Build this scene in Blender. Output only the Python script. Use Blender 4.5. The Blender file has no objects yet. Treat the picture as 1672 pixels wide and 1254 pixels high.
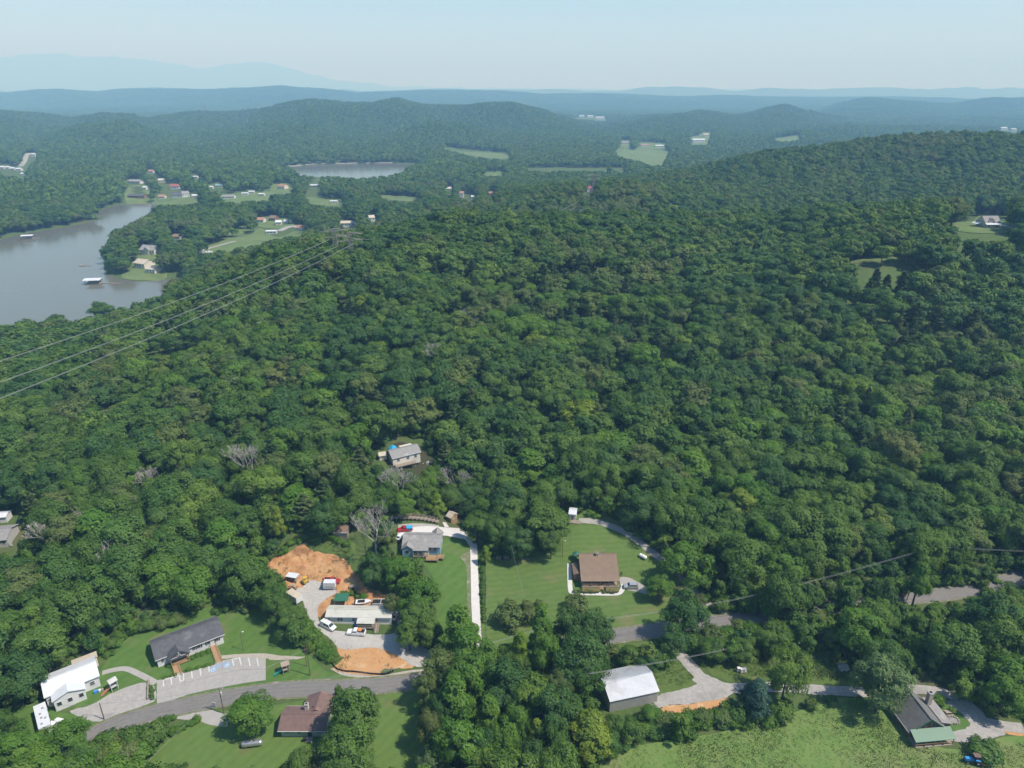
import bpy, bmesh, math, random
import numpy as np
from mathutils import Vector, Matrix

# ------------------------------------------------------------------ camera, sky, sun, exposure
SC = bpy.context.scene
COL = SC.collection
FPX, PCX, PCY, PITCH, CAMZ = 1161.0, 836.0, 627.0, math.radians(22.5), 150.0
cam_d = bpy.data.cameras.new('camera'); cam = bpy.data.objects.new('camera', cam_d); COL.objects.link(cam)
cam_d.sensor_width = 36.0; cam_d.lens = 36.0 * FPX / 1672.0
cam_d.clip_start = 1.0; cam_d.clip_end = 60000.0
cam.location = (0, 0, CAMZ); cam.rotation_euler = (math.radians(90) - PITCH, 0, 0)
SC.camera = cam

SUN_DIR = Vector((0.94, -0.34, 0.0)).normalized() * math.cos(math.radians(57)) + Vector((0, 0, math.sin(math.radians(57))))
W = bpy.data.worlds.new('World'); SC.world = W; W.use_nodes = True
wn = W.node_tree; wn.nodes.clear()
sky = wn.nodes.new('ShaderNodeTexSky'); sky.sky_type = 'NISHITA'; sky.sun_disc = False
sky.sun_elevation = math.radians(57); sky.sun_rotation = math.atan2(SUN_DIR.x, SUN_DIR.y)
sky.altitude = 250; sky.air_density = 1.0; sky.dust_density = 0.3; sky.ozone_density = 4.0
bg = wn.nodes.new('ShaderNodeBackground'); bg.inputs['Strength'].default_value = 0.132
wo = wn.nodes.new('ShaderNodeOutputWorld')
wn.links.new(sky.outputs[0], bg.inputs[0]); wn.links.new(bg.outputs[0], wo.inputs[0])
sun_d = bpy.data.lights.new('sun', 'SUN'); sun_d.energy = 5.0; sun_d.angle = math.radians(0.6); sun_d.color = (1.0, 0.975, 0.955)
sun = bpy.data.objects.new('sun', sun_d); COL.objects.link(sun)
sun.rotation_euler = SUN_DIR.to_track_quat('Z', 'Y').to_euler(); sun.location = (300, -100, 500)
SC.view_settings.view_transform = 'Standard'; SC.view_settings.look = 'None'
SC.view_settings.exposure = 0.29; SC.view_settings.gamma = 1.0; SC.view_settings.use_curve_mapping = False
SC.render.engine = 'CYCLES'
cy = SC.cycles
cy.max_bounces = 5; cy.diffuse_bounces = 3; cy.glossy_bounces = 2; cy.transmission_bounces = 3
cy.transparent_max_bounces = 4; cy.volume_bounces = 1
cy.caustics_reflective = False; cy.caustics_refractive = False
cy.use_adaptive_sampling = True; cy.adaptive_threshold = 0.01
cy.use_denoising = True
try: cy.denoiser = 'OPENIMAGEDENOISE'; cy.denoising_prefilter = 'ACCURATE'
except Exception: pass
HAZE_DENSITY, HAZE_COLOR = 0.000175, (0.29, 0.59, 1.0)

rng = np.random.default_rng(11)
random.seed(11)

# ------------------------------------------------------------------ camera geometry helpers (places things on real ground)
CP, SP = math.cos(PITCH), math.sin(PITCH)
def ray(px, py):
    u = (PCY - py) / FPX; r = (px - PCX) / FPX
    return np.array([r, CP + u * SP, -SP + u * CP])
def at_depth(px, py, t):
    d = ray(px, py) * t
    return np.array([d[0], d[1], CAMZ + d[2]])
def at_z(px, py, z):
    d = ray(px, py); t = (z - CAMZ) / d[2]
    return np.array([d[0] * t, d[1] * t, z])
def project(X, Y, Z):
    dz = Z - CAMZ
    t = Y * CP - dz * SP
    u = Y * SP + dz * CP
    t = np.maximum(t, 1e-3)
    return PCX + FPX * X / t, PCY - FPX * u / t, t

def vnoise(x, y, seed=0):
    xi = np.floor(x).astype(np.int64); yi = np.floor(y).astype(np.int64)
    fx = x - xi; fy = y - yi
    fx = fx * fx * (3 - 2 * fx); fy = fy * fy * (3 - 2 * fy)
    def hsh(a, b):
        n = (a * 374761393 + b * 668265263 + seed * 1274126177) & 0xffffffff
        n = ((n ^ (n >> 13)) * 1274126177) & 0xffffffff
        return ((n ^ (n >> 16)) & 0xffff) / 65535.0
    a, b, c, d = hsh(xi, yi), hsh(xi + 1, yi), hsh(xi, yi + 1), hsh(xi + 1, yi + 1)
    return (a + (b - a) * fx) * (1 - fy) + (c + (d - c) * fx) * fy - 0.5
def fbm(x, y, s, octv=4, seed=0):
    o = 0; amp = 1.0
    for k in range(octv):
        o = o + amp * vnoise(x / s, y / s, seed + k); s *= 0.5; amp *= 0.5
    return o

def crop(c, pts):
    ox, oy, s = c
    return [(ox + x / s, oy + y / s) for x, y in pts]
C1 = (420, 820, 4.044); C2 = (0, 980, 3.981); C3 = (760, 820, 3.981); C4 = (960, 1000, 4.644)
C5 = (1300, 900, 3.543); C6 = (340, 1060, 4.4); C7 = (560, 680, 5.7); C8 = (430, 900, 6.688)

# ------------------------------------------------------------------ terrain height
WATER = -22.0
ctrl = []
for X in (-220, -140, -70, 0, 70, 140, 220):
    for Y in (-120, -20, 60, 105, 135, 165, 190): ctrl.append((X, Y, 0.0))
def cz(c, x, y, z):
    p = crop(c, [(x, y)])[0] if c else (x, y)
    ctrl.append(tuple(at_z(p[0], p[1], z)))
def ct(px, py, t, off):
    p = at_depth(px, py, t); ctrl.append((p[0], p[1], p[2] - off))
# bank behind the trailer, blue house terrace, upper house
for a in ((C1,300,270,5.5),(C1,590,390,4.2),(C1,430,400,3.2),(C1,330,520,.6),(C1,640,540,1.0),(C1,230,420,3.0),(C1,120,400,3.0),(C1,700,760,0.2),(C1,1000,340,3.2),(C1,1200,300,3.2),
          (C1,1150,180,3.8),(C1,550,210,6.5),(C1,300,820,0.6),(C1,1250,560,1.2),(C3,850,400,2.2),(C3,500,420,2.0),(C3,850,200,4.0),(C3,800,600,.9),
          (C3,1300,600,1.0),(C3,740,120,5.5)): cz(*a)
cz(None, 0, 870, 2.0); cz(None, 150, 950, 2.0); cz(None, 300, 960, 2.5); cz(None, 1672, 900, 2.0); cz(None, 1300, 930, 2.0)
for a in ((665,762,288,0),(760,790,276,17),(836,600,333,17),(836,450,432,17),(870,345,551,17),(700,350,545,17),(640,372,540,17),(555,405,470,14),(430,408,520,17),
          (340,450,500,17),(270,490,520,17),(0,530,490,17),(150,520,500,17),(0,700,304,17),(200,600,345,17),(280,570,370,17),(450,500,410,17),
          (300,750,270,17),(500,650,310,17),(1100,600,340,17),(1400,600,335,17),(1400,800,250,17),(1600,800,250,17),(1600,600,330,17),(1100,450,430,17),
          (1440,428,440,0),(1440,500,375,15),(1400,428,440,0),(1490,428,440,0),(1615,368,485,0),(1560,372,480,0),(1660,372,480,0),(1600,470,400,15),(1300,400,480,17),(1150,346,560,17),(1000,348,555,17),(1300,340,580,17),(1450,336,590,17),(1600,322,530,17),(1720,322,540,17),
          (1300,320,800,17),(1300,290,880,17),(1450,300,850,17),(1450,260,930,17),(1600,300,780,17),(1600,260,880,17),(1580,215,990,17),(1450,225,1000,17),(1280,245,1000,17),(1130,290,950,17),
          (1030,300,775,17),(880,315,800,17),(1200,308,860,17),(1800,290,780,17),(1850,220,1000,17),(1800,600,330,17),(1850,420,420,10),
          (100,300,1150,17),(0,260,1500,17),(-150,300,1200,17),(60,340,1000,15),(-150,520,480,17)): ct(*a)
for a in ((245,415,-16),(230,450,-18),(350,400,-13),(450,380,-12),(568,367,-8),(290,310,-15),(400,322,-14),(500,310,-14),(640,330,-10),(740,322,-8),(300,470,-17),(350,440,-12),
          (160,430,-19),(240,330,-18),(380,345,-14),(550,290,-16),(850,290,-12),(1000,290,-10),(1100,262,-10)): cz(None, *a)
for px, t, z in ((780,680,2),(870,680,6),(1000,670,13),(1150,680,14),(1300,690,10),(1450,700,13),(1600,650,36),(1720,650,40)):
    ctrl.append(((px - PCX) / FPX * t, (t + (z - CAMZ) * SP) / CP, z))
for a in ((150,1300,-12),(400,1400,-6),(700,1500,20),(1000,1500,40),(-600,1500,-10),(-1000,1500,0),(1100,800,60),(0,1600,-16),(-300,1700,-18),(300,1750,-14)): ctrl.append(a)
CT = np.array(ctrl)
def warp(X, Y):
    r = np.hypot(X, Y + 260.0)
    return np.arctan2(X, Y + 260.0) * 1.1, np.log(r)
cu, cv = warp(CT[:, 0], CT[:, 1])
RC = 0.03
def phi(d2): return np.sqrt(d2 + RC * RC)
_A = phi((cu[:, None] - cu[None]) ** 2 + (cv[:, None] - cv[None]) ** 2)
n = len(CT)
_M = np.zeros((n + 3, n + 3)); _M[:n, :n] = _A + np.eye(n) * -2e-3
_M[:n, n] = 1; _M[:n, n + 1] = cu; _M[:n, n + 2] = cv; _M[n:, :n] = _M[:n, n:].T
_w = np.linalg.solve(_M, np.concatenate([CT[:, 2], [0, 0, 0]]))
def rbf(X, Y):
    u, v = warp(X, Y); o = np.empty_like(u)
    for s in range(0, len(u), 20000):
        uu, vv = u[s:s + 20000], v[s:s + 20000]
        o[s:s + 20000] = phi((uu[:, None] - cu[None]) ** 2 + (vv[:, None] - cv[None]) ** 2) @ _w[:n] + _w[n] + _w[n + 1] * uu + _w[n + 2] * vv
    return o
def ridge(pts, width, tree=16):
    P = np.array([at_depth(a, b, t) for a, b, t in pts])
    az = np.arctan2(P[:, 0], P[:, 1]); d = np.hypot(P[:, 0], P[:, 1]); o = np.argsort(az)
    return az[o], d[o], P[o, 2] - tree, width
RIDGES = [
 ridge([(-300,205,2350),(0,214,2350),(60,226,2350),(130,204,2300),(200,197,2300),(260,216,2350),(330,224,2400),(420,199,2300),(500,195,2300),(560,216,2400),(620,224,2400),(700,203,2400),(760,209,2400),(830,226,2450),(900,230,2500),(1000,234,2500),(1080,222,2450),(1150,213,2450),(1230,229,2500),(1300,214,2500),(1400,226,2500),(1672,236,2500),(2000,230,2500)], 270),
 ridge([(-300,190,2800),(-150,185,2800),(0,180,2900),(50,184,3050),(115,187,3050),(160,171,2900),(200,176,2900),(240,187,3050),(330,181,3200),(390,183,3200),(440,171,3050),(500,167,3050),(560,181,3200),(610,181,3300),(650,171,3300),(690,178,3300),(760,181,3300),(836,181,3300),(900,191,3300),(950,197,3450),(1000,202,3450),(1060,186,3300),(1140,179,3300),(1200,191,3550),(1280,179,3650),(1340,190,3800),(1450,205,3800),(1672,215,3800),(2000,210,3800)], 640),
 ridge([(-300,225,5650),(900,220,5650),(1200,205,5650),(1280,195,5650),(1340,180,5650),(1380,168,5650),(1420,160,5650),(1450,162,5650),(1480,165,5650),(1560,167,5800),(1620,158,5650),(1672,157,5650),(2000,160,5650)], 800),
 ridge([(-300,150,7800),(0,152,7800),(60,147,7800),(100,146,7800),(170,149,7800),(200,146,7800),(300,145,7800),(360,147,7800),(460,141,7800),(520,144,7800),(580,150,7800),(650,149,7950),(700,146,7950),(760,147,7950),(840,152,7950),(1000,151,7950),(1100,155,7950),(1672,160,7950),(2000,160,7950)], 1200),
 ridge([(-300,150,12000),(0,150,12000),(560,145,12000),(600,148,12000),(720,142,12000),(760,145,12000),(900,145,12000),(1010,149,12000),(1060,142,12000),(1150,143,12000),(1200,147,12000),(1250,142,12000),(1340,146,12000),(1440,143,12000),(1560,148,12000),(1672,147,12000),(2000,147,12000)], 1400, 5),
 ridge([(-300,78,27000),(0,84,27000),(60,82,27000),(120,90,27000),(200,94,27000),(270,104,27000),(330,112,27000),(400,104,27000),(450,107,27000),(520,124,27000),(580,136,27000),(640,143,27000),(760,147,27000),(1672,149,27000),(2000,149,27000)], 3500, 0)]
def far_h(X, Y):
    d = np.hypot(X, Y); az = np.arctan2(X, Y)
    base = -17.0 + 9 * fbm(X, Y, 900, 4, 5)
    h = base
    for raz, rd, rz, w in RIDGES:
        D = np.interp(az, raz, rd); Z = np.interp(az, raz, rz)
        wob = 1 + 0.5 * vnoise(az * 14, d / 1400.0, 9)
        g = np.exp(-((d - D) / (w * wob)) ** 2)
        h = np.maximum(h, base + (Z - base) * g)
    return h + np.where(d > 4300, 80 - 45 * np.clip((d - 4300) / 900, 0, 1), 80) * fbm(X, Y, 620, 4, 21) * np.clip((d - 1700) / 600, 0, 1) * np.clip((h - base) / 50, .35, 1) * np.where(d > 15000, 5, 1)
LAKES_PX = [
 [(-260,545),(-260,420),(-60,412),(0,400),(40,392),(60,385),(130,372),(195,358),(207,336),(238,337),(256,339),(245,345),(228,353),(208,363),(175,378),(160,400),(142,428),(133,446),(150,462),(200,473),(255,467),(270,464),(268,470),(250,482),(215,492),(180,503),(140,514),(100,520),(60,517),(0,519)],
 [(440,286),(480,272),(560,268.5),(640,267.5),(680,268.5),(672,278),(655,287),(600,293),(530,290)]]
LAKES = [np.array([at_z(a, b, WATER)[:2] for a, b in L]) for L in LAKES_PX]
def sdf(X, Y, poly):
    a = poly; b = np.roll(poly, -1, 0)
    out = np.empty(len(X))
    for s in range(0, len(X), 20000):
        x = X[s:s + 20000, None]; y = Y[s:s + 20000, None]
        ex, ey = (b - a)[:, 0], (b - a)[:, 1]
        t = np.clip(((x - a[:, 0]) * ex + (y - a[:, 1]) * ey) / (ex * ex + ey * ey + 1e-9), 0, 1)
        dd = np.hypot(x - a[:, 0] - t * ex, y - a[:, 1] - t * ey).min(1)
        cond = (a[:, 1] > y) != (b[:, 1] > y)
        xi = a[:, 0] + (y - a[:, 1]) * ex / np.where(np.abs(ey) < 1e-9, 1e-9, ey)
        ins = (np.sum(cond & (x < xi), 1) % 2) == 1
        out[s:s + 20000] = np.where(ins, -dd, dd)
    return out
def height(X, Y):
    X = np.atleast_1d(np.asarray(X, float)); Y = np.atleast_1d(np.asarray(Y, float))
    d = np.hypot(X, Y); h = np.zeros_like(X)
    near = d < 1800; far = d > 1300
    hn = np.zeros_like(X); hf = np.zeros_like(X)
    if near.any(): hn[near] = rbf(X[near], Y[near]) + np.clip((d[near] - 260) / 200, 0, 1) * 5 * fbm(X[near], Y[near], 160, 3, 3)
    if far.any(): hf[far] = far_h(X[far], Y[far])
    k = np.clip((d - 1350) / 420, 0, 1); k = k * k * (3 - 2 * k)
    h = hn * (1 - k) + hf * k
    m = (d > 380) & (d < 2600)
    if m.any():
        s = np.minimum(sdf(X[m], Y[m], LAKES[0]), sdf(X[m], Y[m], LAKES[1]))
        e = np.clip((s + 4) / 60.0, 0, 1)
        hh = np.maximum(h[m], WATER + 0.8)
        h[m] = np.where(s < 0, WATER - 3.0, (WATER - 3) * (1 - e) + hh * e)
    return h
def hz(x, y): return float(height(x, y)[0])
_TS = np.concatenate([np.linspace(90, 700, 400), np.geomspace(702, 9000, 260)])
def ground(px, py, up=0.0):
    d = ray(px, py)
    X, Y, Z = d[0] * _TS, d[1] * _TS, CAMZ + d[2] * _TS
    below = Z < height(X, Y) + up
    i = int(np.argmax(below)) if below.any() else len(_TS) - 1
    a, b = _TS[max(i - 1, 0)], _TS[i]
    for _ in range(14):
        m = (a + b) / 2
        if CAMZ + d[2] * m < hz(d[0] * m, d[1] * m) + up: b = m
        else: a = m
    return Vector((d[0] * b, d[1] * b, CAMZ + d[2] * b))
def gpts(pts): return [ground(a, b) for a, b in pts]
def solve_h(base, py_top):
    lo, hi = 0.5, 60
    for _ in range(30):
        m = (lo + hi) / 2
        y = project(base.x, base.y, base.z + m)[1]
        if y > py_top: lo = m
        else: hi = m
    return (lo + hi) / 2

# ------------------------------------------------------------------ materials
MATS = {}
def newmat(name):
    m = bpy.data.materials.new(name); m.use_nodes = True; nt = m.node_tree
    MATS[name] = m
    return m, nt, nt.nodes['Principled BSDF']
def pm(name, c1, c2=None, scale=1.0, rough=0.8, bump=0.0, metal=0.0, detail=6, spec=0.3, c3=None, scale3=0.1, f3=0.5, bscale=None):
    m, nt, b = newmat(name)
    N = nt.nodes; Lk = nt.links
    b.inputs['Roughness'].default_value = rough; b.inputs['Metallic'].default_value = metal
    b.inputs['Specular IOR Level'].default_value = spec
    if c2 is None:
        c2 = tuple(min(1, x * 0.85) for x in c1)
    geo = N.new('ShaderNodeNewGeometry')
    no = N.new('ShaderNodeTexNoise'); no.inputs['Scale'].default_value = scale; no.inputs['Detail'].default_value = detail; no.inputs['Roughness'].default_value = 0.62
    Lk.new(geo.outputs['Position'], no.inputs['Vector'])
    mr = N.new('ShaderNodeMapRange'); mr.inputs[1].default_value = 0.32; mr.inputs[2].default_value = 0.68
    Lk.new(no.outputs['Fac'], mr.inputs[0])
    mx = N.new('ShaderNodeMix'); mx.data_type = 'RGBA'
    mx.inputs[6].default_value = (*c1, 1); mx.inputs[7].default_value = (*c2, 1)
    Lk.new(mr.outputs[0], mx.inputs[0]); out = mx.outputs[2]
    if c3:
        n3 = N.new('ShaderNodeTexNoise'); n3.inputs['Scale'].default_value = scale3; n3.inputs['Detail'].default_value = 5
        Lk.new(geo.outputs['Position'], n3.inputs['Vector'])
        m3 = N.new('ShaderNodeMapRange'); m3.inputs[1].default_value = f3; m3.inputs[2].default_value = f3 + 0.14
        Lk.new(n3.outputs['Fac'], m3.inputs[0])
        x3 = N.new('ShaderNodeMix'); x3.data_type = 'RGBA'; x3.inputs[7].default_value = (*c3, 1)
        Lk.new(out, x3.inputs[6]); Lk.new(m3.outputs[0], x3.inputs[0]); out = x3.outputs[2]
    Lk.new(out, b.inputs['Base Color'])
    if bump:
        nb = no
        if bscale:
            nb = N.new('ShaderNodeTexNoise'); nb.inputs['Scale'].default_value = bscale; nb.inputs['Detail'].default_value = 4
            Lk.new(geo.outputs['Position'], nb.inputs['Vector'])
        bp = N.new('ShaderNodeBump'); bp.inputs['Strength'].default_value = min(bump, 1); bp.inputs['Distance'].default_value = 0.15
        Lk.new(nb.outputs['Fac'], bp.inputs['Height']); Lk.new(bp.outputs[0], b.inputs['Normal'])
    return m
def leafmat(name, ramp, trans=0.28):
    m = bpy.data.materials.new(name); m.use_nodes = True; nt = m.node_tree; N = nt.nodes; Lk = nt.links
    N.clear(); MATS[name] = m
    oi = N.new('ShaderNodeObjectInfo'); cr = N.new('ShaderNodeValToRGB')
    els = cr.color_ramp.elements
    while len(els) < len(ramp): els.new(0.5)
    for e, (p, c) in zip(els, ramp): e.position = p; e.color = (*c, 1)
    Lk.new(oi.outputs['Random'], cr.inputs[0])
    at = N.new('ShaderNodeAttribute'); at.attribute_name = 'tint'
    hs = N.new('ShaderNodeHueSaturation')
    mv = N.new('ShaderNodeMapRange'); mv.inputs[3].default_value = 0.72; mv.inputs[4].default_value = 1.30
    Lk.new(at.outputs['Fac'], mv.inputs[0]); Lk.new(mv.outputs[0], hs.inputs['Value'])
    mh = N.new('ShaderNodeMapRange'); mh.inputs[3].default_value = 0.515; mh.inputs[4].default_value = 0.485
    Lk.new(at.outputs['Fac'], mh.inputs[0]); Lk.new(mh.outputs[0], hs.inputs['Hue'])
    Lk.new(cr.outputs[0], hs.inputs['Color'])
    df = N.new('ShaderNodeBsdfDiffuse'); tr = N.new('ShaderNodeBsdfTranslucent')
    Lk.new(hs.outputs[0], df.inputs[0])
    hs2 = N.new('ShaderNodeHueSaturation'); hs2.inputs['Hue'].default_value = 0.48; hs2.inputs['Value'].default_value = 1.25
    Lk.new(hs.outputs[0], hs2.inputs['Color']); Lk.new(hs2.outputs[0], tr.inputs[0])
    mx = N.new('ShaderNodeMixShader'); mx.inputs[0].default_value = trans
    Lk.new(df.outputs[0], mx.inputs[1]); Lk.new(tr.outputs[0], mx.inputs[2])
    gl = N.new('ShaderNodeBsdfGlossy'); gl.inputs['Roughness'].default_value = 0.45; gl.inputs[0].default_value = (1, 1, 1, 1)
    m2 = N.new('ShaderNodeMixShader'); m2.inputs[0].default_value = 0.012
    Lk.new(mx.outputs[0], m2.inputs[1]); Lk.new(gl.outputs[0], m2.inputs[2])
    o = N.new('ShaderNodeOutputMaterial'); Lk.new(m2.outputs[0], o.inputs[0])
    return m
leafmat('leaf', [(0.0, (0.067, 0.144, 0.026)), (.25, (0.083, 0.164, 0.027)), (.5, (0.103, 0.176, 0.032)), (.7, (0.073, 0.157, 0.030)), (.86, (0.115, 0.198, 0.032)), (.95, (0.132, 0.223, 0.034)), (1.0, (0.132, 0.168, 0.048))])
leafmat('leaf_dark', [(0.0, (0.049, 0.119, 0.028)), (1.0, (0.066, 0.139, 0.032))])
leafmat('leaf_bright', [(0.0, (0.088, 0.193, 0.024)), (1.0, (0.117, 0.223, 0.028))], .34)
leafmat('leaf_yellow', [(0.0, (0.141, 0.238, 0.023)), (1.0, (0.177, 0.248, 0.030))], .34)
leafmat('leaf_olive', [(0.0, (0.101, 0.161, 0.041)), (1.0, (0.123, 0.167, 0.048))])
leafmat('leaf_pale', [(0.0, (0.119, 0.193, 0.067)), (1.0, (0.137, 0.198, 0.075))])
leafmat('needle', [(0.0, (.052, .102, .030)), (.6, (.076, .128, .038)), (1.0, (.102, .140, .048))], .12)
leafmat('spruce', [(0.0, (.044, .096, .066)), (1.0, (.056, .112, .072))], .1)
pm('bark', (.14, .11, .085), (.08, .062, .05), 3, .95, .5)
pm('dead_wood', (.42, .395, .36), (.30, .285, .26), 2, .9)
pm('terrain_mat', (.048, .095, .022), (.085, .115, .034), .35, .95, 1.0, c3=(.090, .095, .042), scale3=.03, f3=.55, bscale=.9)
pm('forest_floor', (.05, .045, .025), (.035, .045, .018), .2, .95)
# ------------------------------------------------------------------ mesh helpers
def tag(o, label=None, cat=None, group=None, kind=None):
    if label: o['label'] = label
    if cat: o['category'] = cat
    if group: o['group'] = group
    if kind: o['kind'] = kind
    return o
def npmesh(name, V, F, mats, tint=None, midx=None, smooth=False):
    V = np.asarray(V, np.float32); F = np.asarray(F, np.int32); k = F.shape[1]
    me = bpy.data.meshes.new(name)
    me.vertices.add(len(V)); me.vertices.foreach_set('co', V.ravel())
    me.loops.add(F.size); me.loops.foreach_set('vertex_index', F.ravel())
    me.polygons.add(len(F)); me.polygons.foreach_set('loop_start', np.arange(0, F.size, k, dtype=np.int32))
    if midx is not None: me.polygons.foreach_set('material_index', np.asarray(midx, np.int32))
    me.polygons.foreach_set('use_smooth', np.full(len(F), smooth))
    for m in mats: me.materials.append(MATS[m])
    if tint is not None:
        a = me.attributes.new('tint', 'FLOAT', 'FACE'); a.data.foreach_set('value', np.asarray(tint, np.float32))
    me.update(calc_edges=True); me.validate()
    return me
class MB:
    def __init__(s): s.v = []; s.f = []
    def box(s, cx, cy, cz, sx, sy, sz, rz=0.0, taper=1.0):
        b = len(s.v); c, q = math.cos(rz), math.sin(rz)
        for dz in (-1, 1):
            k = taper if dz > 0 else 1
            for dx, dy in ((-1, -1), (1, -1), (1, 1), (-1, 1)):
                x, y = dx * sx / 2 * k, dy * sy / 2 * k
                s.v.append((cx + x * c - y * q, cy + x * q + y * c, cz + dz * sz / 2))
        for f in ((0, 3, 2, 1), (4, 5, 6, 7), (0, 1, 5, 4), (1, 2, 6, 5), (2, 3, 7, 6), (3, 0, 4, 7)): s.f.append(tuple(b + i for i in f))
        return s
    def prism(s, prof, a0, a1, axis='x', t0=None):
        # prof: 2-D polygon; axis x: (y,z); axis y: (x,z); axis z: (x,y)
        b = len(s.v); m = len(prof)
        for a in (a0, a1):
            for p, q in prof:
                s.v.append((a, p, q) if axis == 'x' else (p, a, q) if axis == 'y' else (p, q, a))
        s.f.append(tuple(b + i for i in range(m))[::-1]); s.f.append(tuple(b + m + i for i in range(m)))
        for i in range(m):
            j = (i + 1) % m; s.f.append((b + i, b + j, b + m + j, b + m + i))
        return s
    def tube(s, p0, p1, r0, r1=None, n=6, cap=True):
        p0 = Vector(p0); p1 = Vector(p1); r1 = r0 if r1 is None else r1
        d = (p1 - p0)
        if d.length < 1e-6: return s
        d.normalize(); u = d.orthogonal().normalized(); w = d.cross(u); b = len(s.v)
        for p, r in ((p0, r0), (p1, r1)):
            for i in range(n):
                a = 2 * math.pi * i / n; q = p + (u * math.cos(a) + w * math.sin(a)) * r; s.v.append(tuple(q))
        for i in range(n):
            j = (i + 1) % n; s.f.append((b + i, b + j, b + n + j, b + n + i))
        if cap:
            s.f.append(tuple(b + i for i in range(n))[::-1]); s.f.append(tuple(b + n + i for i in range(n)))
        return s
    def path(s, pts, r, n=4):
        pts = [Vector(p) for p in pts]
        b = len(s.v); m = len(pts)
        for k, p in enumerate(pts):
            d = (pts[min(k + 1, m - 1)] - pts[max(k - 1, 0)]).normalized()
            u = d.cross(Vector((0, 0, 1)))
            u = u.normalized() if u.length > 1e-4 else Vector((1, 0, 0)); w = u.cross(d)
            for i in range(n):
                a = 2 * math.pi * i / n; s.v.append(tuple(p + (u * math.cos(a) + w * math.sin(a)) * r))
        for k in range(m - 1):
            for i in range(n):
                j = (i + 1) % n; s.f.append((b + k * n + i, b + k * n + j, b + (k + 1) * n + j, b + (k + 1) * n + i))
        return s
    def lathe(s, prof, n=14, c=(0, 0, 0), axis='z'):
        b = len(s.v); m = len(prof)
        for r, z in prof:
            for i in range(n):
                a = 2 * math.pi * i / n; x, y = r * math.cos(a), r * math.sin(a)
                s.v.append((c[0] + x, c[1] + y, c[2] + z) if axis == 'z' else (c[0] + z, c[1] + x, c[2] + y))
        for k in range(m - 1):
            for i in range(n):
                j = (i + 1) % n; s.f.append((b + k * n + i, b + k * n + j, b + (k + 1) * n + j, b + (k + 1) * n + i))
        s.f.append(tuple(b + i for i in range(n))[::-1]); s.f.append(tuple(b + (m - 1) * n + i for i in range(n)))
        return s
    def poly(s, pts):
        b = len(s.v); s.v += [tuple(p) for p in pts]; s.f.append(tuple(range(b, b + len(pts)))); return s
    def mesh(s, name, mat, smooth=False):
        me = bpy.data.meshes.new(name); me.from_pydata(s.v, [], s.f); me.materials.append(MATS[mat])
        bm = bmesh.new(); bm.from_mesh(me); bmesh.ops.recalc_face_normals(bm, faces=bm.faces); bm.to_mesh(me); bm.free()
        if smooth: me.polygons.foreach_set('use_smooth', [True] * len(me.polygons))
        return me
    def build(s, name, mat, parent=None, smooth=False):
        o = bpy.data.objects.new(name, s.mesh(name, mat, smooth)); COL.objects.link(o); o.parent = parent
        return o
def link(name, me, parent=None, loc=(0, 0, 0)):
    o = bpy.data.objects.new(name, me); COL.objects.link(o); o.parent = parent; o.location = loc; return o
def empty(name, loc, rz=0.0, label=None, cat=None, group=None):
    o = bpy.data.objects.new(name, None); COL.objects.link(o); o.location = loc; o.rotation_euler.z = rz
    o.empty_display_size = .5
    return tag(o, label, cat, group)

# ------------------------------------------------------------------ ground sheet, water
def build_terrain():
    rad = np.concatenate([np.linspace(60, 215, 24)[:-1], np.geomspace(215, 34000, 580)])
    ang = np.radians(np.concatenate([np.linspace(-88, -52, 30)[:-1], np.linspace(-52, 52, 320), np.linspace(52, 88, 30)[1:]]))
    R, A = np.meshgrid(rad, ang, indexing='ij')
    X = (R * np.sin(A)).ravel(); Y = (R * np.cos(A) - 160).ravel()
    Z = height(X, Y)
    d = np.hypot(X, Y)
    Z = Z + np.where(d > 31500, -(d - 31500) * 0.01, 0)
    nr, na = R.shape
    i = np.arange(nr - 1)[:, None] * na + np.arange(na - 1)[None]
    F = np.stack([i, i + na, i + na + 1, i + 1], -1).reshape(-1, 4)
    o = link('terrain', npmesh('terrain', np.stack([X, Y, Z], 1), F, ['terrain_mat'], smooth=True))
    tag(o, 'rolling green ground under the forest and hills', 'terrain', kind='structure')
build_terrain()

def water_material():
    m, nt, b = newmat('water')
    b.inputs['Base Color'].default_value = (.130, .136, .112, 1); b.inputs['Roughness'].default_value = .14
    b.inputs['IOR'].default_value = 1.333; b.inputs['Specular IOR Level'].default_value = .5
    geo = nt.nodes.new('ShaderNodeNewGeometry'); no = nt.nodes.new('ShaderNodeTexNoise'); no.inputs['Scale'].default_value = .12; no.inputs['Detail'].default_value = 6
    mp = nt.nodes.new('ShaderNodeMapping'); mp.inputs['Scale'].default_value = (1, .6, 1)
    nt.links.new(geo.outputs['Position'], mp.inputs[0]); nt.links.new(mp.outputs[0], no.inputs['Vector'])
    bp = nt.nodes.new('ShaderNodeBump'); bp.inputs['Strength'].default_value = .10; bp.inputs['Distance'].default_value = .6
    nt.links.new(no.outputs['Fac'], bp.inputs['Height']); nt.links.new(bp.outputs[0], b.inputs['Normal'])
water_material()
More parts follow.
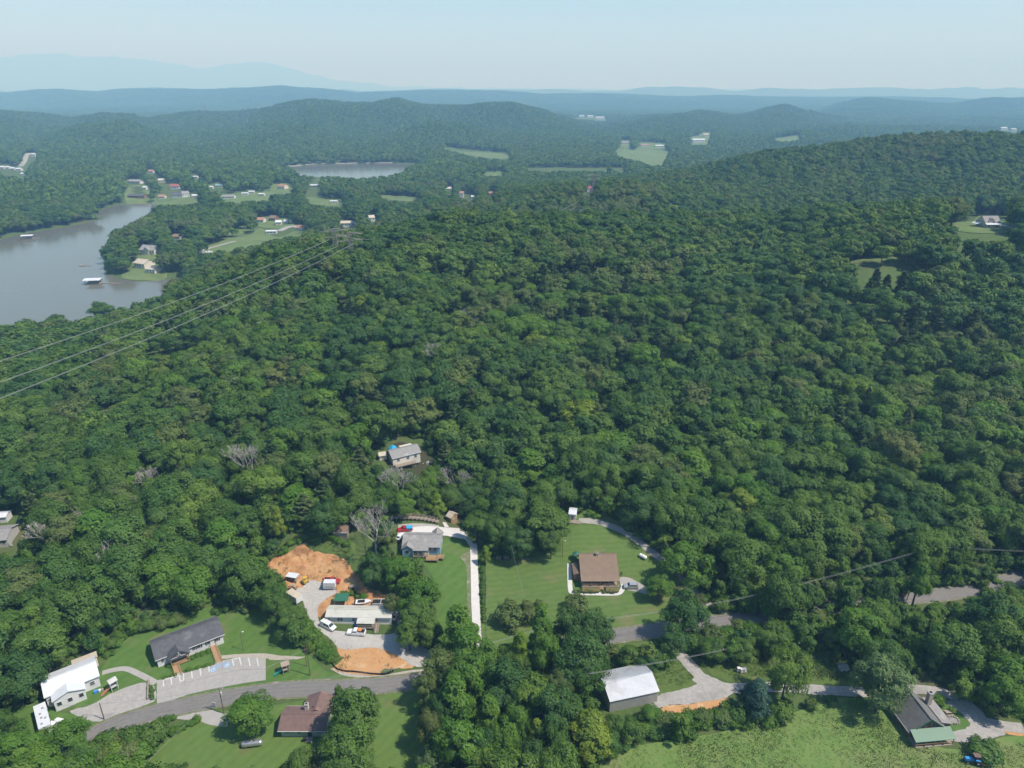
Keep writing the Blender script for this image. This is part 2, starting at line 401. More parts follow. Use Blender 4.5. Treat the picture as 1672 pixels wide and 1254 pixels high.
def clipped_sheet(pts, cell):
    bm = bmesh.new(); f = bm.faces.new([bm.verts.new((p[0], p[1], 0)) for p in pts]); bm.normal_update()
    if f.normal.z < 0: f.normal_flip()
    xs = [p[0] for p in pts]; ys = [p[1] for p in pts]
    for ax, lo, hi in ((0, min(xs), max(xs)), (1, min(ys), max(ys))):
        k = math.floor(lo / cell) * cell + cell
        while k < hi:
            co = (k, 0, 0) if ax == 0 else (0, k, 0); no = (1, 0, 0) if ax == 0 else (0, 1, 0)
            bmesh.ops.bisect_plane(bm, geom=bm.verts[:] + bm.edges[:] + bm.faces[:], plane_co=co, plane_no=no); k += cell
    return bm
def smooth_loop(pts, sub=6, wob=0.0, closed=True):
    P = [Vector((p[0], p[1])) for p in pts]; m = len(P); out = []
    for i in range(m if closed else m - 1):
        if closed: a, b, c, d = P[(i - 1) % m], P[i], P[(i + 1) % m], P[(i + 2) % m]
        else: a, b, c, d = P[max(i - 1, 0)], P[i], P[i + 1], P[min(i + 2, m - 1)]
        for k in range(sub):
            t = k / sub
            q = .5 * ((2 * b) + (c - a) * t + (2 * a - 5 * b + 4 * c - d) * t * t + (3 * b - a - 3 * c + d) * t ** 3)
            if wob: q = q + Vector((random.uniform(-wob, wob), random.uniform(-wob, wob)))
            out.append(q)
    if not closed: out.append(P[-1])
    return out
def drape(bm, off):
    bm.verts.ensure_lookup_table()
    xy = np.array([v.co[:2] for v in bm.verts]); z = height(xy[:, 0], xy[:, 1]) + off
    for v, k in zip(bm.verts, z): v.co.z = k
GRAVEL_W = None
def sheet(name, pts, off, mat, label=None, cat=None, cell=3.0, round_=0, wob=0.0, parent=None, kind='structure', lumps=0.0):
    if round_: pts = smooth_loop(pts, round_, wob)
    bm = clipped_sheet(pts, cell); drape(bm, off)
    if lumps:
        bmv = [v for v in bm.verts if not v.is_boundary]; xy = np.array([v.co[:2] for v in bmv])
        msk = np.clip(sdf(xy[:, 0], xy[:, 1], GRAVEL_W) / 3.0, 0, 1) if GRAVEL_W is not None else 1
        for v, k in zip(bmv, np.abs(fbm(xy[:, 0], xy[:, 1], 5.0, 3, 61)) * msk): v.co.z += k * lumps
    bmesh.ops.triangulate(bm, faces=[f for f in bm.faces if len(f.verts) > 4])
    me = bpy.data.meshes.new(name); bm.to_mesh(me); bm.free(); me.materials.append(MATS[mat])
    o = bpy.data.objects.new(name, me); COL.objects.link(o); o.parent = parent
    if not parent: tag(o, label, cat, kind=kind)
    return o
def strip(name, pts, width, off, mat, label=None, cat=None, parent=None, kind='structure', taper=None, across=4):
    P = smooth_loop(pts, 10, closed=False); V = []; F = []
    for i, p in enumerate(P):
        d = (P[min(i + 1, len(P) - 1)] - P[max(i - 1, 0)]).normalized(); nrm = Vector((-d.y, d.x))
        w = width * (1 + 0.05 * math.sin(i * .7)) if mat.startswith('gravel') else width
        for j in range(across + 1): V.append(p + nrm * w * (j / across - .5))
    xy = np.array([(v.x, v.y) for v in V]); z = height(xy[:, 0], xy[:, 1]) + off
    k = across + 1
    for i in range(len(P) - 1):
        for j in range(across): F.append((i * k + j + 1, i * k + j, (i + 1) * k + j, (i + 1) * k + j + 1))
    me = npmesh(name, np.column_stack([xy, z]), np.array(F), [mat])
    o = link(name, me, parent)
    if not parent: tag(o, label, cat, kind=kind)
    return o
for k, L in enumerate(LAKES):
    bm = clipped_sheet([tuple(p) for p in (L + (L - L.mean(0)) * 0.0)], 400)
    bmesh.ops.delete(bm, geom=bm.faces[:], context='FACES'); bm.free()
    c = L.mean(0); lo = L.min(0) - 60; hi = L.max(0) + 60
    b = MB().poly([(lo[0], lo[1], WATER), (hi[0], lo[1], WATER), (hi[0], hi[1], WATER), (lo[0], hi[1], WATER)])
    tag(b.build('lake', 'water'), ['brown green lake with sky reflections behind the wooded slope', 'far lake lying at the foot of the long wooded ridge'][k], 'lake', kind='structure')

# ------------------------------------------------------------------ tree forms
def leaf_quads(C, Nrm, size, r, elong=1.5):
    m = len(C)
    t = r.normal(size=(m, 3)); t -= (t * Nrm).sum(1, keepdims=True) * Nrm
    t /= np.linalg.norm(t, axis=1, keepdims=True) + 1e-9
    w = np.cross(Nrm, t); s = (size * r.uniform(.6, 1.35, m))[:, None] * .5
    bend = Nrm * s * .35
    V = np.stack([C - t * s * elong - bend, C + w * s, C + t * s * elong - bend, C - w * s], 1).reshape(-1, 3)
    F = np.arange(m * 4).reshape(-1, 4)
    return V, F
def unit(a): return a / (np.linalg.norm(a, axis=1, keepdims=True) + 1e-9)
def crown_data(seed, H, R, nclump, nleaf, size, shape='round', crown_lo=.3, crown_r=(.20, .36)):
    r = np.random.default_rng(seed)
    z0, z1 = H * crown_lo, H
    cz_, rz = (z0 + z1) / 2, (z1 - z0) / 2
    d = unit(r.normal(size=(nclump * 3, 3))); d = d[d[:, 2] > -0.55][:nclump]
    cr = R * r.uniform(*crown_r, len(d))
    prof = np.ones(len(d))
    if shape == 'cone': prof = np.clip(1.05 - .55 * (d[:, 2] + .4), .3, 1.1)
    if shape == 'flat': prof = np.where(d[:, 2] > 0, 1.05, .9)
    rad = r.uniform(.62, .90, len(d)) * r.uniform(.85, 1.15, len(d))
    cc = np.stack([d[:, 0] * R * rad * prof, d[:, 1] * R * rad * prof, cz_ + d[:, 2] * rz * rad], 1)
    cc = np.vstack([cc, [[0, 0, cz_], [0, 0, cz_ + rz * .4]]]); cr = np.append(cr, [R * .5, R * .42])
    ctint = r.uniform(0, 1, len(cc))
    wgt = cr ** 2; idx = r.choice(len(cc), nleaf, p=wgt / wgt.sum())
    q = unit(r.normal(size=(nleaf, 3)) + np.array([0, 0, .35]))
    rr = cr[idx] * r.uniform(.55, 1.08, nleaf) ** .6
    lump = 1 + .22 * np.sin(q[:, 0] * 7 + idx) * np.sin(q[:, 1] * 6 + idx * 2) + .1 * np.sin(q[:, 2] * 9 + idx)
    P = cc[idx] + q * (rr * lump)[:, None] * np.array([1, 1, .82])
    P[:, 2] = np.maximum(P[:, 2], z0 * .55)
    out = unit((P - np.array([0, 0, cz_ - rz * .25])) / np.array([R, R, rz]))
    Nn = unit(out * .85 + q * .6 + unit(r.normal(size=(nleaf, 3))) * .45)
    V, F = leaf_quads(P, Nn, size, r)
    tint = np.clip(.45 * ctint[idx] + .55 * r.uniform(0, 1, nleaf), 0, 1)
    return V, F, tint, cc
def trunk_data(seed, H, R, cc, n=6, limbs=5):
    r = random.Random(seed); b = MB()
    r0 = H * .016 + .05; top = H * .78
    k = [Vector((0, 0, -.6)), Vector((r.uniform(-.2, .2), r.uniform(-.2, .2), H * .3)), Vector((r.uniform(-.5, .5), r.uniform(-.5, .5), top))]
    b.tube(k[0], k[1], r0 * 1.25, r0 * .8, n); b.tube(k[1], k[2], r0 * .8, r0 * .2, n)
    for i in range(limbs):
        c = cc[(i * 7 + seed) % len(cc)]; t = r.uniform(.1, .6)
        b.tube(k[1].lerp(k[2], t), Vector(c), r0 * .42, r0 * .1, 4)
    return b
def pine_data(seed, H, R, nb, nleaf, size):
    r = np.random.default_rng(seed); P = []; Nn = []; T = []
    tiers = max(7, int(H * .8))
    per = nleaf // (tiers * nb)
    for i in range(tiers):
        f = i / (tiers - 1); z = H * (.28 + .7 * f)
        Lb = R * (1 - f) ** .65 * r.uniform(.75, 1.1) + .35
        a0 = r.uniform(0, 6.28)
        for k in range(nb):
            a = a0 + k * 6.283 / nb + r.uniform(-.3, .3); L = Lb * r.uniform(.6, 1.15)
            u = r.uniform(.15, 1, per) ** .7; w = r.normal(0, 1, per) * .30 * (.35 + .6 * u)
            x = u * L; zz = z + .12 * x - .05 * x * x / max(L, .5) + r.normal(0, .10, per) + r.uniform(-.5, .2)
            P.append(np.stack([x * math.cos(a) - w * math.sin(a) * L * .6, x * math.sin(a) + w * math.cos(a) * L * .6, zz], 1))
            Nn.append(unit(np.stack([r.normal(0, .35, per), r.normal(0, .35, per), np.ones(per)], 1)))
            T.append(np.clip(r.uniform(.1, .9) * .5 + r.uniform(0, .5, per), 0, 1))
    P = np.vstack(P); Nn = np.vstack(Nn); T = np.concatenate(T)
    V, F = leaf_quads(P, Nn, size, r, 1.9)
    return V, F, T, np.array([[0, 0, H * .5]])
def join_tree(name, V, F, tint, tb, lm):
    # crown and trunk together: one form for the uncountable far forest
    TV = np.array(tb.v); TF = [f for f in tb.f if len(f) == 4]
    VV = np.vstack([V, TV]); FF = np.vstack([F, np.array(TF) + len(V)])
    return npmesh(name, VV, FF, [lm, 'bark'], np.concatenate([tint, np.zeros(len(TF))]), np.concatenate([np.zeros(len(F)), np.ones(len(TF))]))
FORMS = {}
def make_form(key, seed, H, R, lm, nclump=26, nleaf=5200, size=.52, shape='round', lo=.26, kind='leaf', cr=(.20, .36)):
    if kind == 'pine': V, F, T, cc = pine_data(seed, H, R, 6, nleaf, size)
    else: V, F, T, cc = crown_data(seed, H, R, nclump, nleaf, size, shape, lo, cr)
    tb = trunk_data(seed, H, R, cc, 6, 0 if kind == 'pine' else 6)
    FORMS.setdefault(key, []).append((npmesh('crown', V, F, [lm], T), tb.mesh('trunk', 'bark'), H, R))
# near forms, modelled at a 17 m standard height
for s in range(7): make_form('oak', 100 + s, 17, 5.9 + .5 * (s % 3), 'leaf', 28 + 3 * s, 10500, .37, 'round', .10)
for s in range(3): make_form('dark', 120 + s, 17, 6.2, 'leaf_dark', 38, 11000, .36, 'round', .10)
for s in range(3): make_form('tall', 130 + s, 19, 4.0, 'leaf_bright', 28, 9000, .36, 'cone', .06, cr=(.28, .44))
for s in range(2): make_form('yellow', 140 + s, 17, 4.6, 'leaf_yellow', 28, 9000, .36, 'cone', .06)
for s in range(2): make_form('olive', 150 + s, 17, 5.6, 'leaf_olive', 26, 7000, .32, 'round', .14)
for s in range(2): make_form('pale', 160 + s, 15, 6.0, 'leaf_pale', 30, 9000, .32, 'round', .12)
for s in range(3): make_form('bright', 170 + s, 15, 5.8, 'leaf_bright', 30, 10000, .35, 'round', .06)
for s in range(4): make_form('pine', 180 + s, 17, 4.6, 'needle', kind='pine', nleaf=6500, size=.48)
make_form('spruce', 190, 13, 4.6, 'spruce', 40, 11000, .33, 'cone', .03)
for s in range(3): make_form('shrub', 200 + s, 3.2, 2.2, ['leaf', 'leaf_bright', 'leaf_olive'][s], 14, 2200, .28, 'round', .0, cr=(.34, .5))

def instance_forms(prefix, specs):
    c = bpy.data.collections.new(prefix + '_forms')
    for i, me in enumerate(specs):
        o = bpy.data.objects.new('%s_form_%02d' % (prefix, i), me); c.objects.link(o)
    return c
def scatter(name, P, scl, rot, var, coll, label, cat):
    me = bpy.data.meshes.new(name); me.vertices.add(len(P)); me.vertices.foreach_set('co', np.asarray(P, np.float32).ravel())
    for nm, ty, dat in (('scl', 'FLOAT_VECTOR', scl), ('rot', 'FLOAT_VECTOR', rot), ('variant', 'INT', var)):
        a = me.attributes.new(nm, ty, 'POINT')
        a.data.foreach_set('vector' if ty == 'FLOAT_VECTOR' else 'value', np.asarray(dat, np.int32 if ty == 'INT' else np.float32).ravel())
    o = link(name, me); tag(o, label, cat, kind='stuff')
    ng = bpy.data.node_groups.new(name + '_nodes', 'GeometryNodeTree')
    ng.interface.new_socket('Geometry', in_out='INPUT', socket_type='NodeSocketGeometry')
    ng.interface.new_socket('Geometry', in_out='OUTPUT', socket_type='NodeSocketGeometry')
    N = ng.nodes; Lk = ng.links
    gi = N.new('NodeGroupInput'); go = N.new('NodeGroupOutput')
    ci = N.new('GeometryNodeCollectionInfo'); ci.inputs['Collection'].default_value = coll
    ci.inputs['Separate Children'].default_value = True; ci.inputs['Reset Children'].default_value = True
    ip = N.new('GeometryNodeInstanceOnPoints'); ip.inputs['Pick Instance'].default_value = True
    def na(nm, ty):
        q = N.new('GeometryNodeInputNamedAttribute'); q.data_type = ty; q.inputs['Name'].default_value = nm
        return next(s for s in q.outputs if s.enabled and s.name == 'Attribute')
    Lk.new(gi.outputs[0], ip.inputs['Points']); Lk.new(ci.outputs[0], ip.inputs['Instance'])
    Lk.new(na('variant', 'INT'), ip.inputs['Instance Index'])
    Lk.new(na('rot', 'FLOAT_VECTOR'), ip.inputs['Rotation']); Lk.new(na('scl', 'FLOAT_VECTOR'), ip.inputs['Scale'])
    Lk.new(ip.outputs[0], go.inputs[0])
    md = o.modifiers.new('scatter', 'NODES'); md.node_group = ng
    return o

# ------------------------------------------------------------------ single trees
def place_tree(key, base, H, R, label, group=None, name=None, v=None):
    fl = FORMS[key]; cr, tr, fh, fr = fl[v % len(fl) if v is not None else random.randrange(len(fl))]
    nm = name or {'pine': 'pine_tree', 'spruce': 'spruce_tree', 'shrub': 'shrub'}.get(key, 'broadleaf_tree')
    o = empty(nm, base, random.uniform(0, 6.28), label, 'shrub' if nm == 'shrub' else 'tree', group)
    k = R / fr; o.scale = (k, k * random.uniform(.92, 1.08), H / fh)
    link('crown', cr, o); link('trunk' if nm != 'shrub' else 'stem', tr, o)
    return o
TAKEN = []   # (x, y, r) of trees already standing
def tree_px(key, cx, cy, wpx, H, label, group=None, v=None, name=None):
    g = ground(cx, cy, H * .6)
    t = project(g.x, g.y, g.z)[2]
    R = wpx * t / FPX * .5
    b = Vector((g.x, g.y, hz(g.x, g.y) - .05))
    TAKEN.append((b.x, b.y, R))
    return place_tree(key, b, H, R, label, group, name, v)
def shrub_px(cx, cy, wpx, label, group=None, v=None, hr=1.15):
    g = ground(cx, cy, 1.0); t = project(g.x, g.y, g.z)[2]; R = wpx * t / FPX * .5
    TAKEN.append((g.x, g.y, R))
    return place_tree('shrub', Vector((g.x, g.y, hz(g.x, g.y) - .05)), R * hr * 1.2, R, label, group, None, v)
# ------------------------------------------------------------------ materials of the built things
def stripes(name, c1, c2, scale, rz, noise=.25, rough=.9, c3=None, s3=.25, f3=.56):
    m = pm(name, c1, c2, .5, rough, .3, c3=c3, scale3=s3, f3=f3)
    nt = m.node_tree; b = nt.nodes['Principled BSDF']; src = b.inputs['Base Color'].links[0].from_socket
    geo = next(x for x in nt.nodes if x.type == 'NEW_GEOMETRY')
    mp = nt.nodes.new('ShaderNodeMapping'); mp.inputs['Rotation'].default_value = (0, 0, rz)
    nt.links.new(geo.outputs['Position'], mp.inputs[0])
    wv = nt.nodes.new('ShaderNodeTexWave'); wv.inputs['Scale'].default_value = scale; wv.inputs['Distortion'].default_value = 4.0; wv.inputs['Detail'].default_value = 2
    nt.links.new(mp.outputs[0], wv.inputs['Vector'])
    mr = nt.nodes.new('ShaderNodeMapRange'); mr.inputs[3].default_value = 1 - noise * .5; mr.inputs[4].default_value = 1 + noise * .5
    nt.links.new(wv.outputs['Fac'], mr.inputs[0])
    hs = nt.nodes.new('ShaderNodeHueSaturation'); nt.links.new(src, hs.inputs['Color']); nt.links.new(mr.outputs[0], hs.inputs['Value'])
    nt.links.new(hs.outputs[0], b.inputs['Base Color'])
    return m
stripes('lawn_bright', (.060, .128, .024), (.085, .150, .030), .10, .5, .10, c3=(.110, .140, .046), s3=.12, f3=.56)
stripes('lawn_mown', (.074, .132, .028), (.098, .152, .036), .13, 1.45, .12, c3=(.140, .145, .058), s3=.10, f3=.54)
stripes('lawn_mown_diagonal', (.078, .140, .028), (.100, .158, .036), .12, .6, .09, c3=(.130, .130, .055), s3=.08, f3=.60)
pm('meadow', (.100, .180, .040), (.140, .200, .056), .25, .95, .9, c3=(.170, .200, .075), scale3=.045, f3=.56, bscale=1.6)
pm('weeds', (.060, .115, .022), (.100, .135, .036), .8, .95, .9, c3=(.15, .14, .06), scale3=.2, f3=.58)
pm('far_grass', (.090, .150, .042), (.14, .18, .07), .06, .95, c3=(.07, .11, .035), scale3=.03, f3=.55)
pm('red_clay', (.36, .175, .068), (.47, .29, .145), .28, .95, 1.0, c3=(.25, .125, .06), scale3=.2, f3=.51, bscale=1.3)
pm('red_clay_pale', (.46, .27, .125), (.40, .215, .09), .5, .95, .6, c3=(.55, .38, .22), scale3=.25, f3=.58, bscale=1.5)
pm('gravel_pale', (.42, .405, .375), (.34, .325, .30), 1.2, .95, .6, c3=(.33, .32, .30), scale3=.12, f3=.52)
pm('gravel_grey', (.27, .26, .245), (.36, .345, .32), 1.0, .95, .6, c3=(.24, .235, .22), scale3=.15, f3=.55)
pm('asphalt', (.190, .182, .170), (.155, .148, .138), 1.5, .9, .3, c3=(.14, .135, .128), scale3=.22, f3=.55)
pm('concrete', (.34, .328, .305), (.29, .28, .26), .8, .9, .2, c3=(.30, .29, .27), scale3=.3, f3=.60)
pm('concrete_white', (.56, .55, .525), (.49, .48, .46), .6, .85, .1)
pm('paint_white', (.58, .58, .56), (.46, .46, .44), 1.5, .7)
pm('paint_blue', (.20, .31, .46), (.24, .34, .44), 2, .7)
pm('siding_white', (.64, .65, .66), (.57, .58, .59), .7, .6)
pm('siding_cream', (.66, .63, .55), (.58, .55, .48), .6, .65)
pm('siding_blue', (.22, .36, .50), (.26, .40, .54), .6, .65)
pm('siding_grey', (.46, .46, .45), (.40, .40, .39), .7, .7)
pm('siding_green', (.46, .52, .46), (.40, .46, .41), .7, .7)
pm('log_wall', (.24, .155, .095), (.17, .10, .06), 1.5, .85, .3)
pm('wood', (.36, .235, .13), (.27, .17, .09), 2, .85)
pm('wood_grey', (.33, .28, .22), (.25, .21, .165), 2, .9)
pm('brick_red', (.38, .18, .12), (.30, .14, .10), 2, .9)
pm('stone', (.40, .36, .30), (.30, .27, .23), 1.5, .95, .5)
pm('shingle_dark', (.105, .108, .115), (.075, .077, .085), .9, .9, .3, c3=(.15, .15, .155), scale3=.35, f3=.58)
pm('shingle_grey', (.27, .265, .255), (.21, .205, .20), .9, .9, .3, c3=(.32, .31, .30), scale3=.3, f3=.56)
pm('shingle_maroon', (.175, .115, .10), (.135, .09, .08), .8, .9, .3, c3=(.235, .15, .125), scale3=.3, f3=.57)
pm('roof_brown', (.215, .152, .105), (.18, .126, .088), .5, .55, .1, c3=(.17, .105, .07), scale3=.3, f3=.62)
pm('roof_white', (.60, .63, .66), (.52, .55, .58), .5, .4, .05)
pm('roof_cream', (.50, .50, .445), (.42, .425, .375), .6, .5, .05, c3=(.37, .37, .31), scale3=.25, f3=.56)
pm('roof_tan', (.50, .45, .36), (.42, .375, .30), .6, .7)
pm('roof_green', (.030, .125, .072), (.040, .14, .085), .6, .45)
pm('roof_teal', (.18, .33, .31), (.22, .36, .34), .6, .5)
pm('roof_red', (.33, .10, .09), (.28, .09, .08), .6, .5)
pm('roof_orange', (.36, .20, .14), (.31, .17, .12), .8, .7)
pm('metal_barn', (.50, .52, .545), (.43, .45, .475), .4, .35, .05, metal=.25, c3=(.38, .39, .40), scale3=.2, f3=.58)
pm('metal_wall', (.50, .495, .48), (.42, .415, .40), .5, .45, .05, metal=.15)
pm('steel', (.50, .51, .52), (.42, .43, .44), 2, .35, metal=.7)
pm('galvanised', (.30, .275, .255), (.26, .24, .225), 1, .5, metal=.4)
pm('tank_white', (.78, .78, .76), (.70, .70, .68), 2, .4)
pm('rust', (.30, .16, .09), (.22, .12, .07), 3, .8)
pm('car_white', (.68, .69, .70), (.64, .65, .66), 1, .25, spec=.6)
pm('car_silver', (.50, .52, .54), (.46, .48, .50), 1, .25, metal=.5, spec=.6)
pm('car_red', (.36, .03, .035), (.32, .03, .03), 1, .3, spec=.6)
pm('car_blue', (.05, .13, .36), (.05, .11, .32), 1, .3, spec=.6)
pm('tractor_blue', (.04, .26, .58), (.04, .22, .50), 2, .4)
pm('machine_yellow', (.58, .38, .06), (.46, .29, .05), 2, .55)
pm('load_orange', (.62, .25, .07), (.55, .21, .06), 2, .7)
pm('tarp_blue', (.03, .35, .62), (.03, .30, .56), 1.5, .5)
pm('plastic_green', (.02, .30, .25), (.02, .26, .22), 2, .4)
pm('plastic_orange', (.42, .19, .11), (.38, .17, .10), 2, .5)
pm('plastic_blue', (.07, .25, .55), (.07, .22, .5), 2, .5)
pm('glass', (.035, .045, .05), (.03, .038, .042), 1, .06, spec=.7)
pm('black', (.018, .018, .018), (.025, .025, .025), 2, .7)
pm('rubber', (.022, .022, .022), (.03, .03, .03), 2, .9)
pm('lamp_clear', (.75, .75, .72), (.7, .7, .68), 1, .15)
pm('lamp_red', (.45, .03, .03), (.4, .03, .03), 1, .25)
pm('pole_wood', (.17, .125, .09), (.12, .088, .065), 3, .95)
pm('wire', (.34, .35, .34), (.30, .31, .30), 1, .45, metal=.3)
pm('mulch', (.17, .12, .055), (.10, .11, .035), 1.5, .95, .5)
pm('shoulder', (.085, .125, .034), (.20, .185, .13), .9, .95, .6, c3=(.25, .23, .185), scale3=.35, f3=.56)
pm('shingle_mid', (.155, .155, .152), (.12, .12, .118), .9, .9, .3, c3=(.19, .19, .185), scale3=.35, f3=.58)
pm('asphalt_worn', (.172, .165, .154), (.142, .136, .127), .8, .9, .2, c3=(.18, .172, .16), scale3=.18, f3=.5)
# ------------------------------------------------------------------ roads, yards, clearings (sheets on the ground)
def wpts(px): return [(p.x, p.y) for p in gpts(px)]
GRAVEL_PX = crop(C1, [(195,610),(230,580),(300,560),(345,515),(440,535),(530,590),(440,650),(400,700),(405,780),(440,830),(530,850),(900,870),(910,720),(950,710),(990,900),(1100,960),(1165,1000),(1150,1060),(1110,1085),(1020,1080),(900,1000),(760,962),(560,972),(480,900),(400,840),(340,760),(310,680),(285,640)])
GRAVEL_W = np.array(wpts(GRAVEL_PX))
sheet('lawn', wpts([(150,1110),(165,1095),(205,1040),(245,1018),(360,990),(430,1000),(475,1045),(505,1070),(545,1100),(640,1105),(700,1095),(700,1112),(560,1128),(430,1135),(300,1150),(230,1180),(200,1178),(150,1160),(120,1160)]), .05, 'lawn_bright',
      'bright green church lawn around the long white church', 'lawn', round_=5, wob=.2)
sheet('lawn', wpts([(0,1155),(70,1150),(110,1165),(165,1168),(150,1185),(60,1215),(-60,1230),(-60,1160)]), .05, 'lawn_bright', 'small grass patch beside the white camper', 'lawn', round_=5, wob=.2)
sheet('lawn', wpts([(225,1300),(215,1262),(285,1195),(330,1168),(400,1158),(520,1140),(700,1122),(705,1180),(695,1300)]), .05, 'lawn_mown_diagonal', 'mown green yard around the maroon-roofed house', 'lawn', round_=5, wob=.2)
sheet('lawn', wpts([(660,905),(740,880),(772,885),(785,960),(786,1050),(730,1052),(712,1020),(712,960),(690,918)]), .05, 'lawn_bright', 'bright green sloping lawn below the blue house', 'lawn', round_=5, wob=.2)
sheet('lawn', wpts([(788,900),(850,880),(915,850),(950,835),(1005,850),(1060,895),(1135,965),(1170,1002),(1100,1020),(900,1052),(788,1062)]), .05, 'lawn_mown', 'large olive green mown yard around the brown-roofed house', 'lawn', round_=5, wob=.2)
sheet('meadow', wpts([(960,1420),(980,1240),(1050,1215),(1180,1195),(1290,1165),(1380,1140),(1440,1150),(1480,1190),(1560,1225),(1672,1200),(1960,1200),(1960,1420)]), .05, 'meadow', 'rough sunlit hay meadow in the bottom right corner', 'meadow', round_=5, wob=.3)
sheet('weedy_ground', wpts([(985,1060),(1090,1050),(1140,1095),(1120,1130),(1080,1140),(985,1120)]), .05, 'weeds', 'weedy rough ground between the paved road and metal barn', 'weeds', round_=5, wob=.3)
sheet('weedy_ground', wpts([(1125,1060),(1200,1060),(1390,1065),(1430,1095),(1400,1125),(1250,1118),(1180,1110),(1150,1090)]), .06, 'weeds', 'bright weedy strip beside the gravel lane', 'weeds', round_=5, wob=.3)
sheet('weedy_ground', wpts(crop(C5, [(820,880),(980,900),(1010,1020),(900,1060),(830,1000)])), .06, 'lawn_bright', 'small bright lawn beside the green-porched house', 'lawn', round_=5, wob=.2)
sheet('weedy_ground', wpts(crop(C1, [(150,290),(300,220),(600,220),(640,330),(520,345),(330,300),(200,345)])), .06, 'weeds', 'weedy bank above the red clay cut', 'weeds', round_=5, wob=.3)
sheet('weedy_ground', wpts(crop(C1, [(380,860),(520,900),(560,1040),(500,1100),(420,1000),(330,930)])), .06, 'weeds', 'weedy green bank left of the clay pad', 'weeds', round_=5, wob=.3)
sheet('bare_earth', wpts(crop(C1, [(300,275),(345,315),(430,335),(520,350),(590,400),(640,460),(680,500),(720,560),(820,600),(930,680),(930,760),(430,770),(330,640),(200,570),(150,480),(80,465),(80,380),(200,340)])), .08, 'red_clay', 'orange red clay bank cut behind the white mobile home', 'bare earth', cell=1, lumps=1.1, round_=5, wob=.35)
sheet('bare_earth', wpts(crop(C1, [(530,950),(760,945),(900,985),(1040,1080),(940,1100),(830,1105),(800,1145),(640,1135),(500,1100),(560,1040)])), .08, 'red_clay_pale', 'flat orange clay pad beside the paved road', 'bare earth', cell=1, lumps=.35, round_=5, wob=.25)
sheet('bare_earth', wpts(crop(C4, [(560,720),(640,700),(800,690),(950,640),(1060,650),(1000,720),(860,760),(760,820),(600,800)])), .08, 'red_clay_pale', 'orange earth patch in front of the metal barn', 'bare earth', round_=5, wob=.3)
sheet('bare_earth', wpts(crop(C5, [(1180,1020),(1318,1030),(1318,1065),(1230,1060)])), .08, 'red_clay_pale', 'orange earth patch beside the shaded gravel yard', 'bare earth', round_=5, wob=.2)
sheet('bare_earth', wpts(crop(C1, [(1392,330),(1404,330),(1413,720),(1392,720),(1386,600),(1378,420),(1340,360)])), .08, 'shoulder', 'bare soil strip along the white concrete drive', 'bare earth', round_=4, wob=.15)
sheet('bare_earth', wpts([(625,745),(650,722),(690,735),(720,765),(700,780),(650,772)]), .07, 'forest_floor', 'bare brown yard around the hillside house', 'bare earth', round_=5, wob=.3)
sheet('stone_edge', wpts(crop(C6, [(60,55),(200,38),(420,35),(560,50),(690,55),(640,72),(450,78),(420,68),(210,62),(90,72)])), .10, 'stone', 'pale stony strip along the top of the parking lot', 'rubble', round_=4, wob=.15, kind='structure')
sheet('stone_edge', wpts(crop(C6, [(880,140),(960,165),(1100,185),(1260,190),(1400,160),(1530,145),(1540,160),(1400,180),(1260,205),(1080,205),(950,185)])), .10, 'stone', 'stony verge below the black silt fence', 'rubble', round_=4, wob=.15)
# gravel
sheet('gravel_drive', wpts(GRAVEL_PX), .11, 'gravel_pale', 'pale gravel yard around the white mobile home', 'gravel', cell=2, round_=5, wob=.15)
sheet('gravel_lot', wpts(crop(C2, [(460,720),(600,680),(740,600),(920,540),(1000,560),(1010,650),(930,690),(760,760),(720,790),(600,790),(520,760)])), .11, 'gravel_grey', 'grey gravel lot in front of the white-roofed hall', 'gravel', round_=5, wob=.15)
strip('gravel_lane', wpts([(1103,1030),(1104,1058),(1128,1088),(1150,1115),(1140,1132),(1100,1140),(1060,1150)]), 3.6, .11, 'gravel_grey', 'gravel lane from the road to the metal barn', 'lane')
strip('gravel_lane', wpts([(1135,1105),(1165,1122),(1210,1124),(1270,1122),(1340,1127),(1420,1130),(1500,1126),(1560,1138),(1590,1160),(1610,1180),(1672,1190)]), 3.4, .12, 'gravel_grey', 'gravel lane running past the spruce to the green-porched house', 'lane')
sheet('gravel_yard', wpts(crop(C5, [(860,870),(1000,880),(1090,960),(1200,1040),(1180,1070),(1060,1100),(900,1100),(880,1060),(990,1020),(1000,990),(930,920)])), .10, 'gravel_grey', 'shaded gravel turning yard behind the green-porched house', 'gravel', round_=5, wob=.2)
sheet('gravel_fan', wpts(crop(C4, [(560,620),(700,590),(830,540),(870,470),(960,500),(1060,540),(1150,560),(1060,640),(800,690),(640,700),(560,680)])), .105, 'gravel_grey', 'wide gravel fan in front of the barn', 'gravel', round_=5, wob=.2)
strip('gravel_lane', wpts([(1205,1010),(1165,990),(1135,962),(1100,930),(1060,898),(1025,872),(985,855),(945,850)]), 3.0, .11, 'gravel_grey', 'shaded grey lane along the forest edge above the brown-roofed house', 'lane')
strip('gravel_lane', wpts(crop(C2, [(1110,725),(1230,738),(1310,740),(1390,770),(1500,785)])), 4.0, .12, 'concrete', 'short pale drive turning off the road to the maroon-roofed house', 'drive')
strip('footpath', wpts(crop(C2, [(665,475),(740,455),(820,448),(900,480),(960,510),(1015,540)])), 1.7, .12, 'concrete', 'curved pale footpath from the hall to the church lot', 'path')
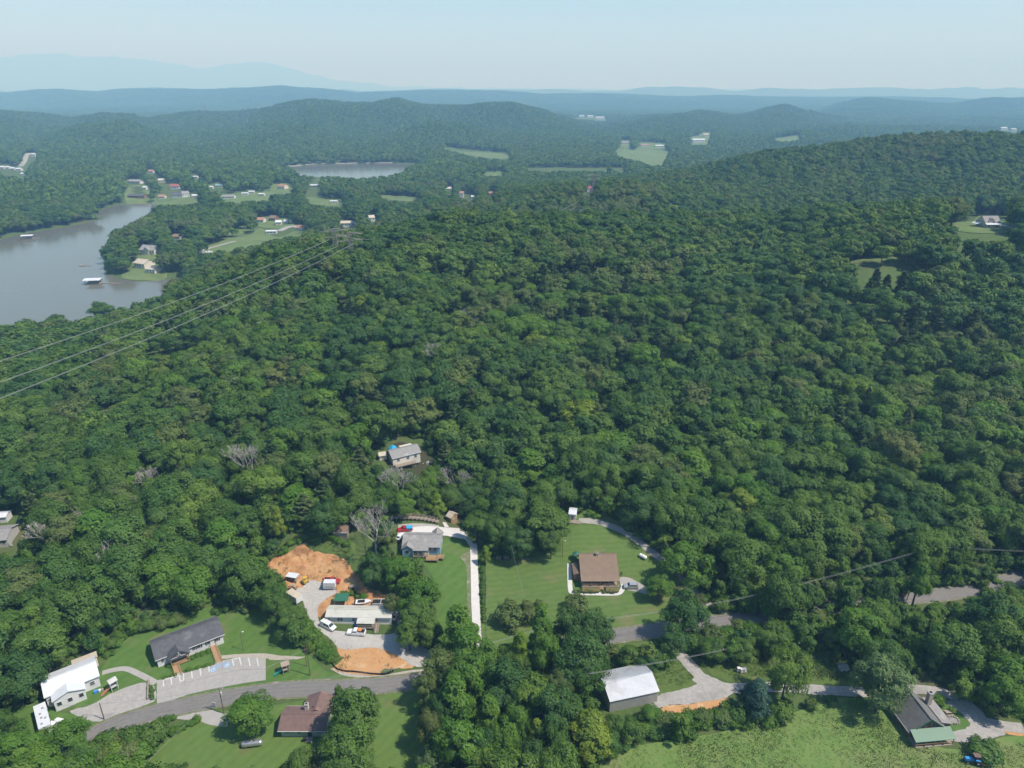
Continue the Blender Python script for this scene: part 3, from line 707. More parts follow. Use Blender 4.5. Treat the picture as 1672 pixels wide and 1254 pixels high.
# paved road
ROAD = [(20,1300),(60,1264),(110,1226),(176,1189),(251,1164),(300,1153),(340,1145),(400,1135),(453,1128),(510,1125),(567,1123),(635,1118),(690,1111),(760,1097),(830,1077),(900,1056),(1000,1039),(1100,1026),(1200,1012),(1300,999),(1400,988),(1480,977),(1560,968),(1620,955),(1672,940),(1760,912)]
strip('road_shoulder', wpts(ROAD), 6.6, .125, 'shoulder', 'ragged grass and grit shoulder along the paved road', 'verge', across=4)
road_o = strip('road', wpts(ROAD), 5.2, .14, 'asphalt', 'two lane grey asphalt road winding through the valley', 'road', across=4)
_rp = smooth_loop(wpts(ROAD), 10, closed=False)
for off_ in (-1.95, -.65, .65, 1.95):
    q_ = []
    for i in range(0, len(_rp), 10):
        d_ = (_rp[min(i + 1, len(_rp) - 1)] - _rp[max(i - 1, 0)]).normalized(); q_.append((_rp[i].x - d_.y * off_, _rp[i].y + d_.x * off_))
    strip('wheel_track', q_, .55, .15, 'asphalt_worn', parent=road_o, across=1)
# church parking lot, concrete slabs with painted stalls
LOT_A, LOT_B = [(256,1112),(268,1108),(297,1098),(330,1088),(362,1079),(395,1073),(434,1076)], [(256,1150),(282,1144),(306,1135),(335,1128),(365,1122),(398,1116),(434,1111)]
lot_a, lot_b = gpts(LOT_A), gpts(LOT_B)
lot = empty('parking_lot', (lot_a[3].x, lot_a[3].y, hz(lot_a[3].x, lot_a[3].y)), 0, 'pale concrete parking lot of slabs with painted stalls below the church', 'parking lot'); lot['kind'] = 'structure'
def on(o, parent):
    o.parent = parent; o.matrix_parent_inverse = Matrix.Translation(-Vector(parent.location)); return o
def slab_between(A, B, i, j, gap=.06, off=.17, th=.14):
    a0, a1, b0, b1 = A[i], A[i + 1], B[i], B[i + 1]
    def q(u, v): return a0.lerp(a1, u).lerp(b0.lerp(b1, u), v)
    w = (a1 - a0).length; l = (b0 - a0).length; g = gap / w; k = gap / l
    v0, v1 = (j / 2 + k, (j + 1) / 2 - k)
    c = [q(g, v0), q(1 - g, v0), q(1 - g, v1), q(g, v1)]
    b = MB(); top = [(p.x, p.y, hz(p.x, p.y) + off) for p in c]
    b.v = [(x, y, z - th) for x, y, z in top] + top
    b.f = [(4, 5, 6, 7), (0, 1, 5, 4), (1, 2, 6, 5), (2, 3, 7, 6), (3, 0, 4, 7)]
    return b
bed = sheet('lot_bed', [(p.x, p.y) for p in lot_a] + [(p.x, p.y) for p in lot_b[::-1]], .09, 'gravel_grey', parent=lot); on(bed, lot)
for i in range(6):
    for j in range(2): on(slab_between(lot_a, lot_b, i, j).build('slab', 'concrete'), lot)
def paint(pa, pb, w, mat='paint_white', parent=lot, off=.205):
    a, b = ground(*pa), ground(*pb); d = (b - a); d.z = 0; nrm = Vector((-d.y, d.x, 0)).normalized() * w / 2
    m = MB().poly([(p.x, p.y, hz(p.x, p.y) + off) for p in (a - nrm, b - nrm, b + nrm, a + nrm)])
    return on(m.build('stall_line', mat), parent)
for a, b in [tuple(crop(C2, q)) for q in ([(1062,520),(1064,565)], [(1112,507),(1117,550)], [(1166,492),(1172,532)], [(1192,478),(1195,524)], [(1245,462),(1251,510)], [(1300,444),(1306,494)], [(1356,432),(1362,470)], [(1512,392),(1520,428)], [(1556,380),(1570,424)], [(1614,378),(1627,428)],
             [(1064,522),(1164,493)], [(1200,470),(1244,460)], [(1304,441),(1350,432)], [(1172,530),(1195,524)], [(1505,388),(1556,378)])] + [tuple(crop(C6, q)) for q in ([(226,64),(240,119)], [(290,66),(301,124)], [(350,70),(362,124)])]:
    paint(a, b, .28)
def access_mark(px, py):
    g = ground(px, py); z = hz(g.x, g.y)
    b = MB().poly([(g.x - 1, g.y - 1, z + .204), (g.x + 1, g.y - 1, z + .204), (g.x + 1, g.y + 1, z + .204), (g.x - 1, g.y + 1, z + .204)])
    o = on(b.build('access_bay_marking', 'paint_blue'), lot)
    s = MB(); n_ = 14
    ring = [(math.cos(a), math.sin(a)) for a in np.linspace(.4 * math.pi, 2.05 * math.pi, n_)]
    for (x0, y0), (x1, y1) in zip(ring, ring[1:]):
        s.poly([(g.x + x0 * .62, g.y - .25 + y0 * .62, z + .222), (g.x + x1 * .62, g.y - .25 + y1 * .62, z + .222), (g.x + x1 * .42, g.y - .25 + y1 * .42, z + .222), (g.x + x0 * .42, g.y - .25 + y0 * .42, z + .222)])
    for x0, y0, x1, y1 in ((-.14, -.2, .08, .62), (-.1, .66, .16, .92), (.08, 0, .5, .16), (.42, -.6, .58, .1)):
        s.poly([(g.x + x0, g.y + y0, z + .224), (g.x + x1, g.y + y0, z + .224), (g.x + x1, g.y + y1, z + .224), (g.x + x0, g.y + y1, z + .224)])
    on(s.build('wheelchair_symbol', 'paint_white'), lot)
access_mark(*crop(C2, [(1388, 452)])[0]); access_mark(*crop(C2, [(1478, 424)])[0])
for k in range(5): paint(crop(C2, [(1405 + k * 11, 445 - k * 3)])[0], crop(C2, [(1412 + k * 11, 420 - k * 3)])[0], .22, 'paint_blue')
# white concrete drive and pads
sheet('concrete_drive', wpts([(767.5,888),(779,888),(780.5,930),(783,985),(786,1040),(790,1092),(778,1096),(772,1040),(769.5,985),(768.5,930)]), .17, 'concrete_white', 'straight white concrete drive beside the blue house lawn', 'driveway', cell=4)
sheet('concrete_pad', wpts(crop(C1, [(925,210),(940,180),(1010,172),(1230,168),(1390,172),(1405,250),(1440,292),(1402,292),(1372,247),(1250,224),(1120,217),(1000,212)])), .175, 'concrete_white', 'white concrete parking pad behind the blue house', 'driveway', cell=3)
sheet('concrete_walk', wpts(crop(C1, [(1222,135),(1245,135),(1268,167),(1238,167)])), .185, 'concrete_white', 'short white walk from the pad to the boardwalk', 'path')
sheet('gravel_strip', wpts(crop(C1, [(930,150),(1200,155),(1200,168),(1010,172),(930,182)])), .12, 'gravel_grey', 'grey gravel strip beside the boardwalk', 'gravel')
# walk round the brown-roofed house
strip('sidewalk', wpts(crop(C3, [(676,400),(677,470),(681,560),(692,588),(740,594),(860,597),(960,598),(1000,592),(1022,565),(1028,535)])), 1.5, .13, 'concrete_white', 'pale concrete walk curving round the brown-roofed house', 'path', across=2)
sheet('parking_pad', wpts(crop(C3, [(1005,492),(1060,492),(1110,515),(1185,562),(1182,602),(1120,585),(1028,566),(1010,545)])), .12, 'concrete', 'pale concrete pad with the silver car beside the brown-roofed house', 'driveway', round_=4)
# far lawns, fields and tracks
for pts, lab in (([(212,304),(244,304),(246,318),(214,319)], 'small hillside lawn above the inlet houses'), ([(444,300),(478,300),(478,315),(446,316)], 'pale yard around the pink roofed house'), ([(612,318),(680,322),(686,330),(640,327)], 'pale grassy slope in the valley beyond the crest'), ([(500,322),(562,326),(560,337),(505,333)], 'pale clearing around the lone valley trailer'), ([(310,408),(372,386),(378,370),(425,372),(455,388),(500,366),(500,386),(440,397),(372,412),(330,420)], 'long green lawn across the lake with a pale drive'), ([(420,352),(468,352),(478,372),(420,370)], 'green lawn between the far white houses'),
                 ([(208,306),(240,304),(243,330),(208,334)], 'green shore lawn at the end of the lake inlet'), ([(256,322),(330,322),(328,334),(256,338)], 'wide green lawn on the inlet shore'), ([(356,320),(440,312),(440,328),(356,332)], 'far lawn by white trailers'),
                 ([(1006,243),(1092,247),(1084,274),(1040,263),(1008,254)], 'pale green pasture below the far wooded ridge'), ([(720,240),(760,248),(830,252),(830,259),(780,256)], 'pale grassy slope beyond the far lake'),
                 ([(790,280),(824,280),(824,287),(790,287)], 'small far green field in the valley wood'), ([(1384,429),(1440,420),(1504,424),(1498,433),(1390,436)], 'grassy clearing on the wooded hillside'), ([(1556,366),(1600,350),(1645,352),(1662,368),(1645,380),(1566,378)], 'green yard around the hilltop house'),
                 ([(250,592),(288,560),(300,566),(266,602)], 'grassy power line cutting on the wooded slope'), ([(225,416),(262,416),(268,432),(268,458),(200,455),(215,430)], 'lawn around the lakeside houses'), ([(1010,228),(1085,233),(1085,243),(1010,240)], 'far grassy lot by the white buildings'), ([(1120,224),(1168,216),(1172,238),(1120,238)], 'pale cleared lot on the far ridge'), ([(1250,227),(1305,219),(1312,228),(1270,233)], 'pale cleared hillside far right')):
    sheet('field', wpts(pts), .3, 'far_grass', lab, 'field', cell=12, round_=4)
strip('far_drive', wpts([(325,411),(355,402),(385,394)]), 5, .4, 'concrete', 'pale drive crossing the long lawn by the lake', 'drive')
strip('far_drive', wpts([(455,378),(475,370),(492,372)]), 10, .45, 'concrete', 'pale drive among the far white houses', 'drive')
strip('far_drive', wpts([(358,380),(368,383),(380,378)]), 6, .45, 'concrete', 'pale looped drive by the far white vehicle', 'drive')
strip('far_drive', wpts([(33,272),(40,262),(46,250)]), 12, .4, 'concrete', 'pale road climbing to the far white house', 'road')
strip('far_shore_road', wpts([(470,271.5),(540,267.2),(640,266.3)]), 6, 1.0, 'gravel_grey', 'thin pale road along the far lake shore', 'road')
strip('dirt_track', wpts([(1303,446),(1304,462),(1303,480)]), 3, .2, 'stone', 'pale dirt track showing through the hillside trees', 'track')
strip('yard_drive', wpts([(1625,371),(1645,373),(1690,378)]), 6, .4, 'concrete', 'pale drive beside the hilltop house', 'drive')

# ------------------------------------------------------------------ buildings
FOOTPRINTS = []
class House:
    def __init__(s, name, label, cat, A, B, Wd, H, rise, wall, roof, over=.45, ridge='x', yr=0.0, group=None, drop=1.2, roofname='roof'):
        A = A if isinstance(A, Vector) else ground(*A); B = B if isinstance(B, Vector) else ground(*B)
        d = B - A; d.z = 0; s.L = L = d.length; s.W = Wd; s.H = H; yaw = math.atan2(d.y, d.x)
        c = (A + B) / 2 + Vector((-math.sin(yaw), math.cos(yaw), 0)) * Wd / 2
        z = max(hz(A.x, A.y), hz(B.x, B.y), hz(c.x, c.y)) if drop > 1 else hz(c.x, c.y)
        s.root = empty(name, (c.x, c.y, z), yaw, label, cat, group); s.yaw = yaw
        FOOTPRINTS.append((c.x, c.y, max(L, Wd) * .5 + 4.5))
        s.rise = rise; s.yr = yr; s.over = over; s.ridge = ridge; s.wallm = wall; s.roofm = roof
        b = MB()
        if ridge == 'x': b.prism([(-Wd / 2, -drop), (Wd / 2, -drop), (Wd / 2, H), (yr, H + rise), (-Wd / 2, H)], -L / 2, L / 2, 'x')
        else: b.prism([(-L / 2, -drop), (L / 2, -drop), (L / 2, H), (yr, H + rise), (-L / 2, H)], -Wd / 2, Wd / 2, 'y')
        s.wall = b.build('wall', wall, s.root)
        s.roof = s._roof(0, 0, L, Wd, H, rise, yr, over, ridge).build('roof', roof, s.root)
        cap = MB()
        if ridge == 'x': cap.box(0, yr, H + rise + .25, L + 2 * over, .35, .08)
        else: cap.box(yr, 0, H + rise + .25, .35, Wd + 2 * over, .08)
        cap.build('ridge_cap', roof, s.roof)
        k = Wd if ridge == 'x' else L; e = k / 2 + over
        for q in (-1, 1):
            g = MB(); sl = rise / (k / 2 + (yr if q < 0 else -yr)); zz = H - over * sl + .08
            if ridge == 'x': g.box(0, q * (e + .05), zz, L + 2 * over, .1, .16)
            else: g.box(q * (e + .05), 0, zz, .1, Wd + 2 * over, .16)
            g.build('gutter', 'siding_white', s.roof)
    def _roof(s, x, y, L, Wd, H, rise, yr, over, ridge, th=.2):
        k = Wd if ridge == 'x' else L
        sl, sr = rise / (k / 2 + yr), rise / (k / 2 - yr)
        pr = [(-k / 2 - over, H - over * sl + .02), (yr, H + rise + .02), (k / 2 + over, H - over * sr + .02), (k / 2 + over, H - over * sr + .02 + th), (yr, H + rise + .02 + th), (-k / 2 - over, H - over * sl + .02 + th)]
        if ridge == 'x': pr = [(a + y, b) for a, b in pr]; return MB().prism(pr, x - L / 2 - over, x + L / 2 + over, 'x')
        pr = [(a + x, b) for a, b in pr]; return MB().prism(pr, y - Wd / 2 - over, y + Wd / 2 + over, 'y')
    def _on(s, side, u, z, w, h, th, out):
        # box on a wall: u along the wall, z centre
        if side in 'fb':
            q = -1 if side == 'f' else 1
            return (u, q * (s.W / 2 + out), z, w, th, h)
        q = -1 if side == 'l' else 1
        return (q * (s.L / 2 + out), u, z, th, w, h)
    def window(s, side, u, z, w=1.0, h=1.1, frame='paint_white', shutters=None):
        b = MB()
        for du, dz, ww, hh in ((-w / 2, 0, .1, h + .1), (w / 2, 0, .1, h + .1), (0, -h / 2, w - .1, .1), (0, h / 2, w - .1, .1), (0, 0, w - .1, .06)):
            b.box(*s._on(side, u + du, z + dz, ww, hh, .1, .05))
        f = b.build('window', frame, s.root)
        MB().box(*s._on(side, u, z, w - .1, h - .1, .03, .02)).build('pane', 'glass', f)
        if shutters:
            for q in (-1, 1): MB().box(*s._on(side, u + q * (w / 2 + .25), z, .32, h + .1, .05, .03)).build('shutter', shutters, f)
        return f
    def door(s, side, u, w=.95, h=2.05, mat='wood', z0=0.0):
        f = MB().box(*s._on(side, u, z0 + h / 2, w, h, .07, .035)).build('door', mat, s.root)
        MB().box(*s._on(side, u + w * .35, z0 + h / 2, .08, .12, .08, .1)).build('handle', 'steel', f)
        return f
    def chimney(s, x, y, w=.8, h=2.2, mat='brick_red', z0=None):
        z0 = s.H * .7 if z0 is None else z0
        t = s.H + s.rise + .9 if h is None else z0 + h
        o = MB().box(x, y, (z0 + t) / 2, w, w, t - z0).build('chimney', mat, s.root)
        MB().box(x, y, t + .06, w + .2, w + .2, .12).build('chimney_cap', 'concrete', o)
        MB().box(x, y, t + .22, w * .45, w * .45, .22).build('flue', 'black', o)
        return o
    def vent(s, x, y, z, r=.12, h=.7, mat='steel'):
        return MB().tube((x, y, z - .4), (x, y, z + h), r, r, 8).build('vent_pipe', mat, s.root)
    def wing(s, x, y, L, Wd, H, rise, ridge, over=.4, wall=None, roof=None, name='wing', drop=1.2, roofname='wing_roof'):
        b = MB()
        if ridge == 'y': b.prism([(x - L / 2, -drop), (x + L / 2, -drop), (x + L / 2, H), (x, H + rise), (x - L / 2, H)], y - Wd / 2, y + Wd / 2, 'y')
        else: b.prism([(y - Wd / 2, -drop), (y + Wd / 2, -drop), (y + Wd / 2, H), (y, H + rise), (y - Wd / 2, H)], x - L / 2, x + L / 2, 'x')
        w = b.build(name, wall or s.wallm, s.root)
        s._roof(x, y, L, Wd, H, rise, 0, over, ridge).build(roofname, roof or s.roofm, w)
        return w
    def deck(s, x, y, w, d, z, mat='wood', rail=True, steps=None, name='deck'):
        b = MB().box(x, y, z - .09, w, d, .18)
        o = b.build(name, mat, s.root)
        for i in (-1, 1):
            for j in (-1, 1): MB().box(x + i * (w / 2 - .12), y + j * (d / 2 - .12), (z - 1.5) / 2 - .2, .14, .14, z + 1.1).build('post', mat, o)
        if rail:
            r = MB(); n_ = max(2, int(w / 1.6))
            r.box(x, y - d / 2 + .05, z + .95, w, .08, .09)
            for q in (-1, 1): r.box(x + q * (w / 2 - .05), y, z + .95, .08, d, .09)
            for k in range(n_ + 1): r.box(x - w / 2 + .05 + (w - .1) * k / n_, y - d / 2 + .05, z + .45, .07, .07, .9)
            r.box(x, y - d / 2 + .05, z + .35, w, .05, .06)
            r.build('railing', mat, o)
        return o

# --- the church
ch = House('church', 'long white church with dark grey roof, gabled porch and cross', 'church', (259,1090), (366,1050), 8.6, 3.0, 1.75, 'siding_white', 'shingle_dark', .5, yr=.5)
Lc = ch.L
for u, w in ((.30, .95), (.12, .8), (.42, 1.2), (.20, 1.0)):
    ch.window('f', Lc * u - .5 if u > .25 else Lc * (u - .08), 1.9, w, 1.3, shutters='black' if u > .15 else None)
ch.window('f', Lc * .36, 1.9, 1.0, 1.3, shutters='black'); ch.window('l', -1.5, 1.7, .9, 1.1); ch.window('l', 1.8, 1.7, .9, 1.1); ch.window('r', 0, 1.7, .9, 1.1)
ch.window('f', -Lc * .42, 1.8, .9, 1.2)
ch.door('f', Lc * .295 + .6, 1.0, 2.1, 'siding_white', .25)
pw = ch.wing(-Lc * .19, -ch.W / 2 - 1.1, 5.0, 2.6, 3.1, 1.9, 'y', .35, 'shingle_dark', 'shingle_dark', 'porch_gable', -2.4, 'porch_roof')
cr_ = MB().box(-Lc * .19, -ch.W / 2 - 2.48, 4.15, .16, .1, 1.1).box(-Lc * .19, -ch.W / 2 - 2.48, 4.38, .6, .1, .16).build('cross', 'paint_white', ch.root)
gw = MB().box(-Lc * .19, -ch.W / 2 - 2.47, 3.25, .8, .1, .5).build('gable_window', 'paint_white', ch.root); MB().box(-Lc * .19, -ch.W / 2 - 2.53, 3.25, .6, .06, .34).build('pane', 'glass', gw)
tr_ = MB()
for q in (-1, 1): tr_.tube((-Lc * .19 + q * 2.75, -ch.W / 2 - 2.46, 3.0), (-Lc * .19, -ch.W / 2 - 2.46, 5.05), .09, .09, 4)
tr_.box(-Lc * .19, -ch.W / 2 - 2.42, 3.0, 5.6, .1, .14).build('gable_trim', 'paint_white', ch.root)
dk = ch.deck(-Lc * .19, -ch.W / 2 - 1.2, 4.8, 2.3, .35, 'wood', True, name='porch_deck')
for q in (-1, 1): MB().box(-Lc * .19 + q * 2.3, -ch.W / 2 - 2.25, 1.7, .18, .18, 2.7).build('porch_post', 'wood', ch.root)
ch.door('f', -Lc * .19, 1.6, 2.1, 'siding_white', .36)
def ramp(root, x, y0, y1, z0, z1, w=1.5, name='ramp', mat='wood'):
    b = MB(); b.v = [(x - w / 2, y0, z0 - .12), (x + w / 2, y0, z0 - .12), (x + w / 2, y1, z1 - .12), (x - w / 2, y1, z1 - .12), (x - w / 2, y0, z0), (x + w / 2, y0, z0), (x + w / 2, y1, z1), (x - w / 2, y1, z1)]
    b.f = [(0, 3, 2, 1), (4, 5, 6, 7), (0, 1, 5, 4), (1, 2, 6, 5), (2, 3, 7, 6), (3, 0, 4, 7)]
    o = b.build(name, mat, root)
    for q in (-1, 1):
        r = MB(); n_ = 5
        r.tube((x + q * w / 2, y0, z0 + .95), (x + q * w / 2, y1, z1 + .95), .06, .06, 4)
        for k in range(n_ + 1):
            t = k / n_; r.box(x + q * w / 2, y0 + (y1 - y0) * t, z0 + (z1 - z0) * t + .2, .09, .09, 1.5)
        r.build('handrail', mat, o)
    return o
ramp(ch.root, -Lc * .19 - 1.4, -ch.W / 2 - 2.35, -ch.W / 2 - 6.6, .35, -.35, 1.7, 'entrance_steps')
ramp(ch.root, Lc * .295 + .6, -ch.W / 2 - .05, -ch.W / 2 - 7.2, .25, -.3, 1.7, 'access_ramp')
MB().box(-Lc * .36, -ch.W / 2 - .03, -.3, Lc * .25, .06, .8).build('crawlspace_skirt', 'siding_grey', ch.root)

# --- the white hall
hl = House('meeting_hall', 'white hall with white metal roof and front gable wing beside the gravel lot', 'hall', (80,1156), (165,1120), 8.2, 3.7, 1.5, 'siding_white', 'roof_white', .35)
Lh = hl.L
hl.wing(-Lh * .09, -hl.W / 2 - 1.3, Lh * .58, 2.8, 3.5, 1.25, 'y', .35, 'siding_white', 'roof_white', 'front_wing')
for k, u in enumerate((-.29, -.09, .12)):
    f = MB().box(Lh * u, -hl.W / 2 - 2.74, 2.0, 1.15, .1, 1.25).build('window', 'paint_white', hl.root); MB().box(Lh * u, -hl.W / 2 - 2.81, 2.0, .95, .06, 1.05).build('pane', 'glass', f)
hl.window('f', Lh * .36, 2.0, 1.1, 1.2); hl.window('f', -Lh * .44, 2.2, .9, .8); hl.window('r', -1.5, 2, 1, 1.2); hl.window('l', 0, 2, 1, 1.2)
hl.door('r', 1.6, 1, 2.1, 'siding_grey', .0); hl.door('f', -Lh * .43, .9, 2.0, 'siding_grey', -.6)
st = MB()
for k in range(4): st.box(-Lh * .43, -hl.W / 2 - .4 - .3 * k, -.75 - .18 * k, 1.3, .3, .14)
st.build('entrance_steps', 'wood_grey', hl.root)
an = MB().box(Lh * .33, hl.W / 2 + 1.6, 1.2, 5.6, 3.0, 3.2).build('rear_annex', 'siding_cream', hl.root); MB().prism([(hl.W / 2 + .1, 3.25), (hl.W / 2 + 3.4, 2.75), (hl.W / 2 + 3.4, 2.9), (hl.W / 2 + .1, 3.4)], Lh * .33 - 3.1, Lh * .33 + 3.1, 'x').build('annex_roof', 'roof_tan', an)

# --- mobile home
mh = House('mobile_home', 'long cream mobile home with pale metal roof and covered porch on gravel', 'mobile home', (534,1018), (639,1020), 4.6, 2.75, .75, 'siding_white', 'roof_cream', .3)
Lm = mh.L
for u, w in ((-.31, .9), (-.27, .9), (-.08, .8), (.27, 1.0)): mh.window('f', Lm * u, 1.6, w, 1.1)
mh.window('f', -Lm * .46, 1.6, .5, .9)
mh.window('l', 0, 1.6, 1.0, 1.0); mh.window('r', 0, 1.6, 1.0, 1.0); mh.door('f', Lm * .06, .9, 2.0, 'siding_grey', .3)
sk = MB().box(0, -mh.W / 2 - .03, .15, Lm + .05, .05, .55).build('skirting', 'siding_cream', mh.root)
pr = MB(); px0 = Lm * .13
MB().prism([(-mh.W / 2 - 2.5, 2.25), (-mh.W / 2 + .2, 2.72), (-mh.W / 2 + .2, 2.84), (-mh.W / 2 - 2.5, 2.37)], px0 - 2.7, px0 + 2.7, 'x').build('porch_roof', 'roof_cream', mh.root)
mh.deck(px0, -mh.W / 2 - 1.3, 5.2, 2.5, .75, 'wood_grey', True, name='porch_deck')
for q in (-1, 1): MB().box(px0 + q * 2.5, -mh.W / 2 - 2.4, 1.4, .12, .12, 1.9).build('porch_post', 'wood_grey', mh.root)
ramp(mh.root, px0 + 3.4, -mh.W / 2 - .6, -mh.W / 2 - 3.6, .75, .0, 1.1, 'porch_steps', 'wood_grey')
for k in range(3): mh.vent(-Lm * .3 + k * Lm * .3, .7, mh.H + .6, .1, .4)

# --- blue house
bh = House('blue_house', 'pale blue house with grey shingle roof and wooden deck', 'house', (659,903), (719,907), 7.6, 2.9, 1.9, 'siding_blue', 'shingle_grey', .45)
Lb = bh.L
bh.wing(-Lb * .37, -bh.W / 2 - .7, Lb * .27, 1.9, 2.9, 1.2, 'y', .35, name='front_wing'); f = MB().box(-Lb * .37, -bh.W / 2 - 1.69, 1.7, 1.3, .1, 1.3).build('window', 'paint_white', bh.root); MB().box(-Lb * .37, -bh.W / 2 - 1.76, 1.7, 1.1, .06, 1.1).build('pane', 'glass', f)
bh.wing(Lb * .36, bh.W / 2 - 1.5, Lb * .26, 5.0, 2.9, 1.4, 'y', .3, name='rear_wing')
bh.window('f', Lb * .36, 1.7, 1.2, 1.3); bh.window('f', Lb * .24, 1.7, .9, 1.3); bh.window('r', -1.6, 1.7, 1, 1.3); bh.window('r', 1.8, 1.7, 1, 1.3); bh.door('f', 0, 1.0, 2.05, 'siding_white')
MB().prism([(-bh.W / 2 - 2.3, 2.45), (-bh.W / 2 + .3, 3.02), (-bh.W / 2 + .3, 3.14), (-bh.W / 2 - 2.3, 2.57)], -Lb * .22, Lb * .2, 'x').build('porch_roof', 'shingle_grey', bh.root)
for k in range(4): MB().box(-Lb * .21 + k * Lb * .135, -bh.W / 2 - 2.15, .95, .13, .13, 3.1).build('porch_post', 'paint_white', bh.root)
bh.deck(-Lb * .01, -bh.W / 2 - 1.1, Lb * .42, 2.2, .1, 'wood_grey', True, name='porch_deck'); bh.deck(Lb * .31, -bh.W / 2 - 2.6, 4.2, 3.0, .0, 'wood', True, name='sun_deck'); bh.deck(Lb * .54, -bh.W / 2 - 1.8, 2.0, 2.2, -.1, 'wood', True, name='side_deck')

# --- brown-roofed house
rh = House('brown_roof_house', 'log house with broad brown metal roof and deep front porch', 'house', (950,953), (1007,953), 10.4, 3.0, 2.6, 'log_wall', 'roof_brown', .6, yr=2.4)
Lr = rh.L
MB().box(0, -rh.W / 2 - 1.2, 0.15, Lr + .6, 2.5, .3).build('porch_floor', 'wood_grey', rh.root)
MB().prism([(-rh.W / 2 - 2.3, 2.15), (-rh.W / 2 - .55, 2.93), (-rh.W / 2 - .55, 3.05), (-rh.W / 2 - 2.3, 2.27)], -Lr / 2 - .55, Lr / 2 + .55, 'x').build('porch_roof', 'roof_brown', rh.root)
for k in range(5): MB().box(-Lr / 2 + .1 + (Lr - .2) * k / 4, -rh.W / 2 - 2.15, 1.2, .18, .18, 2.0).build('porch_post', 'log_wall', rh.root)
rl = MB().box(-Lr * .26, -rh.W / 2 - 2.3, 1.15, Lr * .46, .09, .1).box(Lr * .28, -rh.W / 2 - 2.3, 1.15, Lr * .42, .09, .1)
for k in range(14): rl.box(-Lr / 2 + .1 + (Lr - .2) * k / 13, -rh.W / 2 - 2.3, .7, .06, .06, .9)
rl.build('porch_railing', 'wood', rh.root)
stp = MB()
for k in range(3): stp.box(Lr * .03, -rh.W / 2 - 2.6 - .3 * k, .2 - .16 * k, 1.5, .3, .16)
stp.build('porch_steps', 'wood', rh.root)
for u in (-.3, -.12, .2, .36): rh.window('f', Lr * u, 1.6, 1.1, 1.3)
rh.door('f', Lr * .03, 1.0, 2.1, 'wood', .3); rh.window('r', 0, 1.6, 1.1, 1.2); rh.window('l', 2.5, 1.6, 1.1, 1.2)
lw = rh.wing(-Lr / 2 - 1.25, -1.2, 2.5, 5.6, 2.2, .5, 'y', .25, roof='roof_brown', name='side_wing')
rh.deck(-Lr / 2 - 1.6, 3.4, 3.2, 3.0, .3, 'wood_grey', True, name='side_deck')
rh.chimney(-.3, 1.7, .75, 2.0, 'stone', 4.6); rh.vent(1.6, 2.9, 5.6); rh.vent(2.4, 3.6, 5.2, .1, .9)
seam = MB()
for k in range(15):
    x = -Lr / 2 - .5 + (Lr + 1.0) * k / 14; s1 = 2.6 / (5.2 + 2.4); s2 = 2.6 / (5.2 - 2.4)
    seam.tube((x, -5.75, 3.0 - .55 * s1 + .24), (x, 2.4, 5.84), .035, .035, 4); seam.tube((x, 2.4, 5.84), (x, 5.75, 3.0 - .55 * s2 + .24), .035, .035, 4)
seam.build('roof_seam', 'roof_brown', rh.roof)
bd = MB().box(-Lr * .27, -rh.W / 2 - 3.6, .02, Lr * .5, 2.0, .25).build('planting_bed', 'mulch', rh.root); MB().box(Lr * .33, -rh.W / 2 - 3.6, .02, Lr * .36, 2.0, .25).build('planting_bed', 'mulch', rh.root)

# --- maroon-roofed house at the bottom
mr = House('maroon_roof_house', 'low house with maroon shingle roof and white chimney at the bottom', 'house', (460,1203), (531,1203), 6.6, 2.6, 1.35, 'siding_green', 'shingle_maroon', .6)
Lq = mr.L
mr.wing(Lq * .2, mr.W / 2 + 1.0, Lq * .56, 5.0, 2.6, 1.35, 'y', .55, name='rear_wing')
mr.chimney(-.2, 2.2, .9, 2.4, 'concrete_white', 2.6); mr.vent(1.4, 2.3, 3.7, .14, .5, 'black')
mr.door('f', Lq * .16, 1.0, 2.05, 'black'); mr.window('f', -Lq * .36, 1.6, 1.4, .7); mr.window('f', Lq * .38, 1.6, 1.4, .7); mr.window('f', -Lq * .08, 1.6, 1.0, 1.0); mr.window('l', 0, 1.6, 1.0, 1.0)
MB().box(Lq * .16, -mr.W / 2 - .9, .05, 1.6, 1.6, .12).build('door_step', 'concrete', mr.root)

# --- metal barn
bn = House('metal_barn', 'pale grey corrugated metal barn with gable roof beside the gravel fan', 'barn', (995,1163), (1073,1146), 9.6, 3.9, 1.7, 'metal_wall', 'metal_barn', .25)
Lbn = bn.L; rib = MB()
for k in range(27):
    x = -Lbn / 2 - .2 + (Lbn + .4) * k / 26; s = 1.7 / 4.8
    for q in (-1, 1): rib.tube((x, q * 5.03, 3.9 - .23 * s + .23), (x, 0, 5.83), .04, .04, 4, False)
rib.build('roof_rib', 'metal_barn', bn.roof)
wr = MB()
for k in range(40): wr.box(-Lbn / 2 + .2 + (Lbn - .4) * k / 39, -bn.W / 2 - .03, 1.5, .07, .06, 4.6)
wr.build('wall_rib', 'metal_wall', bn.wall)
gd = MB().box(bn.L / 2 + .05, 0, 1.6, .08, 3.6, 3.4).build('sliding_door', 'metal_wall', bn.root); MB().box(bn.L / 2 + .12, 0, 3.42, .1, 4.2, .14).build('door_rail', 'steel', gd)

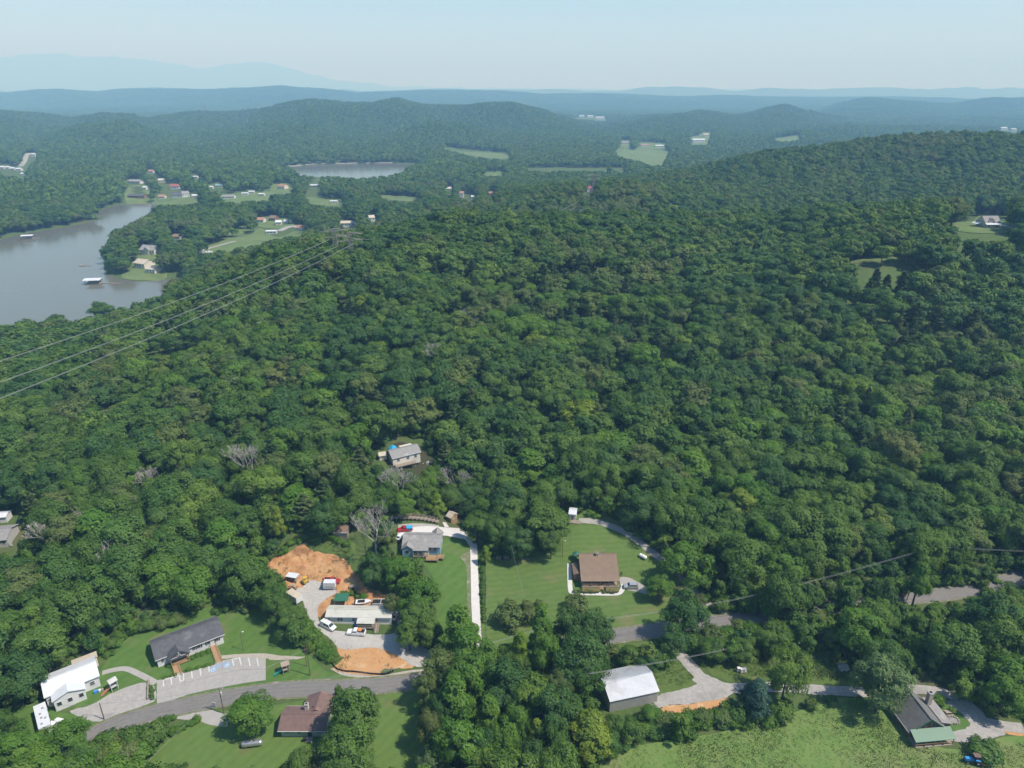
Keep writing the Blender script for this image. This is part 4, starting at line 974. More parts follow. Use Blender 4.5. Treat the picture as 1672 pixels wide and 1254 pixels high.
# --- green-porched house (bottom right)
ga, gb = ground(*crop(C5, [(640,1080)])[0]), ground(*crop(C5, [(845,1062)])[0])
gh = House('green_porch_house', 'steep roofed log house with green metal porch roof and stone chimney', 'house', ga + (gb - ga) * .05, gb, 9.4, 2.3, 3.6, 'log_wall', 'shingle_mid', .5, ridge='y')
Lg = gh.L
MB().prism([(-gh.W / 2 - 3.3, 2.1), (-gh.W / 2 - .52, 3.3), (-gh.W / 2 - .52, 3.42), (-gh.W / 2 - 3.3, 2.22)], -Lg / 2 - .7, Lg / 2 + .9, 'x').build('porch_roof', 'roof_green', gh.root)
MB().box(.1, -gh.W / 2 - 1.6, .1, Lg + 1.0, 3.2, .3).build('porch_floor', 'wood_grey', gh.root)
for k in range(5): MB().box(-Lg / 2 - .3 + (Lg + .8) * k / 4, -gh.W / 2 - 3.05, 1.1, .16, .16, 2.1).build('porch_post', 'wood', gh.root)
rr = MB().box(.1, -gh.W / 2 - 3.05, 1.05, Lg + .8, .08, .09).build('porch_railing', 'wood', gh.root)
MB().prism([(Lg / 2 + .1, 2.6), (Lg / 2 + 3.2, 1.9), (Lg / 2 + 3.2, 2.05), (Lg / 2 + .1, 2.75)], -3.5, 4.8, 'y').build('side_roof', 'shingle_grey', gh.root)
MB().box(Lg / 2 + 1.5, .6, .4, 2.9, 7.6, 3.2).build('side_wing', 'log_wall', gh.root)
rt = MB(); 
for a, b in (((Lg / 2 + .55, 2.3 - .5 * 3.6 / (Lg / 2) + .3), (0, 6.15)), ((-Lg / 2 - .55, 2.3 - .5 * 3.6 / (Lg / 2) + .3), (0, 6.15))):
    rt.tube((a[0], -gh.W / 2 - .55, a[1]), (b[0], -gh.W / 2 - .55, b[1]), .12, .12, 4)
rt.build('green_roof_trim', 'roof_green', gh.root)
gh.chimney(Lg / 2 + .4, 2.6, 1.1, 4.2, 'stone', 2.2)
for u in (-1.1, 1.1):
    f = MB().box(u, -gh.W / 2 - .05, 3.9, .8, .1, 1.0).build('window', 'paint_white', gh.root); MB().box(u, -gh.W / 2 - .12, 3.9, .64, .05, .84).build('pane', 'glass', f)
gh.window('f', -Lg * .3, 1.4, 1.0, 1.1); gh.window('f', Lg * .3, 1.4, 1.0, 1.1); gh.door('f', 0, 1.0, 2.0, 'siding_green', .25)

# --- hillside house
uh = House('hillside_house', 'grey roofed house alone in the trees on the slope', 'house', (642,761), (687,761), 7.2, 3.6, 1.6, 'siding_cream', 'shingle_grey', .4)
for u in (-.3, .05, .33): uh.window('f', uh.L * u, 2.1, 1.1, 1.2)
uh.window('r', -1.5, 2.2, 1, 1.2); uh.window('r', 1.5, 2.2, 1, 1.2); uh.door('f', uh.L * .2, .95, 2.05, 'siding_white', .4)
uh.deck(-uh.L * .1, -uh.W / 2 - 1.3, uh.L * .7, 2.6, .45, 'wood_grey', True, name='porch_deck')
MB().prism([(uh.W / 2 - .1, 3.7), (uh.W / 2 + 2.2, 3.2), (uh.W / 2 + 2.2, 3.35), (uh.W / 2 - .1, 3.85)], 0, uh.L * .45, 'x').build('rear_roof', 'siding_cream', uh.root)

# --- sheds and small roofs
def small(name, label, cat, A, B, Wd, H, rise, wall, roof, **k):
    h = House(name, label, cat, A, B, Wd, H, rise, wall, roof, .25, **k); h.door('f', 0, .9, min(1.9, H - .2), 'wood_grey'); return h
small('garden_shed', 'brown roofed wooden shed above the clay bank', 'shed', (546,880), (567.5,880), 4.2, 2.3, 1.0, 'wood_grey', 'roof_brown')
sd = small('playhouse_shed', 'small tall wooden shed at the end of the boardwalk', 'shed', (737,855), (747,855), 2.4, 2.6, 1.0, 'wood', 'roof_tan', ridge='y'); sd.window('f', -.6, 1.6, .5, .6)
sm = small('white_cabin', 'small white cabin with wooden deck at the top of the lane', 'cabin', (929,850), (940,850), 4.0, 2.6, .8, 'siding_white', 'roof_white'); sm.deck(.8, -3.2, 5.0, 2.2, .2, 'wood_grey')
sh = small('leaning_shed', 'small pale shed left of the hillside house', 'shed', (620,752), (632,751), 2.8, 2.1, .7, 'siding_cream', 'roof_tan')
lh = House('grey_roof_house', 'house with grey roof cut by the left edge of the photo', 'house', (-28,897), (14,893), 9, 3.0, 1.6, 'siding_grey', 'shingle_grey', .4); lh.window('f', 3, 1.7, 1.1, 1.2); lh.window('f', 0, 1.7, 1.1, 1.2); lh.door('f', 5, 1.0, 2, 'siding_white')
lh2 = small('white_outbuilding', 'small white roofed outbuilding above the left edge house', 'shed', (-14,856), (12,853), 4.0, 2.4, .6, 'siding_white', 'roof_white')
pv = small('tiny_well_house', 'tiny grey roofed well house in the weeds beside the lane', 'shed', (1373,1097), (1384,1096), 1.8, .9, .5, 'siding_white', 'shingle_grey')

# --- far houses (across the lake, valley, ridges)
FAR_H = [  # px, py of base centre, width px, depth m, yaw deg, wall, roof, height, rise, label
 (241,416,27,12,-14,'siding_cream','shingle_grey',5,4,'white lakeside house with a gabled dormer and grey roof'), (228,438,24,13,-25,'siding_cream','roof_tan',4,3,'tan roofed lakeside house nearest the boathouse'), (246,446,18,11,-18,'siding_cream','roof_tan',3.4,2.2,'low tan garage wing beside the lakeside lawn'),
 (219,300,22,14,-12,'siding_white','shingle_grey',4,2.5,'long white house with grey roof above the inlet'), (236,310,5,8,0,'siding_white','roof_white',4,1.5,'tiny white shed on the inlet hillside'), (246,283,8,10,0,'siding_white','roof_orange',4,2.5,'small white house with orange roof high above the inlet'), (264,298,10,10,10,'siding_cream','roof_cream',4,2.5,'pale yellow roofed house in the inlet trees'),
 (285,309,15,12,0,'siding_white','roof_red',5,3,'white house with bright red roof near the inlet'), (222,324,26,12,0,'log_wall','shingle_dark',3.5,2,'long dark house on the inlet shore'), (264,325,10,9,5,'siding_white','roof_orange',3.5,2.5,'orange roofed boathouse on the inlet lawn'), (289,323,18,12,5,'siding_grey','shingle_dark',5,3,'dark roofed house on the inlet lawn'), (304,322,11,13,30,'siding_white','shingle_grey',6,3,'white gabled house on the inlet lawn'), (318,323,8,8,10,'siding_white','roof_white',3.5,1.5,'small white garage beside the white gabled house'),
 (319,291,7,6,0,'siding_white','roof_white',3,1,'small white trailer deep in the far trees'), (357,306,11,10,0,'siding_cream','roof_teal',3.5,2,'teal roofed house in the far trees'), (345,308,5,6,0,'siding_white','roof_white',3,1.2,'tiny white shed beside the teal roofed house'), (373,325,19,10,5,'siding_white','shingle_grey',3.5,2,'low white house behind the far lawn'),
 (400,319,10,6,10,'siding_white','roof_white',3.2,.8,'white trailer on the far lawn, the western one'), (411,316,9,6,10,'siding_white','roof_white',3.2,.8,'white trailer on the far lawn, the eastern one'), (427,320,9,6,0,'siding_white','roof_white',3,.8,'low white trailer below the far lawn'), (459,309,13,12,-20,'siding_cream','roof_orange',5,3,'pink roofed house near the far lake'), (513,306,13,9,0,'siding_grey','roof_white',3.5,1.2,'pale flat roofed building near the far lake'), (545,332,11,6,8,'siding_white','roof_white',3,.8,'long white trailer alone in the far valley trees'),
 (425,364,11,11,0,'siding_white','roof_orange',4,2.4,'white house with red brown roof above the long lawn'), (444,361,11,11,-15,'log_wall','roof_brown',4,2.6,'brown roofed house above the long lawn'), (455,368,9,9,10,'siding_white','roof_white',4,1.8,'white house beside the pale drive'), (467,366,6,7,0,'siding_white','roof_white',3.6,1.4,'small white garage beside the pale drive'), (443,382,16,6,5,'siding_white','roof_white',3,.8,'long white trailer on the long lawn'), (490,377,14,11,-8,'siding_cream','roof_orange',3.6,2,'red roofed ranch house behind the pylon'),
 (568,371,22,10,5,'siding_white','roof_tan',4.5,2,'white house with tan roof right of the pylon'), (608,362,9,9,25,'siding_white','roof_tan',5,2.4,'white gabled house right of the pylon'), (288,391,12,10,0,'siding_grey','roof_brown',3.5,2,'brown roofed house hidden in the lakeside trees'),
 (54,256,7,12,0,'siding_white','roof_white',6,2,'white house at the top of the pale far road'), (3,276,7,10,0,'siding_white','roof_white',4,2,'westernmost white house of the far hillside row'), (12,276,6,9,0,'siding_white','roof_white',4,2,'second white house of the far hillside row'), (20,278,6,9,0,'siding_grey','roof_white',4,2,'third pale house of the far hillside row'), (30,279,8,9,0,'siding_white','roof_white',4,2,'fourth white house of the far hillside row'), (37,287,6,8,0,'siding_white','roof_white',4,1.5,'white house below the end of the far hillside row'),
 (754,323,6,10,0,'siding_white','roof_orange',7,2,'tall white house in the valley beyond the crest'), (733,312,7,10,0,'siding_cream','roof_cream',4,2.5,'cream house in the valley trees beyond the crest'), (772,326,5,7,0,'siding_white','roof_white',4,1.5,'small white shed beside the tall white valley house'), (802,320,8,9,0,'siding_cream','roof_orange',4,2,'orange roofed house beyond the crest'), (963,313,9,10,15,'siding_white','roof_red',5,2.5,'red roofed house below the second pylon'),
 (1021,236,11,12,0,'siding_cream','shingle_grey',6,3,'grey roofed house above the far pasture'), (1053,240,13,14,0,'siding_white','roof_orange',5,2.5,'white and orange building above the far pasture'), (1077,241,14,14,0,'siding_white','roof_white',5,2,'long white building above the far pasture'), (1141,233,20,20,0,'siding_white','roof_white',8,3,'large white building on the cleared far ridge'), (1153,223,9,14,0,'siding_white','roof_tan',6,3,'small house above the large white ridge building'),
 (938,190,7,25,0,'siding_white','roof_white',8,3,'westernmost white shed of the distant town'), (950,191,8,25,0,'siding_white','roof_white',8,3,'second white shed of the distant town'), (964,192,9,25,0,'siding_white','roof_white',9,3,'third white shed of the distant town'), (980,195,14,30,0,'siding_white','roof_white',10,3,'long white shed at the end of the distant town'), (1640,212,10,25,0,'siding_white','roof_white',9,3,'white shed far off at the right edge'), (1656,214,8,25,0,'siding_white','roof_tan',8,3,'tan shed far off at the right edge')]
for i, (px, py, wpx, dep, yd, wl, rf, Hh, ri, lab) in enumerate(FAR_H):
    g = ground(px, py); t = project(g.x, g.y, g.z)[2]; w = wpx * t / FPX; a = math.radians(yd)
    dv = Vector((math.cos(a), math.sin(a), 0)) * w / 2
    h = House('shed' if 'shed' in lab else 'trailer_home' if 'trailer' in lab else 'distant_house', lab, 'shed' if 'shed' in lab else 'trailer' if 'trailer' in lab else 'house', g - dv, g + dv, dep, Hh, ri, wl, rf, .5, drop=1.5)
    n_ = max(2, min(5, int(w / 3.5)))
    for k in range(n_): h.window('f', -w / 2 + w * (k + .5) / n_, Hh * .55, 1.3, 1.5)
    h.door('f', w * (.5 / n_ if n_ % 2 == 0 else 1.0 / n_) - (0 if n_ % 2 else w * .5 / n_), 1.1, 2.1, 'wood_grey')
    if i == 0:
        h.wing(0, -h.W / 2 + 1.2, 5.5, 4.5, Hh + .6, 2.6, 'y', .4, name='dormer')
# hilltop house with porch
hh = House('hilltop_house', 'tan brick house with grey gabled roof and white porch on the hilltop', 'house', (1608,372), (1632,372), 10, 3.2, 4.0, 'siding_cream', 'shingle_grey', .5)
MB().prism([(-hh.W / 2 - 2.4, 2.4), (-hh.W / 2 - .4, 3.1), (-hh.W / 2 - .4, 3.25), (-hh.W / 2 - 2.4, 2.55)], -hh.L / 2 - .8, hh.L / 2 + .3, 'x').build('porch_roof', 'roof_white', hh.root)
for k in range(5): MB().box(-hh.L / 2 + hh.L * k / 4, -hh.W / 2 - 2.2, 1.0, .2, .2, 2.8).build('porch_post', 'paint_white', hh.root)
MB().prism([(-hh.L / 2 - 4.5, 2.1), (-hh.L / 2 - .55, 3.0), (-hh.L / 2 - .55, 3.15), (-hh.L / 2 - 4.5, 2.25)], -2, 4, 'y').build('carport_roof', 'roof_white', hh.root)
hh.wing(-1.2, -hh.W / 2 + 2.2, 4.2, 4.2, 4.0, 2.2, 'y', .4, name='front_gable')
for u in (-.3, .1, .36): hh.window('f', hh.L * u, 1.5, 1.1, 1.3)
hh.window('r', 0, 1.6, 1.1, 1.3); hh.door('f', hh.L * .25, 1, 2.1, 'wood')

# boathouse and docks
def dock(name, label, px, py, L, Wd, roofed, yaw=0.0):
    g = at_z(px, py, WATER); r_ = empty(name, (g[0], g[1], WATER), yaw, label, 'boathouse' if roofed else 'dock')
    MB().box(0, 0, .5, L, Wd, .25).build('deck', 'wood_grey', r_)
    for i in (-1, 0, 1):
        for j in (-1, 1): MB().tube((i * L * .46, j * Wd * .46, -3), (i * L * .46, j * Wd * .46, 4.2 if roofed else 1.2), .16, .16, 6).build('pile', 'wood_grey', r_)
    if roofed:
        MB().prism([(-Wd / 2 - .8, 4.1), (0, 5.0), (Wd / 2 + .8, 4.1), (Wd / 2 + .8, 4.3), (0, 5.2), (-Wd / 2 - .8, 4.3)], -L / 2 - .8, L / 2 + .8, 'x').build('roof', 'roof_white', r_)
        MB().box(0, Wd * .35, 2.3, L * .8, .15, 3.2).build('rear_wall', 'siding_grey', r_)
    MB().box(L / 2 + 3.5, 0, .5, 7, 1.4, .2).build('gangway', 'wood_grey', r_)
    return r_
dock('boathouse', 'white roofed boathouse on the lake beside the peninsula', 153.5, 463, 14, 9, True, .12)
dock('swimming_dock', 'small dock on the far lake bank at the left', 46, 390, 12, 6, True, .25); dock('jetty', 'tiny jetty at the tip of the peninsula', 134, 434, 5, 3, False); dock('jetty', 'small jetty by the inlet lawn', 238, 335.5, 10, 4, False); dock('jetty', 'little raft moored beside the boathouse', 184, 463.5, 4, 2.4, False)
# ------------------------------------------------------------------ vehicles
def wheel(root, x, y, r, w=.24):
    o = MB().lathe([(r * .62, -w / 2), (r, -w / 2 * .8), (r, w / 2 * .8), (r * .62, w / 2)], 16, (0, 0, 0), 'x')
    o.v = [(y_ + x, x_ + y, z_ + r) for x_, y_, z_ in o.v]
    t = o.build('wheel', 'rubber', root, True)
    p = MB().lathe([(r * .2, -w / 2 - .02), (r * .6, -w / 2 - .01), (r * .6, w / 2 + .01), (r * .2, w / 2 + .02)], 12, (0, 0, 0), 'x')
    p.v = [(y_ + x, x_ + y, z_ + r) for x_, y_, z_ in p.v]
    p.build('rim', 'steel', t)
def loft(sections):
    # sections: list of (x, [(y,z)...]) closed loops of equal length
    b = MB(); m = len(sections[0][1])
    for x, lp in sections:
        for y, z in lp: b.v.append((x, y, z))
    for i in range(len(sections) - 1):
        for j in range(m):
            k = (j + 1) % m; b.f.append((i * m + j, i * m + k, (i + 1) * m + k, (i + 1) * m + j))
    b.f.append(tuple(range(m))[::-1]); b.f.append(tuple((len(sections) - 1) * m + j for j in range(m)))
    return b
def car(kind, px, py, yaw, paint_, label, L, Wd, cat, name):
    """x forward; kinds: van, pickup, suv, sedan"""
    g = ground(px, py); root = empty(name, (g.x, g.y, hz(g.x, g.y) + .14), yaw, label, cat)
    hw = Wd / 2; r = .36
    hood = {'van': 1.15, 'pickup': 1.12, 'suv': 1.05, 'sedan': .92}[kind]; bed = {'van': 1.15, 'pickup': 1.12, 'suv': 1.1, 'sedan': .98}[kind]
    def lp(z1, w, z0=.32): return [(-w, z0), (w, z0), (w * 1.02, (z0 + z1) / 2), (w * .95, z1 - .06), (w * .84, z1), (-w * .84, z1), (-w * .95, z1 - .06), (-w * 1.02, (z0 + z1) / 2)]
    body = loft([(-L / 2, lp(bed - .12, hw * .93)), (-L / 2 + .12, lp(bed, hw)), (0, lp((hood + bed) / 2, hw)), (L * .25, lp(hood, hw)), (L / 2 - .25, lp(hood - .1, hw * .97)), (L / 2, lp(hood - .35, hw * .86))]).build('body', paint_, root)
    top = {'van': 2.0, 'pickup': 1.82, 'suv': 1.72, 'sedan': 1.42}[kind]
    xr0, xr1, xf1, xf0 = {'van': (-L / 2 + .03, -L / 2 + .12, L * .16, L * .31), 'pickup': (-L * .10, -L * .07, L * .12, L * .22), 'suv': (-L / 2 + .08, -L / 2 + .45, L * .08, L * .22), 'sedan': (-L * .40, -L * .22, L * .06, L * .2)}[kind]
    zb = min(hood, bed) - .04
    def ring(x, z0_, z1_, w0, w1): return (x, [(-w0, z0_), (w0, z0_), (w1, z1_), (-w1, z1_)])
    cab = MB(); wt = hw * .78
    pts = [(xr0, zb), (xr1, top - .05), ((xr1 + xf1) / 2, top), (xf1, top - .05), (xf0, zb)]
    m = len(pts)
    for q in (-1, 1):
        for x, z in pts: cab.v.append((x, q * (hw * .93 if z == zb else wt), z))
    cab.f = [tuple(range(m)), tuple(range(m, 2 * m))[::-1]] + [(i, i + 1, m + i + 1, m + i) for i in range(m - 1)] + [(m - 1, 0, m, 2 * m - 1)]
    cb = cab.build('cabin', paint_, root)
    def pane(nm, a, b, inset=.12):
        # glass on the slanted end between two profile points
        (x0, z0_), (x1, z1_) = a, b; q = 1 if x0 > 0 or nm == 'windscreen' else -1
        u0, u1 = .12, .92
        def P(u, s): return (x0 + (x1 - x0) * u + (.03 if nm == 'windscreen' else -.03), s * (hw * .93 + (wt - hw * .93) * u - inset), z0_ + (z1_ - z0_) * u + .02)
        MB().poly([P(u0, -1), P(u0, 1), P(u1, 1), P(u1, -1)]).build(nm, 'glass', cb)
    pane('windscreen', pts[4], pts[3]); pane('rear_window', pts[0], pts[1])
    for q in (-1, 1):
        zz0, zz1 = zb + .12, top - .2
        def S(x, z): f = (z - zb) / (top - zb); return (x, q * (hw * .93 + (wt - hw * .93) * f + .015), z)
        xa, xb_ = xr1 + .05, xf1 - .02
        if kind == 'van': xa = xf1 - 1.9
        mid = (xa + xb_) / 2 + .1
        MB().poly([S(xa - (.1 if kind != 'van' else 0), zz0), S(mid - .05, zz0), S(mid - .05, zz1), S(xa + .08, zz1)]).build('side_window', 'glass', cb)
        MB().poly([S(mid + .05, zz0), S(xf0 - .22, zz0), S(xb_ - .02, zz1), S(mid + .05, zz1)]).build('side_window', 'glass', cb)
        for xw in (-L * .30, L * .31): wheel(root, xw, q * (hw - .1), r)
        MB().box(L / 2 - .09, q * hw * .62, hood - .42, .12, hw * .34, .16).build('headlight', 'lamp_clear', root)
        MB().box(-L / 2 - .01, q * hw * .76, bed - .32, .06, .16, .3).build('taillight', 'lamp_red', root)
        MB().box(xf0 - .25, q * (hw + .1), zb + .1, .12, .2, .16).build('mirror', 'black', root)
    MB().box(L / 2 - .06, 0, .46, .2, Wd * .9, .2).build('bumper', 'steel' if kind == 'pickup' else 'black', root)
    MB().box(-L / 2 + .0, 0, .5, .16, Wd * .88, .2).build('bumper', 'steel' if kind == 'pickup' else 'black', root)
    if kind == 'pickup':
        bx = -L / 2 + .12; MB().box((bx + xr0) / 2, 0, bed + .012, xr0 - bx - .2, Wd * .72, .03).build('bed_floor', 'black', root)
        rl = MB()
        for q in (-1, 1): rl.box((bx + xr0) / 2, q * hw * .88, bed + .1, xr0 - bx, .12, .24)
        rl.box(bx, 0, bed + .1, .1, Wd * .82, .24); rl.build('bed_side', paint_, root)
    if kind in ('van',):
        rk = MB()
        for k in range(3): rk.box(-L * .3 + k * L * .2, 0, top + .06, .06, Wd * .7, .06)
        rk.build('roof_rack', 'steel', root)
    return root
def yaw_px(a, b):
    A, B = ground(*a), ground(*b); return math.atan2(B.y - A.y, B.x - A.x)
c1 = lambda x, y: crop(C1, [(x, y)])[0]
c8 = lambda x, y: crop(C8, [(x, y)])[0]
c3 = lambda x, y: crop(C3, [(x, y)])[0]
c5 = lambda x, y: crop(C5, [(x, y)])[0]
c2 = lambda x, y: crop(C2, [(x, y)])[0]
c6 = lambda x, y: crop(C6, [(x, y)])[0]
car('van', *c8(712, 838), yaw_px(c8(640, 800), c8(790, 875)), 'car_white', 'white van parked at the left end of the mobile home', 5.2, 2.0, 'van', 'van')
car('pickup', *c8(1015, 908), yaw_px(c8(1110, 915), c8(920, 900)), 'car_white', 'white pickup truck with an orange load in its bed', 5.7, 2.0, 'truck', 'pickup_truck')
g = ground(*c8(1068, 900)); lo = empty('bed_cargo', (g.x, g.y, hz(g.x, g.y) + 1.28), yaw_px(c8(1110, 915), c8(920, 900)), 'orange load lying in the bed of the white pickup', 'cargo')
MB().box(.3, 0, .16, 1.1, 1.25, .32).build('tarp', 'load_orange', lo); MB().box(-.7, .1, .1, .7, 1.0, .2).build('crate', 'black', lo)
car('pickup', *c8(752, 345), yaw_px(c8(670, 345), c8(820, 345)), 'car_red', 'red pickup truck behind the white utility trailer', 5.4, 1.95, 'truck', 'pickup_truck')
car('pickup', *c1(975, 190), yaw_px(c1(1015, 186), c1(935, 190)), 'car_red', 'red pickup truck with a blue tarp on the white pad', 5.4, 1.95, 'truck', 'pickup_truck')
g = ground(*c1(997, 190)); tp = empty('tarp', (g.x + .5, g.y, hz(g.x, g.y) + 1.3), .05, 'bright blue tarp over the bed of the red pickup', 'tarp')
tb = MB().prism([(-.85, 0), (-.8, .5), (-.4, .8), (.4, .85), (.8, .5), (.85, 0)], -1.0, 1.0, 'x').build('cover', 'tarp_blue', tp)
car('sedan', *c1(945, 238), 1.2, 'car_white', 'white car parked beside the blue house', 4.6, 1.8, 'car', 'car')
car('suv', *c3(1073, 558), yaw_px(c3(1115, 552), c3(1030, 552)), 'car_silver', 'silver car parked on the pad beside the brown-roofed house', 4.7, 1.85, 'car', 'car')
car('sedan', *c6(925, 398), yaw_px(c6(895, 402), c6(950, 392)), 'car_blue', 'blue car parked behind the maroon-roofed house', 4.4, 1.8, 'car', 'car')
car('suv', 382, 381, .2, 'car_white', 'white vehicle on the far looped drive across the lake', 6.5, 2.4, 'car', 'car')
car('suv', 1641, 372.5, .1, 'car_white', 'white vehicle beside the hilltop house', 5, 2, 'car', 'car')
car('sedan', *c8(1440, 720), 1.4, 'car_white', 'white car in shade at the right end of the mobile home', 4.4, 1.8, 'car', 'car')
car('suv', *crop((0,1100,6.43), [(572,565)])[0], 1.35, 'car_white', 'pale car beside the white camper under the trees', 4.6, 1.9, 'car', 'car')
# trailers
def box_trailer(px, py, yaw, L, Wd, H, body, roofm, label, name='utility_trailer', panels=True):
    g = ground(px, py); r_ = empty(name, (g.x, g.y, hz(g.x, g.y) + .12), yaw, label, 'trailer')
    MB().box(0, 0, .5 + H / 2, L, Wd, H).build('body', body, r_)
    MB().box(0, 0, .5 + H + .05, L + .08, Wd + .08, .1).build('roof', roofm, r_)
    b = MB()
    for k in range(5): b.box(-L / 2 + L * k / 4, -Wd / 2 - .02, .5 + H / 2, .07, .05, H)
    b.build('side_rib', body, r_)
    MB().box(L / 2 + .03, 0, .5 + H * .48, .05, Wd * .8, H * .86).build('rear_door', body, r_)
    for q in (-1, 1):
        for x in (-.5, .5): wheel(r_, x, q * (Wd / 2 - .1), .33)
    MB().tube((-L / 2, -.5, .5), (-L / 2 - 1.3, 0, .45), .06, .06, 6).tube((-L / 2, .5, .5), (-L / 2 - 1.3, 0, .45), .06, .06, 6).build('tongue', 'steel', r_)
    return r_
ut = box_trailer(*c8(730, 405), 0, 3.6, 2.0, 2.1, 'siding_white', 'roof_white', 'white utility trailer in front of the red pickup')
MB().box(0, -1.06, 1.25, 2.9, .06, .14).build('side_band', 'shingle_grey', ut)
box_trailer(*c8(345, 540), yaw_px(c8(280, 510), c8(385, 575)), 5.0, 2.4, 2.2, 'siding_white', 'roof_tan', 'white box trailer with tan roof at the edge of the trees')
ot = box_trailer(*c8(1288, 600), .02, 5.0, 2.2, 1.1, 'siding_white', 'black', 'white trailer with dark open top behind the mobile home'); MB().box(0, 0, 1.72, .12, 2.2, .12).box(0, -1.1, 1.72, 5.0, .12, .14).box(0, 1.1, 1.72, 5.0, .12, .14).build('top_rail', 'siding_white', ot)
cp_ = crop((0,1100,6.43), [(462,470),(500,600)])
camper = box_trailer(*crop((0,1100,6.43), [(470,530)])[0], yaw_px(crop((0,1100,6.43), [(500,640)])[0], crop((0,1100,6.43), [(445,420)])[0]), 9.0, 2.6, 2.4, 'siding_white', 'roof_white', 'long white camper trailer half under the trees at the left', 'camper')
for k, (x, y) in enumerate(((-3.2, .4), (-1.6, -.6), (-1.0, .2), (.6, .3), (2.4, -.5))): MB().box(x, y, 3.08, .45, .45, .2).build('roof_vent', 'shingle_grey', camper)
for k in range(3): f = MB().box(-2.6 + k * 2.4, -1.34, 1.9, 1.0, .06, .7).build('window', 'glass', camper)
# green awning roof and boat behind the mobile home
g = ground(*c8(856, 598)); aw = empty('lean_to', (g.x, g.y + .8, hz(g.x, g.y)), 0, 'green roofed lean-to behind the mobile home', 'shed')
MB().prism([(-1.6, 2.5), (1.6, 2.9), (1.6, 3.0), (-1.6, 2.6)], -2.2, 2.2, 'x').build('roof', 'roof_green', aw)
for i in (-1, 1):
    for j in (-1, 1): MB().box(i * 2.0, j * 1.4, 1.3, .12, .12, 2.6).build('post', 'wood_grey', aw)
g = ground(*c8(1090, 598)); bt = empty('boat', (g.x, g.y + .6, hz(g.x, g.y) + .1), .1, 'white boat on blocks behind the mobile home', 'boat')
hull = []
for x, w, zk in ((-2.4, .95, .5), (-1, 1.05, .42), (.6, 1.0, .45), (1.7, .6, .6), (2.5, .06, .9)): hull.append((x, [(0, zk), (w * .8, zk + .3), (w, 1.25 + .12 * (x > 1)), (-w, 1.25 + .12 * (x > 1)), (-w * .8, zk + .3)]))
loft(hull).build('hull', 'car_white', bt); MB().box(-.6, 0, 1.3, 2.2, 1.3, .12).build('cockpit', 'black', bt); MB().box(.3, 0, 1.55, .08, 1.2, .5).build('windscreen', 'glass', bt); MB().box(-2.5, 0, 1.35, .4, .5, .8).build('motor', 'black', bt)
MB().box(-1.2, 0, .25, .4, 1.2, .5).box(1.0, 0, .25, .4, 1.0, .5).build('block', 'wood_grey', bt)
# machinery corner: canopy, forklift, scrap
g = ground(*c8(325, 325)); cn = empty('machine_shelter', (g.x, g.y, hz(g.x, g.y)), -.25, 'white topped shelter over machinery beside the clay bank', 'shelter')
MB().box(0, 0, 2.3, 3.8, 2.4, .14).build('roof', 'roof_white', cn)
for i in (-1, 1):
    for j in (-1, 1): MB().box(i * 1.7, j * 1.0, 1.15, .1, .1, 2.3).build('post', 'steel', cn)
MB().box(-.5, 0, .7, 1.6, 1.4, 1.0).build('engine', 'rust', cn); MB().box(1.0, -.2, .5, 1.0, 1.2, .8).build('drum', 'wood_grey', cn)
g = ground(*c8(468, 345)); fk = empty('forklift', (g.x, g.y, hz(g.x, g.y) + .12), .9, 'yellow forklift beside the machine shelter', 'forklift')
MB().box(-.2, 0, .75, 1.9, 1.05, .7).box(-.85, 0, 1.2, .6, 1.0, .4).build('body', 'machine_yellow', fk)
for i, j in ((-.8, -.42), (-.8, .42), (.35, -.42), (.35, .42)): MB().box(i, j, 1.65, .07, .07, 1.1).build('cage_post', 'black', fk)
MB().box(-.2, 0, 2.22, 1.4, 1.0, .08).build('cage_roof', 'machine_yellow', fk); MB().box(.85, -.3, 1.3, .1, .1, 2.5).box(.85, .3, 1.3, .1, .1, 2.5).build('mast', 'black', fk)
for q in (-1, 1): MB().box(1.5, q * .28, .15, 1.2, .12, .06).build('fork', 'steel', fk)
for x in (-.7, .5):
    for q in (-1, 1): wheel(fk, x, q * .5, .3)
g = ground(*c8(330, 412)); sc_ = empty('scrap_cart', (g.x, g.y, hz(g.x, g.y) + .1), -.2, 'rusty loaded cart below the machine shelter', 'cart')
MB().box(0, 0, .6, 2.8, 1.5, .25).build('bed', 'rust', sc_); MB().box(-.6, .1, 1.0, 1.0, .9, .6, .3).box(.6, -.1, .95, .9, .8, .5, -.4).build('load', 'wood_grey', sc_)
for x in (-.9, .9):
    for q in (-1, 1): wheel(sc_, x, q * .7, .34)
g = ground(*c8(985, 405)); sb = empty('flatbed_cart', (g.x, g.y, hz(g.x, g.y) + .1), .05, 'small grey cart on the clay bank', 'cart')
MB().box(0, 0, .5, 2.6, 1.5, .2).build('bed', 'wood_grey', sb); MB().box(0, -.7, .75, 2.6, .08, .35).box(0, .7, .75, 2.6, .08, .35).box(-1.28, 0, .75, .08, 1.4, .35).build('side_board', 'wood_grey', sb)
for q in (-1, 1): wheel(sb, 0, q * .85, .33)
g = ground(*c8(1020, 815)); bn_ = empty('storage_bin', (g.x, g.y, hz(g.x, g.y)), 0, 'blue bin beside the mobile home porch', 'bin'); MB().box(0, 0, .5, .9, 1.0, 1.0, 0, 1.1).build('body', 'plastic_blue', bn_); MB().box(0, 0, 1.05, 1.1, 1.2, .1).build('lid', 'plastic_blue', bn_)
